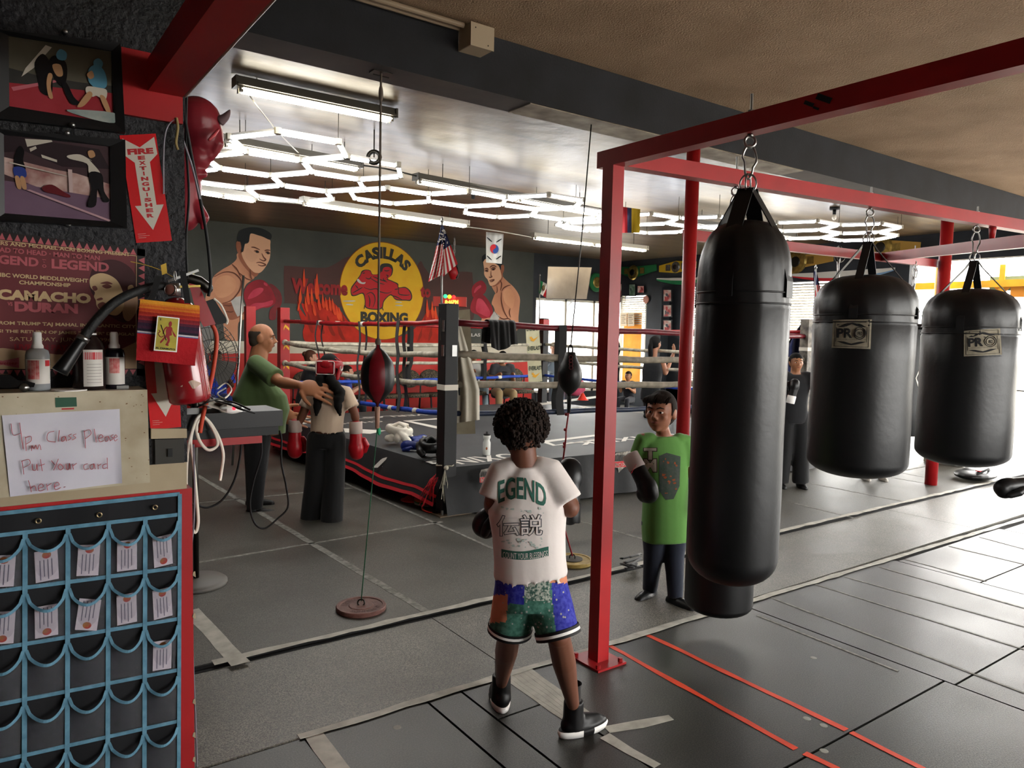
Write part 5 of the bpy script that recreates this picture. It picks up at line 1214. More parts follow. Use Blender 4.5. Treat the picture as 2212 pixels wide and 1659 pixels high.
MB().box(jm['wr'][0].lerp(jm['wr'][1],.5)+dz*.03,(.07,.14,.01)).build('phone',MC['black'],jm['root'])
generic('seated person in a pale grey sweater half hidden by the beige corner pad',(1024,768),1.19,190,1.65,S1,fabric('a9a8a4'),fabric('8fa0a8'),'short',None,sleeve=1.5)
generic('seated person in a black jacket half hidden behind the black ring post',(941,762),1.19,190,1.68,S1,fabric('141416'),fabric('3c4450'),'short',None,sleeve=1.5)
generic('seated woman with brown hair in a bun, in profile between the ropes',(672,772),1.22,110,1.65,S2,fabric('15151a'),fabric('1a1c22'),'bun',mat('hair_auburn','4a2a1c',.7),sleeve=.4,arms='fwd')
generic('child with short hair and a blue shirt seated right of the girl\'s head guard',(751,803),1.0,110,1.3,S2,fabric('2a3a8a'),fabric('1a1c22'),'short',brown_hair)
generic('seated child in a dark top left of the girl\'s head guard',(699,797),1.02,200,1.3,S1,fabric('1b1b20'),fabric('20222a'),'short',None)
generic('seated person in a bright blue shirt seen through the fan cage',(468,772),1.19,185,1.7,S3,fabric('2440b0'),fabric('1a2a6a'),'short',None,sleeve=.9)
jw=generic('person in a grey camouflage top sitting by the bright shop window',(1196,750),1.36,200,1.6,S2,fabric('7d8a94'),fabric('6d7c88'),'short',mat('hair_fair','8d7a62',.7),sleeve=1.5)
generic('man with short brown hair seated in front of the orange sheet',(1365,757),1.25,250,1.72,S1,fabric('2a2c34'),fabric('3c4e70'),'short',brown_hair)
generic('curly haired child bending low behind the far ropes',(1357,812),.85,250,1.2,S1,fabric('1d1d22'),fabric('23252c'),'short',brown_hair)
generic('person with black hair and an orange top right of the inner red pipe',(1483,748),1.25,250,1.7,S1,fabric('c86a2a'),fabric('2a3a5a'),'short',None)
jj=generic('person in a black shirt and pale trousers standing between two hanging bags',(1768,742),1.62,300,1.75,S1,fabric('101216'),fabric('8d8a84'),'short',None,pose='stand',arms='up',sleeve=.7)
g=PZ(1727,1076,.022); hpx=g+dz*1.42; r=hpx-O; 
jj=generic('child with black trousers and boxing gloves mostly hidden by the longest bag',((r.dot(CR)/r.dot(CF))*F+CX-22,(r.dot(CD)/r.dot(CF))*F+CY),1.42,215,1.52,S1,fabric('15161a'),fabric('0c0d10'),'short',None,pose='stand',arms='up',wide=1)
glove(jj['root'],'boxing_glove',PD(1713,846,dep(jj['head'])-.2),basis(dz+CR*.2,-CF),1.0,BV,None,MC['white'])
def stand_at(label,px,s,face,top,bottom,shoe=None,arms='down',dx=0,**k):
    g=PZ(px[0],px[1],.022); zt=.022+s*.93; hp_=g+dz*zt-V((0,0,.022)); r=hp_-O
    return generic(label,((r.dot(CR)/r.dot(CF))*F+CX,(r.dot(CD)/r.dot(CF))*F+CY),hp_.z,face,s,S1,top,bottom,pose='stand',arms=arms,shoe=shoe,**k)
stand_at('child behind the wide PRO bag with only white sneakers showing',(1886,1036),1.25,215,fabric('2b2c30'),fabric('1b1c20'),shoe=(mat('sneaker_grey','a8a49c',.5),MC['white']))
stand_at('person in a dark shirt and camouflage trousers beside the far red pipe',(1994,893),1.72,250,fabric('1a1a1e'),mat('camo','7a6a4c',.8,noise=('3c3428',9)))
# person off the right edge whose glove enters the frame
gl=PD(2200,1047,5.1); gx=gl+CR*.62; gx.z=0
def at_px(p): r=p-O; return (r.dot(CR)/r.dot(CF)*F+CX,r.dot(CD)/r.dot(CF)*F+CY)
hp_=gx+dz*1.30; J=generic('child just outside the right picture edge, holding a black glove into view',at_px(hp_),1.30,300,1.4,S1,fabric('26282c'),fabric('101114'),'short',None,pose='stand',arms='down')
glove(J['root'],'boxing_glove',gl,basis(-CR-dz*.1,dz),1.15,BV)
MB().caps([J['sh'][0],J['sh'][0].lerp(gl,.5)-dz*.05,gl+CR*.12],[.05,.035,.028],10).build('forearm',S1,J['root'],True)
# --- chairs along the mural wall
mat('chair_cloth','6e6452',.85,noise=('2c2822',55),mix=.15)
ch=thing('chair','patterned grey stacking chair, empty, right of the red and black rebound bag','chair',(0,0,0),'stacking chairs along the mural wall')
b=MB(); n=20
def cr(z0,y0,w,h,th,tilt):
    return [[V((w*math.cos(t),y0+tilt*h*math.sin(t)+o,z0+h*math.sin(t))) for t in [2*PI*k/n for k in range(n)]] for o in (0,th)]
b.loft(cr(.74,.22,.23,.17,.035,.2)); b.build('backrest',MC['chair_cloth'],ch,True)
b=MB(); b.loft([[V((.24*math.copysign(abs(math.cos(t))**.7,math.cos(t)),-.02+.22*math.copysign(abs(math.sin(t))**.7,math.sin(t)),z)) for t in [2*PI*k/n for k in range(n)]] for z in (.42,.46,.475)]); b.build('seat',MC['chair_cloth'],ch,True)
for sx in (-1,1):
    MB().tube([(sx*.23,.2,.75),(sx*.235,.21,.45),(sx*.24,.26,0)],.012,8).build('leg',MC['black_metal'],ch,True); MB().tube([(sx*.235,.2,.43),(sx*.235,-.2,.42),(sx*.24,-.26,0)],.012,8).build('leg',MC['black_metal'],ch,True)
places=[((845,None),'patterned stacking chair, empty, just right of the red and black rebound bag'),((795,None),'patterned stacking chair hidden partly by the red and black rebound bag'),((898,None),'patterned stacking chair, empty, left of the person in the black jacket'),((945,None),'patterned stacking chair under the person in the black jacket'),((1024,None),'patterned stacking chair under the person in the grey sweater'),((1086,None),'patterned stacking chair under the man in the charcoal shirt'),((1128,None),'patterned stacking chair beside the cream ring pad'),((672,None),'patterned stacking chair under the woman with the bun'),((440,None),'patterned stacking chair behind the fan'),((720,None),'patterned stacking chair behind the girl with the head guard')]
for i,((x,_),lab) in enumerate(places):
    p=PY(x,700,12.15); c=ch if i==0 else copytree(ch)
    c.location=(p.x,p.y,.022); c['label']=lab
for o in list(COL.objects):
    pass
# ---------------- mural (painted on the back wall) ----------------
MO=.004
def mp(x,y,l=1): p=PY(x,y,YW); return V((p.x,YW-MO-.0022*l,p.z))
def paint(parent,name,pts,m,l=1,sp=True,n=5):
    P_=[mp(x,y,l) for x,y in pts]
    if sp: P_=spline(P_,n)
    q=MB(); q.flat(P_); return q.build(name,m,parent)
def stroke(parent,name,lines,m,w=.012,l=5):
    for L in lines:
        P_=spline([mp(x,y,l) for x,y in L],5,False); n=len(P_); q=MB(); a=[];b=[]
        for i,p in enumerate(P_):
            d=(P_[min(i+1,n-1)]-P_[max(i-1,0)]).normalized(); s=V((d.z,0,-d.x)); k=w*(.35+.65*math.sin(PI*(i+.5)/n)); a.append(p+s*k); b.append(p-s*k)
        for i in range(n-1): q.face([a[i],a[i+1],b[i+1],b[i]])
        q.build(name,m,parent)
mural=lambda name,label: thing(name,label,'mural',(5,YW-.01,2.2),'mural painted on the back wall')
F1,F2,F3,F4=mat('flesh','d39a78',.75,noise=('b87a5c',2.2),mix=.6),mat('flesh_dark','a5684e',.8,noise=('8c5743',3)),mat('flesh_line','6e4234',.8),mat('flesh_light','e0ae8c',.8)
mh=mat('mural_hair','25282a',.8); mg=mat('mural_glove','a3222e',.7,noise=('7c1c26',2.5),mix=.5); mg2=mat('mural_glove_light','c8485a',.75,noise=('b23044',3)); mwht=mat('mural_white','c9c6c0',.8,noise=('a7a49e',4))
t=mural('painted_boxer','painted boxer with folded arms and red gloves at the left of the mural')
def z1(L): return [(440+x/5.925,480+y/5.925) for x,y in L]
paint(t,'torso',z1([(130,690),(230,610),(350,540),(420,470),(430,400),(560,380),(620,600),(650,700),(610,745),(540,800),(500,900),(480,960),(540,1100),(560,1200),(500,1250),(440,1300),(430,1530),(370,1520),(270,1480),(250,1300),(200,1200),(90,1150),(20,1020),(40,900),(80,800)]),F1,1)
paint(t,'forearm',z1([(240,1040),(360,1030),(440,1000),(540,1100),(480,1200),(340,1250),(280,1140)]),F2,2)
paint(t,'ear',z1([(415,260),(445,240),(480,270),(490,370),(470,410),(440,400),(415,330)]),F2,2)
paint(t,'face',z1([(470,380),(510,290),(570,260),(590,150),(700,170),(840,220),(850,300),(850,420),(830,500),(770,600),(710,650),(640,640),(560,560),(500,460)]),F4,2)
paint(t,'jaw_shade',z1([(470,380),(500,460),(560,560),(640,640),(700,655),(650,700),(560,620),(480,520),(440,430)]),F2,3)
paint(t,'hair',z1([(430,240),(440,150),(480,95),(600,65),(740,80),(860,150),(850,225),(760,190),(690,165),(600,145),(575,255),(530,270),(505,370),(485,370),(470,260)]),mh,3)
stroke(t,'brush_line',[z1(L) for L in ([(605,320),(650,325),(715,355)],[(775,365),(810,358),(848,362)],[(640,370),(675,365),(700,385),(670,392)],[(785,385),(815,380),(840,400),(810,408)],[(740,400),(765,450),(790,480),(760,495),(710,470)],[(670,520),(720,515),(790,545),(740,560),(690,545)],[(130,700),(260,640),(380,650),(460,720),(480,800),(440,900),(350,1000),(230,1040)],[(360,540),(420,600),(470,700)],[(250,1060),(320,1070),(360,1060)],[(280,1140),(340,1150),(380,1140)],[(440,640),(540,720),(610,745)],[(590,600),(600,700),(620,740)])],F3,.011,6)
paint(t,'eye',z1([(655,378),(680,368),(700,382),(675,390)]),mh,7); paint(t,'eye',z1([(795,392),(815,384),(832,398),(812,404)]),mh,7)
paint(t,'cheek_light',z1([(560,330),(640,400),(690,430),(650,500),(580,500),(530,430)]),mat('flesh_hi','dba888',.8),3)
paint(t,'shoulder_light',z1([(180,720),(300,680),(400,740),(400,860),(300,950),(180,960),(130,850)]),mat('flesh_hi2','d9a27e',.8,noise=('c98e6a',2)),2)
paint(t,'wrist_band',z1([(345,1010),(400,960),(470,945),(540,1110),(470,1190),(430,1210),(390,1130)]),mwht,4,False)
paint(t,'glove_back',z1([(840,790),(900,810),(980,900),(1000,1010),(970,1090),(930,1130),(920,1240),(840,1240),(850,1120),(900,1060),(920,960),(880,870)]),mat('mural_glove_dull','8a3236',.8,noise=('6e2c2e',3)),3)
paint(t,'glove',z1([(540,830),(620,760),(720,735),(800,770),(870,860),(920,980),(900,1050),(830,1090),(740,1100),(640,1140),(570,1120),(530,1030),(510,930)]),mg,4)
for L in ([(560,980),(620,880),(700,840),(760,850),(740,900),(650,960)],[(560,1110),(640,1040),(760,1030),(880,1000),(860,1060),(740,1090),(640,1130)],[(770,770),(810,790),(810,820),(770,800)]): paint(t,'glove_light',z1(L),mg2,5)
# logo disc
t=mural('painted_emblem','round yellow gym emblem with a red boxer between CASILLAS and BOXING')
def z2(L): return [(610+x/6.38,500+y/6.38) for x,y in L]
c0=mp(827,629,1); R_=(mp(918,632,1)-mp(736,626,1)).length/2*1.0; Rz=(mp(827,523,1).z-mp(827,735,1).z)/2
def disc(R,Rz,l): return [V((c0.x+R*math.cos(a),YW-MO-.0022*l,c0.z+Rz*math.sin(a))) for a in [2*PI*k/72 for k in range(72)]]
q=MB(); q.flat(disc(R_*1.0,Rz*1.0,3)); q.build('rim',mat('emb_rim','8a4a1c',.8),t)
q=MB(); q.flat(disc(R_*.985,Rz*.985,4)); q.build('disc',mat('emb_gold','d79a1c',.75,noise=('e3bb2c',2.4),mix=.5),t)
ek=mat('emb_ink','3a3a34',.8); er=mat('emb_red','b82c30',.8)
def arctext(body,r0,r1,a0,a1,m,l,bold=.06):
    me=tmesh(body,bold); vs=me.vertices; x0=min(v.co.x for v in vs); x1=max(v.co.x for v in vs); y0=min(v.co.y for v in vs); y1=max(v.co.y for v in vs)
    for v in vs:
        a=a0+(a1-a0)*(v.co.x-x0)/(x1-x0); r=r0+(r1-r0)*(v.co.y-y0)/(y1-y0); v.co=V((c0.x+R_*r*math.cos(a),YW-MO-.0022*l,c0.z+Rz*r*math.sin(a)))
    link('emblem_lettering',me,t,m)
arctext('CASILLAS',.66,.90,PI*.79,PI*.22,ek,5)
link('emblem_lettering',tfit('BOXING',mp(*z2([(1072,1262)])[0],5),mp(*z2([(1725,1275)])[0],5),mp(*z2([(1400,1110)])[0],5)-mp(*z2([(1400,1268)])[0],5),.06),t,ek)
paint(t,'boxer_outline',z2([(940,780),(1010,680),(1030,650),(1065,600),(1090,545),(1150,525),(1210,540),(1240,590),(1330,575),(1345,470),(1400,440),(1480,450),(1520,510),(1505,600),(1450,650),(1510,680),(1590,720),(1600,770),(1690,765),(1760,820),(1785,900),(1760,955),(1700,955),(1560,945),(1490,880),(1400,960),(1370,1060),(1260,1080),(1140,1050),(1130,950),(1100,860),(1000,890),(945,880)]),ek,5)
paint(t,'boxer_body',z2([(950,790),(1020,690),(1040,655),(1075,605),(1100,560),(1150,535),(1205,550),(1232,595),(1335,585),(1360,520),(1420,490),(1490,500),(1500,560),(1480,620),(1435,660),(1500,690),(1575,730),(1590,780),(1690,780),(1745,830),(1770,900),(1750,940),(1690,940),(1560,930),(1490,865),(1390,950),(1360,1050),(1260,1065),(1150,1040),(1140,950),(1110,845),(1000,875),(955,865)]),er,6)
paint(t,'boxer_hair',z2([(1345,530),(1360,460),(1430,440),(1500,465),(1518,530),(1500,520),(1460,490),(1390,500),(1365,560)]),ek,7)
paint(t,'wrist_wrap',z2([(1030,655),(1050,660),(1090,700),(1140,700),(1120,725),(1060,715),(1025,680)]),mwht,7)
stroke(t,'brush_line',[z2(L) for L in ([(1395,535),(1430,545),(1470,535)],[(1420,600),(1450,610),(1430,640)],[(1385,640),(1390,670),(1420,680)],[(1115,770),(1200,800),(1290,790),(1340,830),(1440,850),(1500,830)],[(1240,620),(1330,660),(1440,700)],[(1200,640),(1300,700),(1400,730)],[(1150,870),(1210,840),(1260,880),(1270,960),(1240,1050)],[(1180,880),(1200,960),(1190,1040)],[(1540,800),(1600,790)],[(1600,780),(1600,860),(1700,880),(1750,870)],[(1490,880),(1560,900),(1640,940)],[(960,850),(1030,810),(1100,770)],[(1000,740),(1040,790)],[(1100,580),(1130,570)],[(1140,640),(1190,655),(1220,620)],[(1130,1010),(1120,1070)],[(1365,1040),(1385,1090)])],ek,.010,8)
for L in ([(830,960),(1000,958)],[(870,1008),(970,1012)],[(1550,975),(1640,978)],[(1550,1020),(1655,1022)]): stroke(t,'white_streak',[z2([L[0],((L[0][0]+L[1][0])/2,L[0][1]),L[1]])],mwht,.012,6)
# flames and panel
t=mural('painted_banner','faded maroon band with the words Welcome to across the mural')
mb_=mat('mural_maroon','5a3a36',.85,noise=('4a3a36',1.5),mix=.6)
paint(t,'band',z2([(20,520),(60,475),(300,490),(560,500),(680,470),(900,350),(1000,420),(1000,1000),(100,990),(30,940)]),mb_,1)
paint(t,'band',z2([(1880,430),(1960,500),(2060,600),(2300,560),(2580,560),(2620,640),(2630,1200),(2300,1300),(1900,1300),(1700,900)]),mb_,1)
wt=mat('mural_word','a02c2c',.8,noise=('7c2a2a',3))
link('banner_lettering',tfit('Welcome',mp(*z2([(118,838)])[0],9),mp(*z2([(893,872)])[0],9),mp(*z2([(200,640)])[0],9)-mp(*z2([(200,838)])[0],9),.05,xh=.73),t,wt)
link('banner_lettering',tfit('to',mp(*z2([(1895,895)])[0],9),mp(*z2([(2035,902)])[0],9),mp(*z2([(1930,735)])[0],9)-mp(*z2([(1930,898)])[0],9),.05,xh=.73),t,wt)
t=mural('painted_flames','red and orange painted flames around the yellow gym emblem')
fr_=mat('flame','c9301f',.8,noise=('9a2418',4),mix=.4); fo=mat('flame_tip','e0562a',.8,noise=('d03c22',4))
paint(t,'flame_base',z2([(205,960),(240,1060),(330,1180),(260,1000),(320,1000),(420,960),(520,1000),(640,940),(760,1040),(860,1180),(960,1280),(1300,1480),(1700,1420),(1900,1250),(1980,1120),(2060,1080),(2140,1180),(2160,1530),(1500,1538),(600,1535),(330,1520),(280,1400),(300,1280),(240,1180)]),fr_,2)
rnd=random.Random(21)
for (x,y,w,h,ln) in ((292,640,18,230,0),(470,760,30,330,0),(240,880,22,230,-20),(345,880,22,240,20),(400,900,20,220,10),(320,1000,16,200,30),(500,980,20,200,20),(555,960,20,190,15),(600,1000,18,170,25),(650,1000,18,180,20),(700,1040,18,210,40),(760,1120,18,190,40),(800,1140,18,180,50),(840,1200,14,160,40),(940,1240,12,110,10),(430,1060,18,190,30),(220,1010,14,170,-30),(1990,1060,20,230,10),(2060,1080,18,220,10),(2110,1120,18,210,10),(1960,1200,14,150,-20),(380,1260,26,260,60),(520,1260,26,280,80),(660,1300,26,260,90),(800,1380,24,220,90),(1900,1400,24,230,-80),(2040,1380,24,240,-50)):
    paint(t,'flame_tongue',z2([(x-ln*.5,y-h*.55),(x+w*.5-ln*.1,y-h*.15),(x+w+ln*.1,y+h*.2),(x+w*.5+ln*.6,y+h*.5),(x-w*.5+ln*.4,y+h*.5),(x-w+ln*.0,y+h*.15),(x-w*.6-ln*.3,y-h*.2)]),fo if y<1200 else mat('flame_dark','8c2a1e',.85),10 if y<1100 else 3)
# right boxer
t=mural('painted_boxer','painted boxer with one raised red glove at the right of the mural')
def z3(L): return [(1000+x/10.37,560+y/10.37) for x,y in L]
paint(t,'torso',z3([(860,330),(900,400),(1000,500),(1130,620),(1230,760),(1275,900),(1260,1100),(1240,1300),(1240,1480),(1180,1640),(1100,1640),(1060,1480),(900,1470),(740,1460),(560,1440),(430,1500),(420,1330),(560,1300),(700,1170),(680,1060),(640,980),(700,800),(720,760),(640,600),(740,560),(820,470)]),F1,1)
paint(t,'ear',z3([(850,150),(880,120),(915,150),(915,250),(880,330),(855,300)]),F2,2)
paint(t,'face',z3([(450,40),(520,0),(700,60),(790,120),(840,260),(860,400),(800,490),(720,570),(640,600),(590,570),(550,460),(500,400),(470,330),(470,230)]),F4,2)
paint(t,'jaw_shade',z3([(830,240),(860,400),(800,490),(720,570),(640,600),(700,610),(790,560),(860,480),(890,380),(870,280)]),F2,3)
paint(t,'hair',z3([(440,60),(430,-60),(540,-130),(760,-120),(880,-40),(880,120),(850,140),(840,260),(800,160),(740,110),(640,60),(520,-20)]),mh,3)
stroke(t,'brush_line',[z3(L) for L in ([(590,190),(640,150),(700,150),(745,180)],[(480,220),(530,205),(560,240)],[(610,220),(660,190),(710,200),(680,240),(620,235)],[(480,270),(520,245),(550,265),(520,285)],[(620,260),(620,360),(640,390),(600,410),(570,395)],[(580,480),(620,470),(690,460),(640,500),(590,500)],[(860,720),(900,650),(980,600),(1060,580)],[(860,740),(850,900),(880,1060),(930,1200),(1000,1320)],[(700,1170),(800,1290),(900,1340),(1010,1330),(1100,1400)],[(750,600),(760,700),(740,760)],[(1060,1300),(1030,1200),(1050,1100)],[(820,470),(860,560),(830,700)])],F3,.013,6)
paint(t,'eye',z3([(640,220),(670,205),(690,220),(665,235)]),mh,7); paint(t,'eye',z3([(490,265),(515,255),(530,266),(510,277)]),mh,7)
paint(t,'shoulder_light',z3([(900,720),(1000,650),(1100,720),(1150,900),(1100,1100),(960,1000),(900,860)]),MC['flesh_hi2'],2)
paint(t,'glove_thumb',z3([(190,700),(230,580),(330,500),(420,480),(500,560),(520,660),(480,760),(400,800),(300,790),(220,850)]),mg,3)
paint(t,'glove',z3([(230,860),(330,780),(400,780),(490,830),(600,980),(660,1130),(640,1290),(560,1310),(430,1330),(330,1250),(190,1180),(160,1060)]),mg,4)
paint(t,'glove_light',z3([(330,880),(420,900),(500,1000),(600,1180),(560,1290),(420,1240),(290,1160),(290,1000)]),mg2,5); paint(t,'glove_light',z3([(240,740),(280,640),(380,580),(400,620),(330,680),(260,750)]),mg2,5)
paint(t,'wrist_band',z3([(690,1165),(820,1280),(740,1450),(560,1430),(610,1290)]),mwht,6,False)
t=mural('painted_lettering','white painted letters beside the right boxer above the white band')
link('wall_lettering',tfit('CASILLAS',mp(985,727,3),mp(1037,727,3),mp(1020,720,3)-mp(1020,727,3),.03),t,mwht)
b=MB(); 
b.beam((-3,YW-.008,3.41),(9.7,YW-.008,3.41),.01,.02); b.build('trim_7',MC['wall_grey'],label='dark strip where the mural wall meets the ceiling',kind='structure')
# ---------------- TV, belts, pictures, flags on the far walls ----------------
t=thing('television','wide glossy screen mounted at an angle above the shop window','television',PD(1228,610,12.2))
dt=12.0; scn=[(1183,575),(1279,577),(1268,647),(1179,646)]
def tq(x,y,o=0): return PD(x,y,dt+o+(x-1230)*.006)
b=MB(); b.loft([[tq(*s_) for s_ in scn],[tq(*s_,.07) for s_ in scn]]); b.build('casing',MC['black'],t)
b=MB(); b.face([tq(x+(1 if x<1230 else -1),y+(1 if y<600 else -1),-.004) for x,y in scn]); b.build('screen',mat('screen','8d8070',.12,noise=('5e564c',.9),mix=.3),t)
b=MB(); b.beam(tq(1240,646,.03),PY(1225,680,YW-.05)+V((0,0,.2)),.03,.03); b.build('bracket',MC['black_metal'],t)
def belt(label,px,m,flip=1,r=.17,plate='b39a52'):
    (x0,y0),(xc,yc),(x1,y1)=px; f=lambda x,y:(lambda p:V((XW-.02,p.y,p.z)))(PX(x,y,XW)); a,c,e=f(x0,y0),f(xc,yc),f(x1,y1)
    t=thing('title_belt',label,'belt',c,'title belts on the front wall'); 
    for p,q_ in ((a,c),(c,e)):
        d=(q_-p).normalized(); s_=V((0,-d.z,d.y)); w0,w1=(.07,.13) if p is a else (.13,.07)
        b=MB(); R=[[p+s_*w0,p-s_*w0,q_-s_*w1,q_+s_*w1]]; o=V((-.015,0,0)); b.loft([R[0],[v+o for v in R[0]]]); b.build('strap',m,t)
    b=MB(); b.lathe([(0,0),(r*.98,0),(r,.01),(r*.85,.03),(0,.035)],c+V((-.012,0,0)),28,axis=(-1,0,0)); pl=b.build('centre_plate',mat('belt_'+plate,plate,.3,metal=.7,noise=('6e5c34',14)),t)
    MB().lathe([(0,0),(r*.45,0),(r*.4,.012),(0,.014)],c+V((-.047,0,0)),18,axis=(-1,0,0)).build('medallion',MC['dark_steel'],pl)
    for p in (a.lerp(c,.55),c.lerp(e,.4)): MB().box(p+V((-.02,0,0)),(.01,.13,.13)).build('side_plate',pl.data.materials[0],t)
gr=mat('belt_green','1f6a3c',.5); ye=mat('belt_yellow','c9a722',.5); go=mat('belt_gold','b58f42',.5)
belt('green title belt above the posters, left of the inner red pipe',((1338,583),(1370,589),(1420,578)),gr)
belt('yellow title belt partly behind the inner red pipe',((1426,581),(1462,577),(1506,572)),ye,r=.12,plate='8a8f9a')
belt('gold title belt just right of the longest bag',((1665,577),(1722,566),(1802,556)),go,r=.22)
belt('gold title belt above the wide PRO bag',((1855,548),(1905,535),(1990,533)),go,r=.2)
p=PY(1288,610,YW-.05); t=thing('title_belt','round green belt plate beside the television','belt',p); MB().lathe([(0,0),(.22,0),(.2,.03),(0,.04)],p,28,axis=(0,-1,0)).build('centre_plate',gr,t); MB().lathe([(0,.03),(.13,.03),(.1,.05),(0,.055)],p,24,axis=(0,-1,0)).build('medallion',MC['belt_b39a52'],t)
def picture(label,x0,y0,x1,y1,X=XW-.012,cols=('8a3a3a','c9c0b0','3a3a4a'),fr='black',onY=None,name='framed_picture',inner=.12):
    f=(lambda x,y:PY(x,y,onY)) if onY else (lambda x,y:PX(x,y,X))
    c=[f(x0,y0),f(x1,y0),f(x1,y1),f(x0,y1)]; n=V((0,-1,0)) if onY else V((-1,0,0)); ctr=sum(c,V())/4; t=thing(name,label,'picture',ctr)
    b=MB(); b.loft([[p for p in c],[p+n*.02 for p in c]]); b.build('frame',MC[fr],t); rnd=random.Random(hash(label)%999 if 0 else len(label))
    b=MB(); I=[p.lerp(ctr,inner)+n*.022 for p in c]; b.face(I); pp=b.build('print',mat('print_'+cols[1],cols[1],.5,noise=(cols[0],6),mix=.2),t)
    for k in range(4):
        u0,v0=rnd.uniform(.1,.6),rnd.uniform(.1,.6); w=rnd.uniform(.15,.35); h=rnd.uniform(.15,.35); g=lambda u,v:(I[0]*(1-u)+I[1]*u)*(1-v)+(I[3]*(1-u)+I[2]*u)*v+n*.002
        b=MB(); b.flat(spline([g(u0,v0),g(u0+w,v0+h*.2),g(u0+w*.8,v0+h),g(u0+w*.1,v0+h*.9)],4)); b.build('figure',mat('pr_'+cols[(k%2)*2],cols[(k%2)*2],.6),pp)
picture('small red and white poster above the orange sheet, left one',1338,612,1355,641,onY=YW-.02)
picture('green toned picture above the orange sheet, between the others',1360,613,1374,640,cols=('4a6a50','7a8a80','2f3f38'),X=XW-.012)
picture('small pale picture of figures in red above the blinds',1378,617,1393,633,cols=('b04040','c9b0a8','7a2a2a'))
for k,(y0,lab) in enumerate(((625,'upper framed fight photograph beside the inner red pipe'),(658,'middle framed fight photograph beside the inner red pipe'),(691,'lower framed fight photograph beside the inner red pipe'))):
    picture(lab,1434,y0,1452,y0+27,X=12.04,cols=('a03030','b8aca0','3a3a42'))
p=PX(1396,647,XW-.02); MB().lathe([(0,0),(.09,0),(.085,.02),(0,.022)],p,24,axis=(-1,0,0)).build('round_sign',mat('sign_pink','c98a7a',.6),None,label='small round pinkish sign at the corner of the blinds',cat='sign')
t=thing('notice','two printed notices taped over the orange sheet','paper',PX(1358,692,XW-.2))
for x0,x1 in ((1340,1354),(1356,1370)):
    b=MB(); c=[PX(x,y,XW-.03) for x,y in ((x0,676),(x1,677),(x1,704),(x0,705))]; b.loft([c,[q_+V((-.004,0,0)) for q_ in c]]); pg=b.build('sheet',mat('notice','b7a68c',.7),t)
    for k in range(5):
        y=681+k*4.2; b=MB(); b.beam(PX(x0+2,y,XW-.036),PX(x1-3-(k%2)*2,y,XW-.036),.002,.012); b.build('print_line',mat('ink','3a342c',.8),pg)
# hanging flags
def hangflag(name,label,c,mats,mf,dd,group=None,nu=18,nv=20,amp=.015):
    t=thing('flag',label,'flag',PD(*c[0],dd)); cloth(t,c,0,mf,mats,nu,nv,amp,dfun=dd); return t
dk_=dep(PZ(1070,502,3.1))
t=hangflag('k','white flag with a red and blue disc hanging over the right painted boxer',((1050,501),(1088,505),(1084,570),(1050,567)),(mat('flag_cream','c9c7be',.7),),lambda u,v:0,dk_,amp=.008)
qk=((1050,501),(1088,505),(1084,570),(1050,567))
def fk(u,v,o=.02): x,y=mapquad(qk,u,v); return PD(x,y,dk_-o)
for col,a0 in (('flag_red',PI/2),('flag_blue2',-PI/2)):
    if col=='flag_blue2': mat(col,'2a4a8a',.7)
    pts=[(.5+.26*math.cos(a)*1,.53+.155*math.sin(a)) for a in [a0+PI*k/16 for k in range(17)]]
    s_=1 if a0>0 else -1
    pts+= [(.5+.13*s_*math.sin(PI*k/8*2)*.8,.53+.155*(-s_)*(1-2*k/8)) for k in range(1,8)]
    b=MB(); b.flat([fk(u,v) for u,v in pts]); b.build('disc_half',MC[col],t)
for (u,v,sx,sy) in ((.2,.24,1,-1),(.75,.24,-1,-1),(.2,.84,-1,1),(.78,.8,1,1)):
    for k in (-1,0,1):
        du,dv=.055*k,.032*k*sy*(-1)*sx; b=MB(); a=fk(u+du-.09,v+dv*.6-(.045*sx*sy)*(-1)); e=fk(u+du+.09,v+dv*.6+(.045*sx*sy)*(-1)); b.beam(a,e,.002,.012); b.build('trigram_bar',MC['black'],t)
dk2=dep(PZ(1362,450,3.15))
hangflag('c','red, navy and yellow flag hanging behind the red corner post',((1341,446),(1383,452),(1382,503),(1342,503)),(m_r,mat('flag_navy','2b3150',.7),mat('flag_yellow','c9a822',.7)),lambda u,v:0 if u<.28 else (1 if u<.52 else 2),dk2,amp=.02)
t=thing('flag','green and white bunting edge over the blinds left of the longest bag','flag',PX(1480,610,XW-.1)); b=MB(); b.grid(lambda u,v:PX(1418+110*u,601-2*u+(4+22*u*(1-u)*2)*v,XW-.06)+V((-.02*math.sin(u*20),0,0)),30,5,mf=lambda u,v:0 if v<.4 else 1); me=b.mesh(); me.materials.append(MC['flag_cream']); me.materials.append(m_g); link('cloth',me,t,None,True)
t=thing('flag','red, white and blue bunting above the blinds right of the longest bag','flag',PX(1800,600,XW-.1)); b=MB(); b.grid(lambda u,v:PX(1705+230*u,592-14*u+(6+16*math.sin(PI*u))*v,XW-.06)+V((-.02*math.sin(u*20),0,0)),30,6,mf=lambda u,v:(0 if u<.45 else 2) if v>.5 else 1); me=b.mesh(); [me.materials.append(x) for x in (m_r,MC['flag_cream'],mat('flag_sky','6f8fb0',.7))]; link('cloth',me,t,None,True)
dd=9.4
t=flagpole('small American flag on a pole right of the longest bag',PD(1760,760,dd),PD(1762,580,dd),.012); cloth(t,((1757,586),(1764,586),(1778,650),(1758,655)),0,lambda u,v:2 if v<.42 else (0 if int(u*6)%2 else 1),(m_r,m_w,m_b),18,18,.03,dfun=dd)
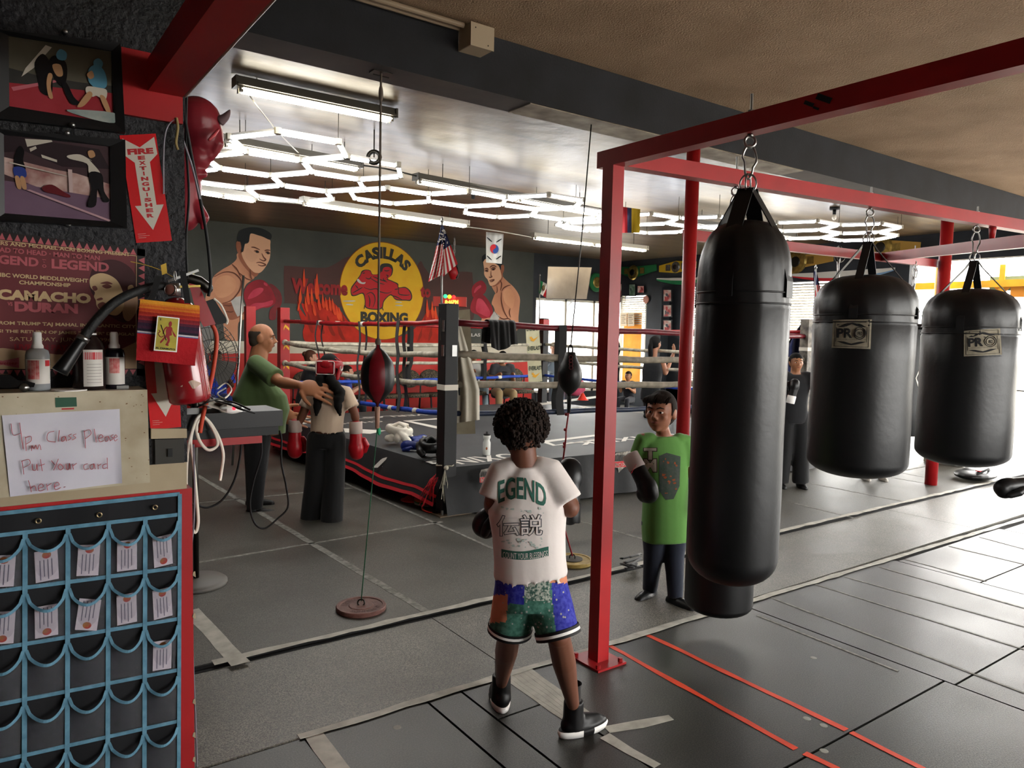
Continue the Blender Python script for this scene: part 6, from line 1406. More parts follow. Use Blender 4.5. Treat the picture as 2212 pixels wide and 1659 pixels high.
pd_=dep(PY(981,610,11.6)); t=thing('speed_bag','small red and black speed bag hanging on a chain right of the American flag','punching bag',PD(981,585,pd_)); MB().lathe([(.004,-.12),(.07,-.09),(.095,0),(.07,.1),(.03,.17),(.004,.18)],PD(981,590,pd_),20).build('bag_body',BV,t,True); MB().lathe([(.004,-.121),(.05,-.105),(.098,0),(.05,.14),(.004,.18)],PD(979,590,pd_-.03),12).build('red_panel',MC['red_vinyl'],t,True)
pz_=PD(981,572,pd_); chain(t,pz_,V((pz_.x,pz_.y,3.36)),.05,.007)
# round timer and shelf clutter beside the ring post
t=thing('round_timer','round timer with a lit digital display standing behind the black ring post','timer',PD(976,640,12.3)); 
b=MB(); b.box(PD(972,652,12.3),(.55,.1,.16),basis(CF)); b.build('timer_box',mat('timer_red','9c2a20',.5),t); 
b=MB(); b.box(PD(968,652,12.2),(.10,.02,.09),basis(CF)); b.box(PD(987,653,12.2),(.22,.02,.09),basis(CF)); 
link('timer_digits',tfit('8:46PM',PD(961,657,12.2),PD(990,657,12.2),V((0,0,.07)),.04),t,mat('digits','ff9a3a',.5,emit='ff8a2a',es=3))
for k,c_ in enumerate(('2fae7a','d8b82a','c92a2a')): MB().ell(PD(962+9*k,640+k,12.25),.035).build('signal_lamp',mat('lamp_'+c_,c_,.3,emit=c_,es=1.2),t,True)
# ---------------- pier on the left with posters ----------------
YP=2.4
def w(x,y,o=0): p=PY(x,y,YP); return V((p.x,YP-o,p.z))
mat('pier_black','1b1b1c',.6,noise=('26262a',6),bump=1.2,bscale=55); mat('cream','a2937a',.6,noise=('8d7c62',4)); mat('red_panel','a81c1e',.5,noise=('94161a',3))
zA=w(380,1000).z; zB=w(395,1056).z
XR=.507
struct('wall_pier',MB().ax(-1.6,XR,YP,YP+.45,zA,3.52),MC['pier_black'],label='black textured pier carrying the pictures')
struct('wall_pier',MB().ax(-1.6,XR-.002,YP,YP+.45,zB,zA),MC['cream'],label='cream painted strip of the pier')
struct('wall_pier',MB().ax(-1.6,XR+.012,YP-.004,YP+.45,0,zB),MC['red_panel'],label='red painted lower part of the pier')
b=MB(); b.loft([[w(x,y,0) for x,y in ((325,925),(402,925),(402,945),(325,947))],[w(x,y,.012) for x,y in ((325,925),(402,925),(402,945),(325,947))]]); struct('trim_8',b,MC['cream'],label='short cream batten on the pier')
b=MB()
for y in (1240,1330,1515,1587,1640): b.loft([[w(x,yy,.0045) for x,yy in ((417,y-6),(421,y-7),(422,y+6),(415,y+2))],[w(x,yy,.006) for x,yy in ((417,y-6),(421,y-7),(422,y+6),(415,y+2))]])
b.build('paint_chip',MC['cream'],None,label='cream chips where the red pier paint has worn off',cat='paint chip',kind='stuff')
def quad(t,name,px,m,o0,o1,bev=0):
    b=MB(); b.loft([[w(x,y,o0) for x,y in px],[w(x,y,o1) for x,y in px]]); return b.build(name,m,t)
def bil(px,u,v): return mapquad(px,u,v)
def shape(t,name,q_,uv,m,o,sp=True):
    P_=[w(*bil(q_,u,v),o) for u,v in uv]
    if sp: P_=spline(P_,4)
    b=MB(); b.flat(P_); return b.build(name,m,t)
def frame(label,outer,inner,figs):
    c=w(*bil(outer,.5,.5)); t=thing('framed_photograph',label,'picture',c,'framed fight photographs on the pier')
    b=MB()
    for i in range(4):
        a,b2=outer[i],outer[(i+1)%4]; c_,d=inner[(i+1)%4],inner[i]; b.loft([[w(*p,.001) for p in (a,b2,c_,d)],[w(*p,.022) for p in (a,b2)]+[w(*p,.014) for p in (c_,d)]])
    b.build('frame',mat('frame_black','121214',.4),t)
    q_=MB(); q_.face([w(*p,.008) for p in inner]); ph=q_.build('photo',figs[0],t)
    for k,(uv,m,sp) in enumerate(figs[1]): shape(ph,'photo_figure',inner,uv,m,.0085+.0004*k,sp)
    return t
pm=lambda n,c,c2=None,s=8: mat('ph_'+n,c,.25,noise=(c2,s) if c2 else None)
fd_,fr2,fs,fb_,fw_,fbl,fp=pm('dark','2a2a2c','3a3834'),pm('red','7e1f26','93323a',5),pm('skin','a8805e'),pm('black','111114'),pm('white','b5ada0'),pm('blue','4d7f96'),pm('purple','5b4658','6a5466',5)
I1=[(18,80),(240,113),(245,268),(20,232)]
frame('upper framed photograph of boxers training on a red floor',[(-18,66),(258,98),(268,290),(-18,258)],I1,(pm('bg','4a473e','5a564a'),[
 ([(0,.62),(1,.5),(1,1),(0,1)],fr2,False),([(0,.45),(.3,.5),(.7,.5),(1,.48),(1,.58),(.5,.62),(0,.66)],fd_,False),([(.12,.55),(.16,.42),(.36,.05),(.42,.07),(.24,.4)],fw_,False),
 ([(.02,.72),(.45,.52),(.46,.55),(.04,.77)],pm('pink','b0606a'),False),([(.25,.32),(.33,.18),(.40,.3),(.42,.55),(.40,.75),(.3,.72),(.27,.5)],fb_,True),([(.38,.3),(.44,.18),(.55,.25),(.56,.45),(.52,.6),(.46,.55),(.40,.4)],fb_,True),([(.42,.32),(.5,.3),(.52,.44),(.46,.46)],fs,True),([(.38,.45),(.42,.46),(.40,.62),(.42,.78),(.38,.78),(.36,.6)],fs,True),([(.50,.5),(.56,.55),(.62,.72),(.68,.8),(.60,.83),(.54,.7)],fb_,True),([(.46,.16),(.50,.08),(.56,.12),(.55,.22),(.48,.23)],fbl,True),
 ([(.78,.28),(.86,.22),(.93,.32),(.94,.5),(.86,.56),(.78,.5),(.76,.4)],fbl,True),([(.82,.18),(.87,.13),(.91,.18),(.89,.26),(.83,.26)],fbl,True),([(.75,.55),(.86,.54),(.94,.56),(.92,.7),(.84,.66),(.80,.68),(.74,.64)],fw_,True),([(.76,.62),(.80,.66),(.72,.82),(.66,.86),(.66,.82)],fs,True),([(.87,.66),(.92,.66),(.97,.85),(.93,.86)],fs,True),([(.75,.38),(.80,.32),(.82,.40),(.78,.44)],fs,True),([(.55,.92),(1,.86),(1,1),(.75,.99)],pm('teal','4f6a70','a8a8a0',9),True)]))
I2=[(8,293),(236,318),(238,480),(10,462)]
frame('lower framed photograph of a knockdown with a referee pointing',[(-14,281),(268,305),(272,494),(-14,478)],I2,(pm('bg2','3a2c30','463438'),[
 ([(0,.58),(.3,.6),(1,.62),(1,1),(0,1)],fp,False),([(0,.28),(.5,.38),(.68,.4),(1,.5),(1,.7),(.3,.62),(0,.5)],pm('crowd','7c4a48','c0a8a0',20),False),([(0,0),(.9,.05),(1,.3),(.55,.33),(.2,.18),(0,.22)],pm('roof','2b2226'),False),([(.2,.02),(.45,-.0),(.46,.02),(.22,.12)],fw_,False),([(.35,.2),(.5,.25),(.5,.28),(.36,.24)],fw_,False),([(.24,.14),(.3,.1),(.31,.13),(.25,.18)],fw_,False),
 ([(.1,.25),(.15,.12),(.19,.18),(.18,.3),(.2,.42),(.1,.42)],fb_,True),([(.09,.4),(.19,.4),(.21,.5),(.16,.53),(.1,.52)],pm('navy','2c3a7a'),True),([(.1,.52),(.14,.52),(.16,.66),(.12,.66)],fs,True),([(.15,.52),(.19,.52),(.21,.66),(.17,.66)],fs,True),
 ([(.6,.18),(.72,.15),(.83,.22),(.80,.2),(.9,.35),(.88,.4),(.80,.38),(.78,.26),(.62,.22)],fw_,True),([(.79,.1),(.84,.08),(.86,.15),(.81,.18)],fs,True),([(.8,.38),(.92,.38),(.94,.6),(.99,.72),(.93,.74),(.88,.58),(.86,.8),(.78,.82),(.82,.6)],fb_,True),([(.36,.62),(.45,.58),(.56,.66),(.62,.7),(.6,.73),(.48,.7),(.38,.68)],pm('fallen','5a1c22'),True),
 ([(.6,.36),(.64,.36),(.645,.66),(.61,.66)],pm('post','b09a98'),False),([(.2,.68),(.24,.67),(1,.98),(.98,1)],pm('line','a8868c'),False),([(.05,.34),(.6,.45),(.6,.46),(.05,.355)],fw_,False)]))
t=COL.objects['framed_photograph.001']; quad(t,'mat_strip',[(238,318),(258,320),(258,482),(239,480)],pm('matte','7c7f8a'),.008,.0095)
for i,(x,y) in enumerate(((140,71),(154,275),(143,292),(147,486))):
    p=w(x,y,.02); MB().lathe([(0,0),(.008,0),(.007,.004),(.003,.008),(.006,.014),(.0055,.016),(0,.017)],p+V((0,.02 if i in(0,3) else 0,0)),14,axis=(0,-1,0)).build('push_pin',MC['steel'],None,True,label='clear push pin '+('above the upper framed photograph','just under the upper framed photograph','on the top edge of the lower framed photograph','under the lower framed photograph')[i],cat='pin',group='push pins around the framed photographs')
# poster
PQ=[(-70,492),(313,539),(312,811),(-70,815)]
t=thing('poster','weathered maroon boxing poster with a portrait and cream lettering','poster',w(150,680)); quad(t,'sheet',PQ,mat('poster_maroon','5e262c',.5,noise=('6e3034',3)),.001,.003)
shape(t,'lower_tint',PQ,[(0,.82),(.2,.80),(.5,.84),(.8,.84),(1,.70),(1,1),(0,1)],mat('poster_tan','a08468',.5,noise=('b59a78',5)),.0032,False)
bk=mat('poster_black','1b1214',.5); pk=mat('poster_pink','a8545c',.5); cr_=mat('poster_cream','c0a47c',.5); rd_=mat('poster_red','8a1c28',.5)
for uv in ([(0,-.0),(1,0),(1,.055),(0,.055)],[(.955,0),(1,0),(1,1),(.955,1)],[(0,.945),(1,.945),(1,1),(0,1)]): shape(t,'border',PQ,uv,bk,.0035,False)
bb=MB()
for k in range(22):
    u=.02+k*.0435
    for v0,v1 in ((.052,.006),(.998,.952)): bb.face([w(*bil(PQ,u-.018,v0 if v0<.5 else .952),.004),w(*bil(PQ,u+.018,v0 if v0<.5 else .952),.004),w(*bil(PQ,u,v1 if v0<.5 else .994),.004)])
for k in range(14):
    v=.09+k*.062; bb.face([w(*bil(PQ,.997,v-.025),.004),w(*bil(PQ,.997,v+.025),.004),w(*bil(PQ,.962,v),.004)])
bb.build('border_triangles',pk,t,kind='stuff')
for pts in ([(0,.060),(.95,.060)],[(.951,.06),(.951,.945)]):
    bb=MB(); bb.tube([w(*bil(PQ,*p),.004) for p in pts],.0009,5); bb.build('border_line',cr_,t)
def ptext(body,p0,p1,h,m,bold=.03,o=.0045): link('poster_lettering',tfit(body,w(*p0,o),w(*p1,o),w(p0[0],p0[1]-h)-w(*p0),bold),t,m)
ptext('BROTHERS AND MICHAEL ACRI BOXING PRESENT',(-62,524),(280,554),8.5,cr_,.02)
ptext('HEAD TO HEAD · MAN TO MAN',(-22,543),(215,563),11,pk,.03)
ptext('GEND',(-3,570),(83,577),20,pk,.04); ptext('T',(91,567),(99,568),7,pk); ptext('O',(91,578),(100,579),7,pk); ptext('LEGEND',(111,580),(235,588),21,pk,.04)
# portrait
def z5(L): return [(x/5.184,500+y/5.184) for x,y in L]
def port(name,L,m,o): 
    b=MB(); b.flat(spline([w(x,y,o) for x,y in z5(L)],4)); b.build(name,m,t)
hr_=mat('poster_hair','3c161c',.5); port('portrait',[(1010,480),(1060,380),(1180,320),(1330,330),(1470,420),(1530,560),(1540,760),(1530,900),(1400,1020),(1250,960),(1130,880),(1070,800),(1080,740),(1030,700),(1000,600)],hr_,.0036)
port('portrait',[(1010,520),(1100,470),(1200,480),(1300,540),(1360,640),(1390,760),(1370,880),(1300,940),(1200,920),(1120,880),(1080,830),(1070,770),(1050,730),(1060,680),(1010,620)],cr_,.0040)
port('portrait',[(1430,620),(1480,600),(1500,660),(1470,720),(1440,700)],cr_,.0042); port('portrait',[(1380,780),(1520,700),(1540,860),(1450,1000),(1380,960)],mat('poster_mid','a8866a',.5),.0038)
for L in ([(1030,620),(1070,610),(1090,650),(1050,665)],[(1140,610),(1200,590),(1250,620),(1190,640)],[(1120,580),(1200,560),(1260,590),(1180,590)],[(1080,760),(1130,740),(1150,760),(1100,775)],[(1090,820),(1150,790),(1200,830),(1190,880),(1120,870)]): port('portrait',L,mat('poster_shadow','6e3a34',.5),.0044)
ptext('IBC WORLD MIDDLEWEIGHT',(0,598),(190,611),9,cr_); ptext('CHAMPIONSHIP',(41,614),(152,620.5),8.5,cr_)
ptext('CAMACHO',(-6,647),(196,656),23,cr_,.06); ptext('VS',(16,660),(27,661),8,pk); ptext('DURAN',(31,673),(168,678),22,pk,.06)
ptext('LIVE FROM TRUMP TAJ MAHAL IN ATLANTIC CITY',(-45,702),(293,711),10,cr_,.03); ptext('PLUS! THE RETURN OF JAMES "BUSTER" DOUGLAS',(-30,719.5),(290,727),9,cr_,.03)
ptext('SATURDAY, JUNE 22, 1996',(21,739),(240,740.5),11,cr_,.0); ptext('LIVE ON PAY-PER-VIEW',(31,756),(232,758.5),13,rd_,.04)
shape(t,'bow_tie_logo',[(-30,774),(41,772),(41,795),(-30,793)],[(0,0),(.5,.3),(1,0),(1,1),(.5,.7),(0,1)],pk,.0045,False); ptext('Budweiser',(-28,787),(38,788),7,rd_,.02,.005)
# fire extinguisher signs
def sign(label,Q,full=True):
    t=thing('arrow_sign',label,'sign',w(*bil(Q,.5,.5))); quad(t,'plate',Q,mat('sign_red','b81a1f',.25,coat=.6),.001,.003)
    m_=mat('sign_white','b9b2a6',.4); shape(t,'arrow',Q,[(.06,.03),(.5,.12),(.94,.03),(.96,.19),(.72,.26),(.72,.66),(.92,.66),(.52,.89),(.12,.66),(.30,.66),(.30,.26),(.06,.19)],m_,.0036,False)
    rl=mat('sign_red2','a3181e',.4)
    f=lambda u,v:w(*bil(Q,u,v),.0042)
    if full:
        link('sign_lettering',tfit('FIRE',f(.14,.185),f(.86,.185),f(.14,.13)-f(.14,.185),.06),t,rl)
        for k,ch_ in enumerate('EXTINGUISHER'):
            v=.235+k*.049; wd=.02 if ch_=='I' else .10; link('sign_lettering',tfit(ch_,f(.505-wd,v),f(.505+wd,v),f(.5,v-.036)-f(.5,v),.06),t,rl)
    else:
        for k,ch_ in enumerate('SHER'): v=.30+k*.11; link('sign_lettering',tfit(ch_,f(.62,v),f(.85,v),f(.5,v-.07)-f(.5,v),.06),t,rl)
    for k in range(3): 
        b=MB(); b.beam(f(.08,.94+.018*k-.02),f(.3+.1*(k%2),.94+.018*k-.02),.0008,.0006); b.build('fine_print',m_,t)
sign('red sticker with a white down arrow reading FIRE EXTINGUISHER',[(258,293),(336,289),(371,520),(294,525)])
sign('second red arrow sticker half hidden behind the fire extinguisher',[(303,700),(380,698),(391,922),(325,928)],False)
# cabinet
t=thing('wall_cabinet','old white metal cabinet fixed to the pier under the bottles','cabinet',w(160,950,.08))
dC=.14
BXq=[(-90,853),(318,841),(326,1042),(-90,1085)]
ctl,ctr_,cbr,cbl=[(lambda p:V((p.x,YP-dC,p.z)))(PY(x,y,YP-dC)) for x,y in BXq]
zt_=(ctr_.z+ctl.z)/2
b=MB(); x1=ctr_.x; b.hexa([V((ctl.x,YP-dC,cbl.z)),V((x1+.004,YP-dC,cbr.z)),V((x1+.004,YP,cbr.z)),V((ctl.x,YP,cbl.z)),V((ctl.x,YP-dC,zt_)),V((x1,YP-dC,zt_)),V((x1,YP,zt_)),V((ctl.x,YP,zt_))]); b.build('cabinet_body',mat('cabinet','bcb29c',.5,noise=('9a8c74',5),mix=.25),t)
def w2(x,y,o=0): p=PY(x,y,YP-dC); return V((p.x,YP-dC-o,p.z))
def q2(t,name,px,m,o0,o1): b=MB(); b.loft([[w2(x,y,o0) for x,y in px],[w2(x,y,o1) for x,y in px]]); return b.build(name,m,t)
q2(t,'green_label',[(119,859),(165,858),(166,878),(120,880)],mat('label_green','2c5240',.5),.0005,.0015); q2(t,'red_print',[(133,882),(160,881),(160,884),(133,885)],MC['stripe_red'],.0005,.0012)
b=MB(); rnd=random.Random(2)
for k in range(26): p=w2(rnd.choice((rnd.uniform(5,320),rnd.uniform(270,322))),rnd.choice((rnd.uniform(850,880),rnd.uniform(850,1040))),.0008); s_=rnd.uniform(.0008,.0025); b.box(p,(s_*1.5,.0006,s_))
b.build('rust_spot',mat('rust','6e5236',.8),t,kind='stuff')
PN=[(4,897),(258,883),(263,1043),(22,1073)]
t=thing('handwritten_note','white paper with a red handwritten request taped to the cabinet','paper',w2(130,980))
b=MB(); 
def pn(u,v): x,y=mapquad(PN,u,v); return w2(x,y,.003+.0025*math.sin(u*9+v*4)*.6+.004*(u>.97)*v)
b.grid(pn,30,20); b.build('sheet',mat('paper','c9c6cf',.7,noise=('bdbac6',7)),t,True)
def z6(x,y): return (x/2.764,480+y/2.764)
mk_=mat('marker_red','a8242c',.6)
for L in ([(65,1200),(78,1268),(124,1256)],[(116,1195),(126,1270),(137,1350)],[(150,1280),(155,1362)],[(150,1285),(182,1275),(184,1302),(155,1322)],[(187,1362),(190,1330),(201,1350),(212,1328),(221,1352),(234,1325),(244,1357)],[(322,1245),(286,1258),(283,1300),(330,1310)],[(352,1240),(345,1306)],[(386,1276),(366,1284),(368,1306),(384,1298),(388,1277),(396,1305)],[(426,1262),(407,1272),(423,1286),(404,1300)],[(453,1262),(434,1270),(451,1284),(429,1298)],[(500,1240),(506,1300),(508,1347)],[(496,1250),(530,1236),(540,1262),(505,1292)],[(560,1232),(572,1313)],[(585,1290),(611,1280),(601,1265),(586,1284),(595,1309),(617,1300)],[(641,1276),(623,1284),(627,1306),(642,1300),(644,1276),(656,1304)],[(674,1266),(659,1275),(673,1288),(657,1302)],[(677,1287),(696,1278),(688,1267),(678,1285),(684,1303),(699,1293)],
 [(130,1420),(136,1460),(141,1502)],[(127,1425),(170,1413),(177,1440),(140,1462)],[(190,1440),(195,1476),(214,1474),(218,1440),(223,1480)],[(240,1412),(251,1482)],[(231,1452),(266,1440)],[(305,1420),(326,1446)],[(347,1410),(319,1478)],[(357,1440),(345,1458),(359,1476),(376,1460),(358,1440)],[(391,1440),(396,1471),(410,1470),(413,1435),(419,1473)],[(431,1440),(436,1473)],[(433,1452),(456,1436)],[(521,1439),(500,1448),(503,1473),(527,1468)],[(556,1440),(536,1450),(540,1471),(555,1466),(558,1438),(566,1471)],[(581,1440),(584,1471)],[(582,1452),(601,1440)],[(637,1403),(639,1470)],[(635,1440),(612,1448),(615,1469),(636,1462)],
 [(168,1538),(178,1570),(186,1607)],[(180,1587),(205,1570),(216,1600)],[(226,1586),(256,1575),(246,1558),(228,1574),(234,1601),(264,1592)],[(275,1558),(283,1597)],[(279,1572),(306,1555)],[(321,1577),(351,1565),(341,1548),(323,1564),(330,1593),(362,1580)],[(377,1579),(389,1576)]):
    P_=spline([w2(*z6(x,y),.009) for x,y in L],5,False) if len(L)>2 else [w2(*z6(x,y),.009) for x,y in L]
    MB().tube(P_,.0017,5,flat=.4).build('handwriting',mk_,t)
# bottles and toy car on the cabinet
def cb(x,y,o=.07): # point standing on the cabinet top seen at pixel x
    v=ray(x,y); p=O+v*((YP-o)/v.y); p.z=zt_; return p
dB_=2.02
def bt(label,x,r_px,h_px,prof,m,capm,capprof,lab,name='bottle',y=845):
    p=cb(x,y); s_=dep(p)/F; r_=r_px*s_; h_=h_px*s_; t=thing(name,label,'bottle',p,'bottles on the cabinet')
    MB().lathe([(a*r_,b_*h_) for a,b_ in prof],p,32).build('bottle_body',m,t,True)
    MB().lathe([(a*r_,b_*h_) for a,b_ in capprof],p,24).build('sprayer' if 'spray' in label else 'cap',capm,t,True)
    for (a0,a1,z0,z1,mm,nm) in lab:
        q=MB(); av_=math.atan2(-p.y,-p.x); N=12
        q.grid(lambda u,v:p+V((r_*1.012*math.cos(av_-(a0+(a1-a0)*(1-u))),r_*1.012*math.sin(av_-(a0+(a1-a0)*(1-u))),h_*(z0+(z1-z0)*v))),N,2); q.build(nm,mm,t,True)
    return t,p,r_,h_
lw=mat('label_white','c4bfb8',.5); lr=mat('label_red','b02028',.5)
t,p,r_,h_=bt('clear spray bottle with a white sprayer and red dotted label',83,23,126,((0,0),(.95,0),(1,.03),(1,.6),(.9,.68),(.55,.72),(0,.72)),mat('bottle_clear','b4b8bc',.15,trans=.5),MC['white'],((0,.69),(.5,.69),(.5,.76),(.38,.8),(.36,.97),(.3,1),(0,1)),((-1.2,1.2,.12,.54,lw,'label'),(-1.15,-.6,.42,.52,lr,'label_band'),(-.1,.9,.2,.52,mat('label_dots','c98a84',.5,noise=('b02028',70)),'label_print')))
t,p,r_,h_=bt('large dark brown bottle with a white and red label behind the hose nozzle',194,32,130,((0,0),(.95,0),(1,.03),(1,.62),(.85,.78),(.45,.9),(.45,1),(0,1)),mat('bottle_brown','1d1412',.25),MC['white'],((0,.9),(.46,.9),(.46,.93),(0,.93)),((-.9,.35,.06,.66,lw,'label'),(-.85,.3,.5,.62,lr,'label_band')))
for k in range(7): 
    q=MB(); av_=math.atan2(-p.y,-p.x); q.grid(lambda u,v:p+V((r_*1.02*math.cos(av_-(-.75+.9*(1-u))),r_*1.02*math.sin(av_-(-.75+.9*(1-u))),h_*(.12+.05*k+.006*v))),6,1); q.build('label_line',mat('ink_grey','6e6a68',.6),t)
bt('dark spray bottle with a white sprayer beside the striped pouch',248,20.5,122,((0,0),(.95,0),(1,.03),(1,.62),(.9,.68),(.5,.72),(0,.72)),mat('bottle_black','14101a',.25),MC['white'],((0,.69),(.55,.69),(.55,.76),(.42,.8),(.4,.97),(.3,1),(0,1)),((-1.2,1.1,.08,.56,lw,'label'),(-.5,.5,.28,.54,MC['label_dots'],'label_print')),y=838)
t=thing('toy_car','black toy car parked on the cabinet at the left edge','toy car',cb(25,845)); p=cb(18,845,.09); 
b=MB(); b.loft([[p+V((x,y_,z)) for x,z in ((-.06,.012),(.055,.012),(.058,.022),(.04,.028),(.02,.031),(.004,.045),(-.03,.046),(-.045,.034),(-.06,.03))] for y_ in (-.022,.022)]); b.build('car_body',mat('car_black','0d0d0f',.2),t)
for sx in (-.038,.034):
    for sy in (-.022,.022): MB().cyl(p+V((sx,sy-.004,.011)),p+V((sx,sy+.004,.011)),.011,n=18).build('wheel',MC['steel'],t,True)
MB().box(cb(262,838)+V((0,-.02,.005)),(.03,.015,.009)).build('keychain',MC['steel'],None,label='small silver clasp at the right end of the cabinet top',cat='clasp'); MB().lathe([(0,0),(.042,0),(.042,.003),(0,.003)],cb(150,845,.1),20).build('lid',MC['white'],None,label='flat white lid between the clear and brown bottles',cat='lid')
# extinguisher
def e(x,y,o=.09): p=PY(x,y,YP-o); return p
t=thing('fire_extinguisher','red fire extinguisher hanging behind the striped pouch','fire extinguisher',e(395,760))
A,B=e(412,868),e(378,655); ax_=(B-A).normalized(); Ln=(B-A).length
MB().lathe([(0,-.0),(.052,0),(.058,.008),(.059,.02),(.058,Ln*.85),(.045,Ln*.98),(.02,Ln*1.05),(0,Ln*1.06)],A,36,axis=ax_).build('cylinder',mat('ext_red','8c141c',.22,coat=.5),t,True)
T=bvh_of(t.children[0])
b=MB(); b.flat([V(q_) for q_ in [(O+ray(x,y).normalized()*(T.ray_cast(O,ray(x,y).normalized())[3] or 2.1))-ray(x,y).normalized()*.0015 for x,y in ((389,835),(412,822),(418,821),(436,828),(420,840))]]); b.build('maker_label',mat('label_tan','b59a8a',.5),t)
MB().cyl(e(377,640),e(375,612),.017,n=14).build('valve',MC['steel'],t,True)
g_=e(370,626,.125); MB().lathe([(0,0),(.0165,0),(.0165,.007),(.014,.009),(0,.009)],g_,22,axis=-CF).build('gauge',mat('gauge','8a5a50',.3),t,True); MB().torus(g_-CF*.008,.0155,.002,CF,22,6).build('gauge_rim',MC['steel'],t,True)
MB().beam(e(362,608),e(428,584),.014,.007).build('lever',MC['steel'],t); MB().beam(e(366,620),e(432,618),.012,.006).build('carry_handle',mat('brass','a08a4a',.3,metal=1),t)
MB().torus(e(378,596,.11),.010,.0015,CR,18,6,sc=(.8,1.3)).build('pull_ring',MC['steel'],t,True)
b=MB(); tg=[e(x,y,.115) for x,y in ((347,573),(359,568),(361,590),(350,594))]; b.loft([tg,[q_+V((0,-.001,0)) for q_ in tg]]); b.build('yellow_tag',mat('tag_yellow','b8952a',.5),t)
MB().tube(spline([e(x,y,.11) for x,y in ((282,565),(320,574),(350,585),(373,598))],5,False),.0009,5).build('yellow_tie',MC['tag_yellow'],t)
hs=[e(372,622,.10),e(345,618,.11),e(300,628,.13),(e(250,652,.15)),e(208,692,.17),e(178,733,.18)]
MB().tube(spline(hs,6,False),.0125,14).build('hose',mat('hose','1a1b1c',.6,bump=.4,bscale=90),t,True)
N0=e(180,730,.18); N1=e(129,804,.19); MB().tube([N0,N0.lerp(N1,.15),N0.lerp(N1,.9),N1],[.0145,.0145,.019,.020],20).build('nozzle',mat('nozzle','101112',.35),t,True)
MB().tube([N0.lerp(N1,-.04),N0.lerp(N1,.08)],.0158,20).build('hose_clamp',MC['steel'],t,True)
for L in (((342,596),(334,625),(324,652)),((394,586),(400,620),(405,655))): 
    P_=spline([e(x,y,.15) for x,y in L],4,False); b=MB(); b.loft([[p+V((-.008,0,0)),p+V((.008,0,0)),p+V((.008,-.003,0)),p+V((-.008,-.003,0))] for p in P_]); b.build('strap_x',MC['black_cloth'],t)
st_=[o for o in t.children if o.name.startswith('strap_x')]
t=thing('pouch','striped serape pouch with a picture card pinned to it','bag',e(362,720,.16)); 
for o in st_: o.parent=t; o.data.transform(Matrix.Translation(wloc(COL.objects['fire_extinguisher'])-t.location)); o.name='strap'
SQ=[(303,646),(431,660),(424,790),(293,778)]
cols=[('c98a26',.05),('c2721f',.08),('b85a1e',.11),('c0691f',.13),('a83a1c',.17),('b84a1e',.19),('8c2218',.23),('a02a20',.26),('6e1a22',.30),('7c1f26',.33),('4a1a2c',.37),('2c1a2e',.42),('3a1a30',.46),('1c1626',.505),('b5b0b4',.53),('3c4a80',.555),('a0141c',1.0)]
def sq(u,v,o=0): x,y=mapquad(SQ,u,v); bl=math.sin(PI*u)*.012*math.sin(PI*min(1,v*1.1))+.003*math.sin(u*7+v*3); 
for _ in (0,):
    def sq(u,v,o=0): x,y=mapquad(SQ,u,v+.0*u); return e(x+(2.5*math.sin(v*5) if u>.5 else -1.5*math.sin(v*4)),y,.165+math.sin(PI*u)*.012*math.sin(PI*min(1,v))+.002*math.sin(u*9+v*5)+o)
b=MB(); NV=72
def mfc(u,v):
    for i,(c_,vv) in enumerate(cols):
        if v<=vv: return i
    return len(cols)-1
b.grid(sq,20,NV,mf=mfc); me=b.mesh()
for i,(c_,vv) in enumerate(cols): me.materials.append(mat('serape_'+c_,c_,.9,bump=.3,bscale=120))
link('pouch_front',me,t,None,True)
b=MB(); b.grid(lambda u,v:sq(u,v,-.03),12,12); b.build('pouch_back',MC['serape_a0141c'],t,True)
b=MB()
edge=[(u/12,0) for u in range(12)]+[(1,v/12) for v in range(12)]+[(1-u/12,1) for u in range(12)]+[(0,1-v/12) for v in range(12)]
for i in range(len(edge)):
    a,c_=edge[i],edge[(i+1)%len(edge)]; b.face([sq(*a),sq(*c_),sq(*c_,-.03),sq(*a,-.03)])
b.build('pouch_side',MC['serape_a0141c'],t)
CQ=[(340,682),(388,687),(382,761),(332,757)]
def cq(u,v,o=0): x,y=mapquad(CQ,u,v); return e(x,y,.185+o)
t2=thing('picture_card','yellow card with a small red horned figure reading EL DIABLITO','card',cq(.5,.5))
b=MB(); b.loft([[cq(*p) for p in ((0,0),(1,0),(1,1),(0,1))],[cq(*p,.002) for p in ((0,0),(1,0),(1,1),(0,1))]]); b.build('card_border',MC['white'],t2)
b=MB(); b.face([cq(*p,.0025) for p in ((.05,.03),(.95,.03),(.95,.97),(.05,.97))]); b.build('card_face',mat('card_yellow','b5a63a',.6,noise=('9c8c30',20)),t2)
for L in ([(.55,.16),(.62,.12),(.68,.17),(.67,.25),(.60,.28),(.55,.24)],[(.5,.3),(.62,.27),(.72,.32),(.70,.42),(.72,.52),(.62,.55),(.66,.68),(.58,.80),(.50,.78),(.56,.68),(.48,.6),(.35,.72),(.26,.78),(.24,.73),(.36,.62),(.46,.5),(.44,.4)],[(.70,.33),(.78,.42),(.90,.52),(.88,.57),(.76,.48)],[(.5,.3),(.4,.38),(.36,.5),(.31,.48),(.36,.35),(.46,.28)],[(.5,.78),(.62,.8),(.6,.84),(.48,.82)]):
    b=MB(); b.flat(spline([cq(u,v,.003) for u,v in L],3)); b.build('card_figure',mat('card_red','8c1f22',.6),t2)
b=MB(); b.tube([cq(.2,.25,.0034),cq(.5,.68,.0034)],.0010,5); b.build('card_staff',MC['black'],t2)
b=MB(); b.tube(spline([cq(*p,.0034) for p in ((.4,.55),(.25,.6),(.12,.5),(.2,.45),(.14,.4))],4,False),.0010,5); b.build('card_tail',MC['card_red'],t2)
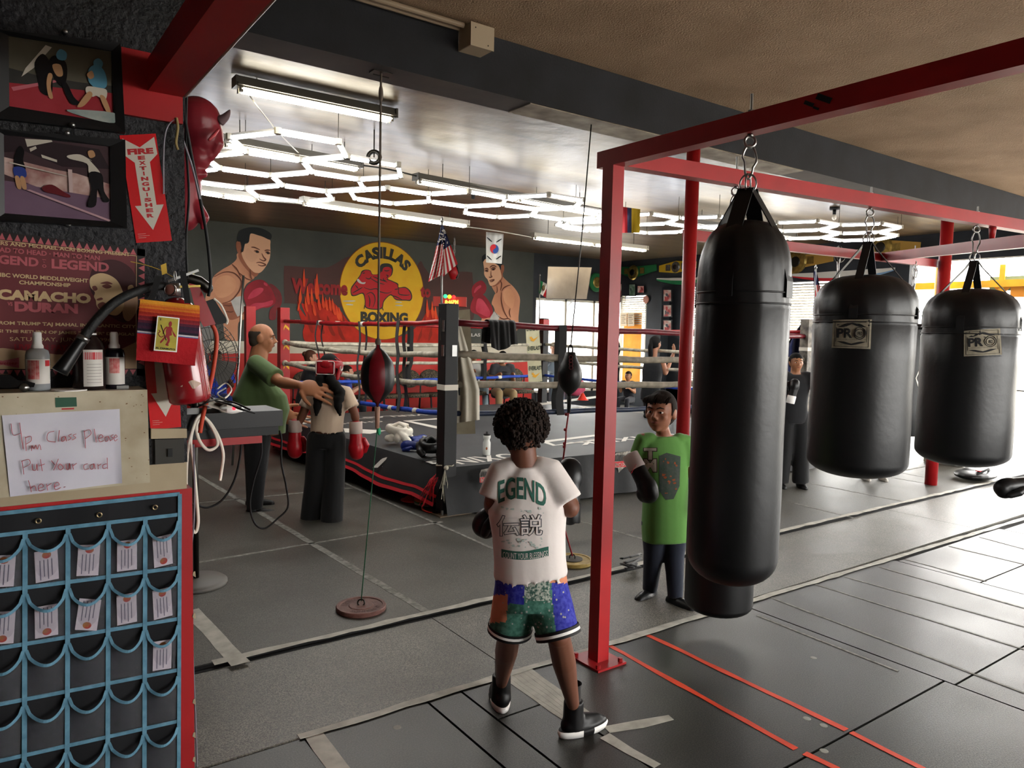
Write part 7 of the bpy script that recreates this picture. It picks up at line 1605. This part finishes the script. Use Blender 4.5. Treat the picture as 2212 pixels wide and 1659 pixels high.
link('card_lettering',tfit('EL DIABLITO',cq(.08,.94,.003),cq(.92,.95,.003),cq(.1,.89,.003)-cq(.1,.94,.003),.05),t2,MC['black']); link('card_lettering',tfit('2',cq(.12,.12,.003),cq(.19,.12,.003),cq(.1,.06,.003)-cq(.1,.12,.003),.05),t2,MC['black'])
# pocket chart
t=thing('pocket_chart','black hanging pocket chart with pale blue binding and clear pockets','pocket chart',w(200,1350,.01))
CXs=[-42,54,146,233,312,386]; RL=[1147,1266,1387,1506,1626,1746]; RR=[1109,1223,1333,1443,1553,1656]
def cp(c,v,o=0): # c column coordinate 0..5, v row coordinate 0..5 (-.4 = top)
    i=min(4,max(0,int(math.floor(c)))); x=CXs[i]+(CXs[i+1]-CXs[i])*(c-i)
    if v<0: L=RL[0]+v*110; R_=RR[0]+v*105
    else:
        j=min(4,int(v)); L=RL[j]+(RL[j+1]-RL[j])*(v-j); R_=RR[j]+(RR[j+1]-RR[j])*(v-j)
    y=L+(R_-L)*(x-56)/(386-56); return w(x+(y-1100)*-.004,y,o)
bf=mat('chart_black','0c0d12',.75); bl=mat('binding','5f8aa0',.8,noise=('4c7488',40))
b=MB(); b.grid(lambda u,v:cp(u*5,-.42+5.42*v,.008+.003*math.sin(u*14)),20,20); b.build('backing',bf,t)
def band(pts,wd,name='binding',o=.0):
    b=MB(); P_=[V(p) for p in pts]; n=len(P_); R=[]
    for i,p in enumerate(P_):
        d=(P_[min(i+1,n-1)]-P_[max(i-1,0)]).normalized(); s_=V((-d.z,0,d.x)); R.append([p+s_*wd/2,p-s_*wd/2,p-s_*wd/2+V((0,-.002,0)),p+s_*wd/2+V((0,-.002,0))])
    b.loft(R); return b.build(name,bl,t)
for v in (-.42,0,1,2,3,4,5): band([cp(5*k/20,v,.013) for k in range(21)],.011)
for c in (1,2,3,4,5): band([cp(c,(-.42 if c==5 else 0)+(5.42 if c==5 else 5)*k/24,.015) for k in range(25)],.012 if c<5 else .011)
clr=bpy.data.materials.new('clear_vinyl'); clr.use_nodes=True; nt=clr.node_tree; bs=nt.nodes['Principled BSDF']; bs.inputs['Base Color'].default_value=lin('8a8a92'); bs.inputs['Roughness'].default_value=.22; bs.inputs['Alpha'].default_value=.16; bs.inputs['Specular IOR Level'].default_value=.8
rnd=random.Random(6)
for r0 in range(5):
    for c in range(5):
        d0_=.30+rnd.uniform(-.05,.12); sg=rnd.uniform(.10,.2); o0=rnd.uniform(.016,.028)
        lip=lambda u:.12+(d0_*.62)*max(0,math.sin(PI*u))**.4+sg*.35*math.sin(PI*u)*(.6+.8*u if c%2 else 1.4-.8*u)
        b=MB(); b.grid(lambda u,v:cp(c+.04+.92*u,r0+lip(u)+(1-.02-lip(u))*v,.012+(o0*(1-v)**1.2+.004)*math.sin(PI*u)),10,8); pk_=b.build('pocket',clr,t,True)
        pts=[cp(c+.04+.92*k/12,r0+lip(k/12),.014+(o0+.006)*math.sin(PI*k/12)) for k in range(13)]
        b=MB(); R=[]
        for i,p in enumerate(pts):
            d=(pts[min(i+1,12)]-pts[max(i-1,0)]).normalized(); s_=V((-d.z,0,d.x)).normalized(); R.append([p+s_*.004,p-s_*.004,p-s_*.004+V((0,-.003,0)),p+s_*.004+V((0,-.003,0))])
        b.loft(R); b.build('pocket_lip',bl,pk_)
for x,y in ((82,1123),(213,1110),(333,1094)): MB().torus(w(x,y,.014),.0062,.0022,(0,1,0),20,8).build('grommet',mat('brass2','9a8a6a',.3,metal=.9),t,True)
rows=('top row','second row','third row'); colsn=('far left','second','third','fourth','rightmost')
cw=mat('card_white','b4abb4',.6,noise=('a69da8',30)); ink_=mat('card_ink','5a5668',.7); emb=mat('card_emblem','8e2a28',.6,noise=('8a5a2a',60),mix=.15); sky=mat('sleeve_blue','1a2a58',.4)
for r0,c,tilt,flip in ((0,0,.06,0),(0,1,-.05,0),(0,2,.06,0),(0,3,.0,0),(0,4,-.07,1),(1,0,.06,1),(1,1,-.02,1),(1,2,.14,1),(1,3,-.03,0),(1,4,-.06,0),(2,4,.02,0)):
    lab='%s card in the %s, %s column of the pocket chart'%('upside down member' if flip else 'member',rows[r0],colsn[c])
    o0=.0185; f=lambda u,v,o=0:(lambda a,bb_:cp(c+.5+a*.27-bb_*tilt*.5*0-(bb_)*tilt*.4,r0+.64+bb_*.28+a*tilt*.3,o0+o))(2*u-1,2*v-1)
    tt=thing('member_card',lab,'card',f(.5,.5),'member cards in the pocket chart')
    b=MB(); b.loft([[f(*p) for p in ((0,0),(1,0),(1,1),(0,1))],[f(*p,.0008) for p in ((0,0),(1,0),(1,1),(0,1))]]); cd=b.build('card_sheet',cw,tt)
    cy_=.84 if flip else .16; b=MB(); b.flat([f(.52+.2*math.cos(k*PI/8),cy_+.11*math.sin(k*PI/8),.0014) for k in range(16)]); b.build('card_emblem',emb,cd)
    for k in range(4):
        b=MB(); u=.2+.17*k; v0,v1=(.3,.94) if not flip else (.06,.7); b.face([f(u,v0,.0014),f(u+.045,v0,.0014),f(u+.045,v1-.1*(k%2),.0014),f(u,v1-.1*(k%2),.0014)]); b.build('card_text_line',ink_,cd)
# devil figure
dv=2.95; D=lambda x,y,o=0:PD(x,y,dv+o)
t=thing('devil_figure','red devil figurine with a horned bald head leaning out from behind the pier','figurine',D(425,300))
q=MB(); s_=dv/F
q.ell(D(425,262),(52*s_,50*s_,52*s_)); q.ell(D(438,292),(44*s_,36*s_,46*s_)); q.caps([D(462,285),D(470,312),D(462,330)],[16*s_,14*s_,10*s_],12); q.caps([D(445,320),D(452,335)],[20*s_,14*s_],12); q.ell(D(425,340),(30*s_,30*s_,30*s_)); q.caps([D(418,350),D(430,385),D(440,376)],[22*s_,16*s_,9*s_],12)
q.caps([D(395,330),D(400,400),D(398,470)],[30*s_,34*s_,30*s_],14); q.caps([D(405,440),D(425,450),D(440,470)],[18*s_,16*s_,12*s_],12)
for k in range(3): q.caps([D(430,458+8*k),D(442,472+7*k),D(437,486+3*k)],[7*s_,6*s_,5*s_],8)
q.caps([D(460,262),D(468,290)],[14*s_,12*s_],10)
blob('figure_body',q,mat('devil_red','8c2630',.38,noise=('741c26',4)),t,.006,4)
q=MB(); q.tube(spline([D(474,262),D(488,252),D(497,237)],4,False),[11*s_,11*s_,10*s_,9*s_,8*s_,7*s_,5*s_,3*s_,1*s_][:9],12); q.build('horn',mat('horn','6a5458',.5),t,True)
MB().caps([D(452,302,-.09),D(462,292,-.08),D(472,280,-.06)],[3*s_,4*s_,2*s_],8).build('brow_ridge',mat('devil_edge','b03a40',.4),t,True)
t2_=t
# desk tray with cables
Yd=2.95; dd=lambda x,y,o=0:PY(x,y,Yd+o)
a,b_,c,d=dd(402,884),dd(611,897),dd(611,943),dd(402,947)
t=thing('desk_tray','black equipment drawer sticking out behind the pier, full of cables','drawer',(a+c)/2)
z1,z0=(a.z+b_.z)/2,(c.z+d.z)/2; b=MB(); b.ax(a.x-.15,b_.x,Yd,Yd+.22,z0+.035,z1); b.build('drawer_body',mat('desk_black','141416',.4),t); b=MB(); b.ax(a.x-.15,b_.x-.015,Yd+.01,Yd+.20,z0-.0,z0+.033); b.build('lower_rail',MC['black_metal'],t)
b=MB(); b.ax(a.x-.15,b_.x-.08,Yd+.01,Yd+.04,z0-.03,z0-.001); b.build('red_bracket',RP,t)
b=MB(); b.ax(a.x-.3,a.x-.15,Yd-.05,Yd+.3,z0-.03,z1); b.build('side_support',MC['black_metal'],t)
top=lambda x,y,o=0:PZ(x,y,z1+o)
mp_=top(500,890); mo=thing('mouse','white computer mouse with a red light on the drawer','mouse',mp_); q=MB(); q.ell(mp_+V((0,0,.012)),(.05,.03,.022)); blob('mouse_shell',q,MC['white'],mo,.004,2); MB().ell(mp_+V((.002,-.028,.016)),(.007,.004,.006)).build('mouse_light',mat('led_red','c9202a',.4,emit='ff2030',es=2),mo)
b=MB(); b.grid(lambda u,v:top(430+60*u,850+18*u+22*v,.03+.014*math.sin(u*6)+.01*math.sin(v*7)),16,10); b.build('cloth',mat('cloth_white','b8b0a4',.8),None,True,label='crumpled white cloth lying on the black drawer',cat='cloth')
for k,L in enumerate(([(418,872),(440,850),(470,868),(500,868),(540,885)],[(405,860),(430,835),(455,860),(490,872),(520,880)],[(425,880),(455,866),(480,862),(510,880),(550,892)],[(470,840),(488,828),(500,842),(485,860),(470,850),(488,838)])):
    cable('cable',('tangled black cord on the drawer nearest the pier','tangled black cord curling up behind the white cloth','tangled dark cord running beside the mouse','thin pale cable coiled above the drawer')[k],[top(x,y,.04+.02*(i%2)) for i,(x,y) in enumerate(L)],.0035,MC['black'] if k<3 else MC['white_paint'],group='cables on the drawer')
q_=lambda L,Y0:[PY(x,y,Y0) for x,y in L]
cable('cable','white looped cable hanging from the drawer in front of the pier edge',q_([(440,895),(425,905),(408,960),(402,1030),(405,1110),(420,1150),(428,1130),(425,1080),(418,1000),(412,950),(425,905),(440,900),(462,930),(470,960),(450,972),(430,950),(425,915),(445,905),(470,940),(482,980),(478,1020),(475,1038)],2.92),.006,MC['white_paint'])
cable('cable','grey cord running down the pier edge to the floor',q_([(418,960),(420,1060),(418,1140),(411,1200),(410,1300),(418,1450),(424,1600),(426,1680)],2.9),.0035,mat('cord_grey','6e6a72',.6))
cable('cable','black power cord looping from the pier toward the man\'s legs',q_([(404,1060),(412,1085),(428,1092),(450,1096),(480,1080),(505,1040),(518,990),(522,945)],3.1),.0045,MC['black'])
cable('cable','long black cord loop hanging from the drawer in front of the man\'s shoes',q_([(561,925),(565,980),(548,1040),(540,1090),(550,1130),(572,1141),(600,1120),(622,1095),(618,1050),(608,1000),(608,950),(604,930)],3.0),.004,MC['black'])
cable('cable','orange cord hanging from the lamp clip past the pouch',q_([(458,700),(468,730),(462,790),(450,850),(438,900),(432,935)],2.85),.008,mat('cord_orange','b0381e',.5))
cable('cable','thick black cord hanging past the devil figure',q_([(398,185),(400,260),(432,430),(445,500),(452,560),(455,610),(450,640)],2.75),.0055,MC['black'])
cable('cable','thin black cord hanging down the pier corner',q_([(404,180),(402,300),(408,420),(402,520),(405,600)],2.75),.004,MC['black'])
cable('cable','thin grey wire from the red beam across the figurine',q_([(383,255),(395,300),(415,360),(432,430)],2.6),.003,mat('wire_grey','8a8690',.5))
cable('rope','short frayed tan string hanging beside the pier corner',[w(378,258,.02),w(380,280,.025),w(377,310,.02),w(381,326,.02)],.004,mat('string_tan','8c7a50',.8),cat='rope')
cable('cable','thin pale wire tied above the red arrow sticker',[w(380,258,.015),w(360,275,.015),w(352,320,.012),w(352,420,.01)],.0022,MC['wire_grey'])
t=thing('clip_lamp','black device with a pale rim clipped on a red arm behind the pouch','lamp',PY(465,675,2.8)); fq=lambda x,y,o=0:PY(x,y,2.8+o)
b=MB(); pp=[(440,652),(462,645),(490,690),(488,698),(465,702)]; b.loft([[fq(*p) for p in pp],[fq(*p,.07) for p in pp]]); b.build('housing',MC['black'],t)
b=MB(); b.tube(spline([fq(462,645),fq(478,660),fq(491,690),fq(489,700)],4,False),.004,6); b.build('rim',MC['white_paint'],t)
b=MB(); pp=[(408,612),(425,605),(466,700),(440,706),(425,680)]; b.loft([[fq(*p,-.01) for p in pp],[fq(*p,.02) for p in pp]]); b.build('arm',MC['ext_red'],t)
b=MB(); b.caps([fq(400,600),fq(430,608),fq(448,622)],.02,8); b.build('clip',MC['dark_steel'],t,True)
pl=PY(406,600,2.9); t=thing('small_sign','small pale square frame with a red emblem behind the extinguisher lever','sign',PY(410,600,2.9)); b=MB(); pp=[(399,588),(420,586),(420,622),(399,622)]; b.loft([[PY(x,y,2.9) for x,y in pp],[PY(x,y,2.91) for x,y in pp]]); b.build('plate',mat('sign_cream','b5a468',.5),t); b=MB(); b.lathe([(0,0),(.014,0),(.013,.002),(0,.002)],PY(408,604,2.899),16,axis=(0,-1,0)); b.build('emblem',MC['stripe_red'],t)
# pedestal fan and silver pole
fb0=PZ(424,1262,.022); t=thing('pedestal_fan','dark pedestal fan with a wire cage standing behind the pier','fan',fb0)
MB().lathe([(0,0),(.19,0),(.19,.02),(.17,.035),(.03,.045),(0,.045)],fb0,40).build('base',mat('fan_grey','5f5c58',.5),t,True)
fc=PD(452,772,dep(fb0)+.05); fcx=V((fb0.x,fb0.y,fc.z)); fc=fcx+CR*.06
MB().cyl(fb0+V((0,0,.04)),V((fb0.x,fb0.y,fc.z-.05)),.018,n=14).build('pole',MC['dark_steel'],t,True)
axf=(CR*.80-CF*.55).normalized(); u_,w_=perp(axf); Rf=.255
def cagept(a,rr,side): return fc+(u_*math.cos(a)+w_*math.sin(a))*Rf*rr+axf*side*.10*(1-rr**2)**.5
for side,nm in ((1,'front_cage'),(-1,'rear_cage')):
    b=MB()
    for k in range(40): a=2*PI*k/40; b.tube([cagept(a,r_,side) for r_ in (.12,.4,.7,.9,1.0)],.0016,4)
    for r_ in (.12,.45,.75,1.0): b.tube([cagept(2*PI*k/36,r_,side) for k in range(36)],.0025,5,closed=True)
    b.build(nm,MC['dark_steel'],t,True)
b=MB(); b.cyl(fc-axf*.16,fc-axf*.02,.05,n=18); b.build('motor',MC['black'],t,True)
for k in range(3):
    a=2*PI*k/3; b=MB(); b.grid(lambda u,v:fc+axf*(.01+.03*(v-.5))+(u_*math.cos(a+v*.9)+w_*math.sin(a+v*.9))*(.04+.18*u),6,6); b.build('blade',mat('blade','4a4844',.4),t,True)
pb_=PY(497,1060,5.2); t=thing('pole','thin silver pole left of the man, reaching up before the painted boxer','pole',PZ(500,1000,.022)); g0=PZ(502,1005,.022); g1=PD(526,595,dep(g0)); MB().cyl(g0,V((g1.x,g1.y,g1.z)),.014,n=12).build('pole_tube',MC['steel'],t,True)
# left side bare wall trims behind pier are hidden
# ---------------- loose things at the right and on the floor ----------------
c=PZ(2106,1035,.022); t=thing('kick_shield','round black padded shield with a red mark lying on the mat under the farthest bag','pad',c)
q=MB(); q.ell(c+V((0,0,.06)),(.30,.22,.06)); q.ell(c+V((.05,.02,.09)),(.2,.15,.05)); blob('pad_body',q,BV,t,.012,3)
q=MB(); q.box(c+V((-.1,-.08,.125)),(.08,.05,.01)); q.build('red_tab',MC['stripe_red'],t)
q=MB(); q.tube([c+V((-.2,-.1,.09)),c+V((0,-.14,.15)),c+V((.2,-.08,.09))],.012,8); q.build('grip_strap',MC['black_cloth'],t,True)
c=PZ(1374,1232,.022); q=MB()
for k in range(5): q.tube(spline([c+V((random.uniform(-.12,.12),random.uniform(-.06,.06),.01+.02*k)) for _ in range(4)],5,False),[.016]*16,6,flat=.35)
q.build('strap_heap',MC['black_cloth'],None,True,label='tangled black strap lying on the mat edge left of the boy in green',cat='strap',kind='stuff')
# blue robe hanging on the far right ring post
d_=dep(B_)+.05
t=thing('robe','dark blue robe hanging from the ring post behind the longest bag','robe',PD(1720,800,d_))
b=MB(); b.grid(lambda u,v:PD(1694+44*u-8*u*v+(0 if v>.15 else (1-u)*18*(1-v/.15)),(724-34*u)+(200+6*math.sin(u*9))*v,d_-.03+.05*math.sin(u*12+v*2)),24,16); b.build('cloth',mat('robe_blue','1a2450',.8,sheen=.2),t,True)
# low bench with bright bottles seen right of the longest bag, and boxes by the far opening
t=thing('side_table','small white table with a jar near the post behind the longest bag','table',PZ(1722,960,.022)); c=PZ(1722,960,.022)
b=MB(); b.box(c+V((0,.2,.42)),(.4,.3,.03)); b.build('table_top',MC['white_paint'],t)
for sx in (-.18,.18):
    for sy in (.07,.33): MB().cyl(c+V((sx,sy,0)),c+V((sx,sy,.41)),.015,n=8).build('leg',MC['steel'],t,True)
p=c+V((0,.2,.436)); MB().lathe([(0,0),(.06,0),(.06,.14),(.045,.16),(.045,.18),(0,.18)],p,20).build('jar',MC['clear'],None,True,label='clear jar on the small white table behind the longest bag',cat='jar')
# pale board leaning by the far red pipe
c=PX(2047,900,10.6); b=MB(); b.box((c.x,c.y,.55),(.06,.5,1.05),(0,.06,0)); b.build('leaning_board',mat('board_tan','7d7464',.7),None,label='tan board standing behind the far red pipe',cat='board')
# things seen across the opening
b=MB(); p=PX(2185,612,13.0); b.box(p,(.04,.6,.22)); b.build('awning_sign',mat('awning_green','7d8a6a',.7),None,label='faded green hanging sign across the open front',cat='sign')
p=PX(2170,625,13.0); b=MB(); b.box(PX(2166,621,12.98),(.02,.16,.16),(.785,0,0)); b.build('diamond_sign',mat('sign_orange','c9822a',.6),None,label='small orange diamond sign in the open front',cat='sign')
b=MB(); b.box(PX(2203,629,12.98),(.02,.25,.18)); b.build('notice_board',MC['sign_orange'],None,label='small orange rectangular sign at the right edge of the open front',cat='sign')
# stage bag and pink bag on chairs beyond the far ropes
c=PZ(1243,858,.3); t=thing('gym_bag','pink gym bag beyond the far ropes under the all black rebound bag','bag',c); q=MB(); q.ell(c+V((0,0,.22)),(.26,.16,.2)); blob('bag_body',q,mat('bag_pink','c9506e',.6),t,.02,3); MB().tube(spline([c+V((-.15,0,.38)),c+V((0,0,.55)),c+V((.15,0,.38))],6,False),.014,8).build('strap',MC['black_cloth'],t,True)
# cap hanging and straps on the near left
t=thing('light_switch','small dark wall box on the pier edge under the batten','switch',w(365,975,.01)); quad(t,'switch_plate',[(333,948),(396,947),(396,998),(334,1002)],mat('switch_dark','2c2a26',.6),.001,.012); quad(t,'switch_toggle',[(360,968),(370,968),(370,985),(360,985)],MC['black'],.012,.018)
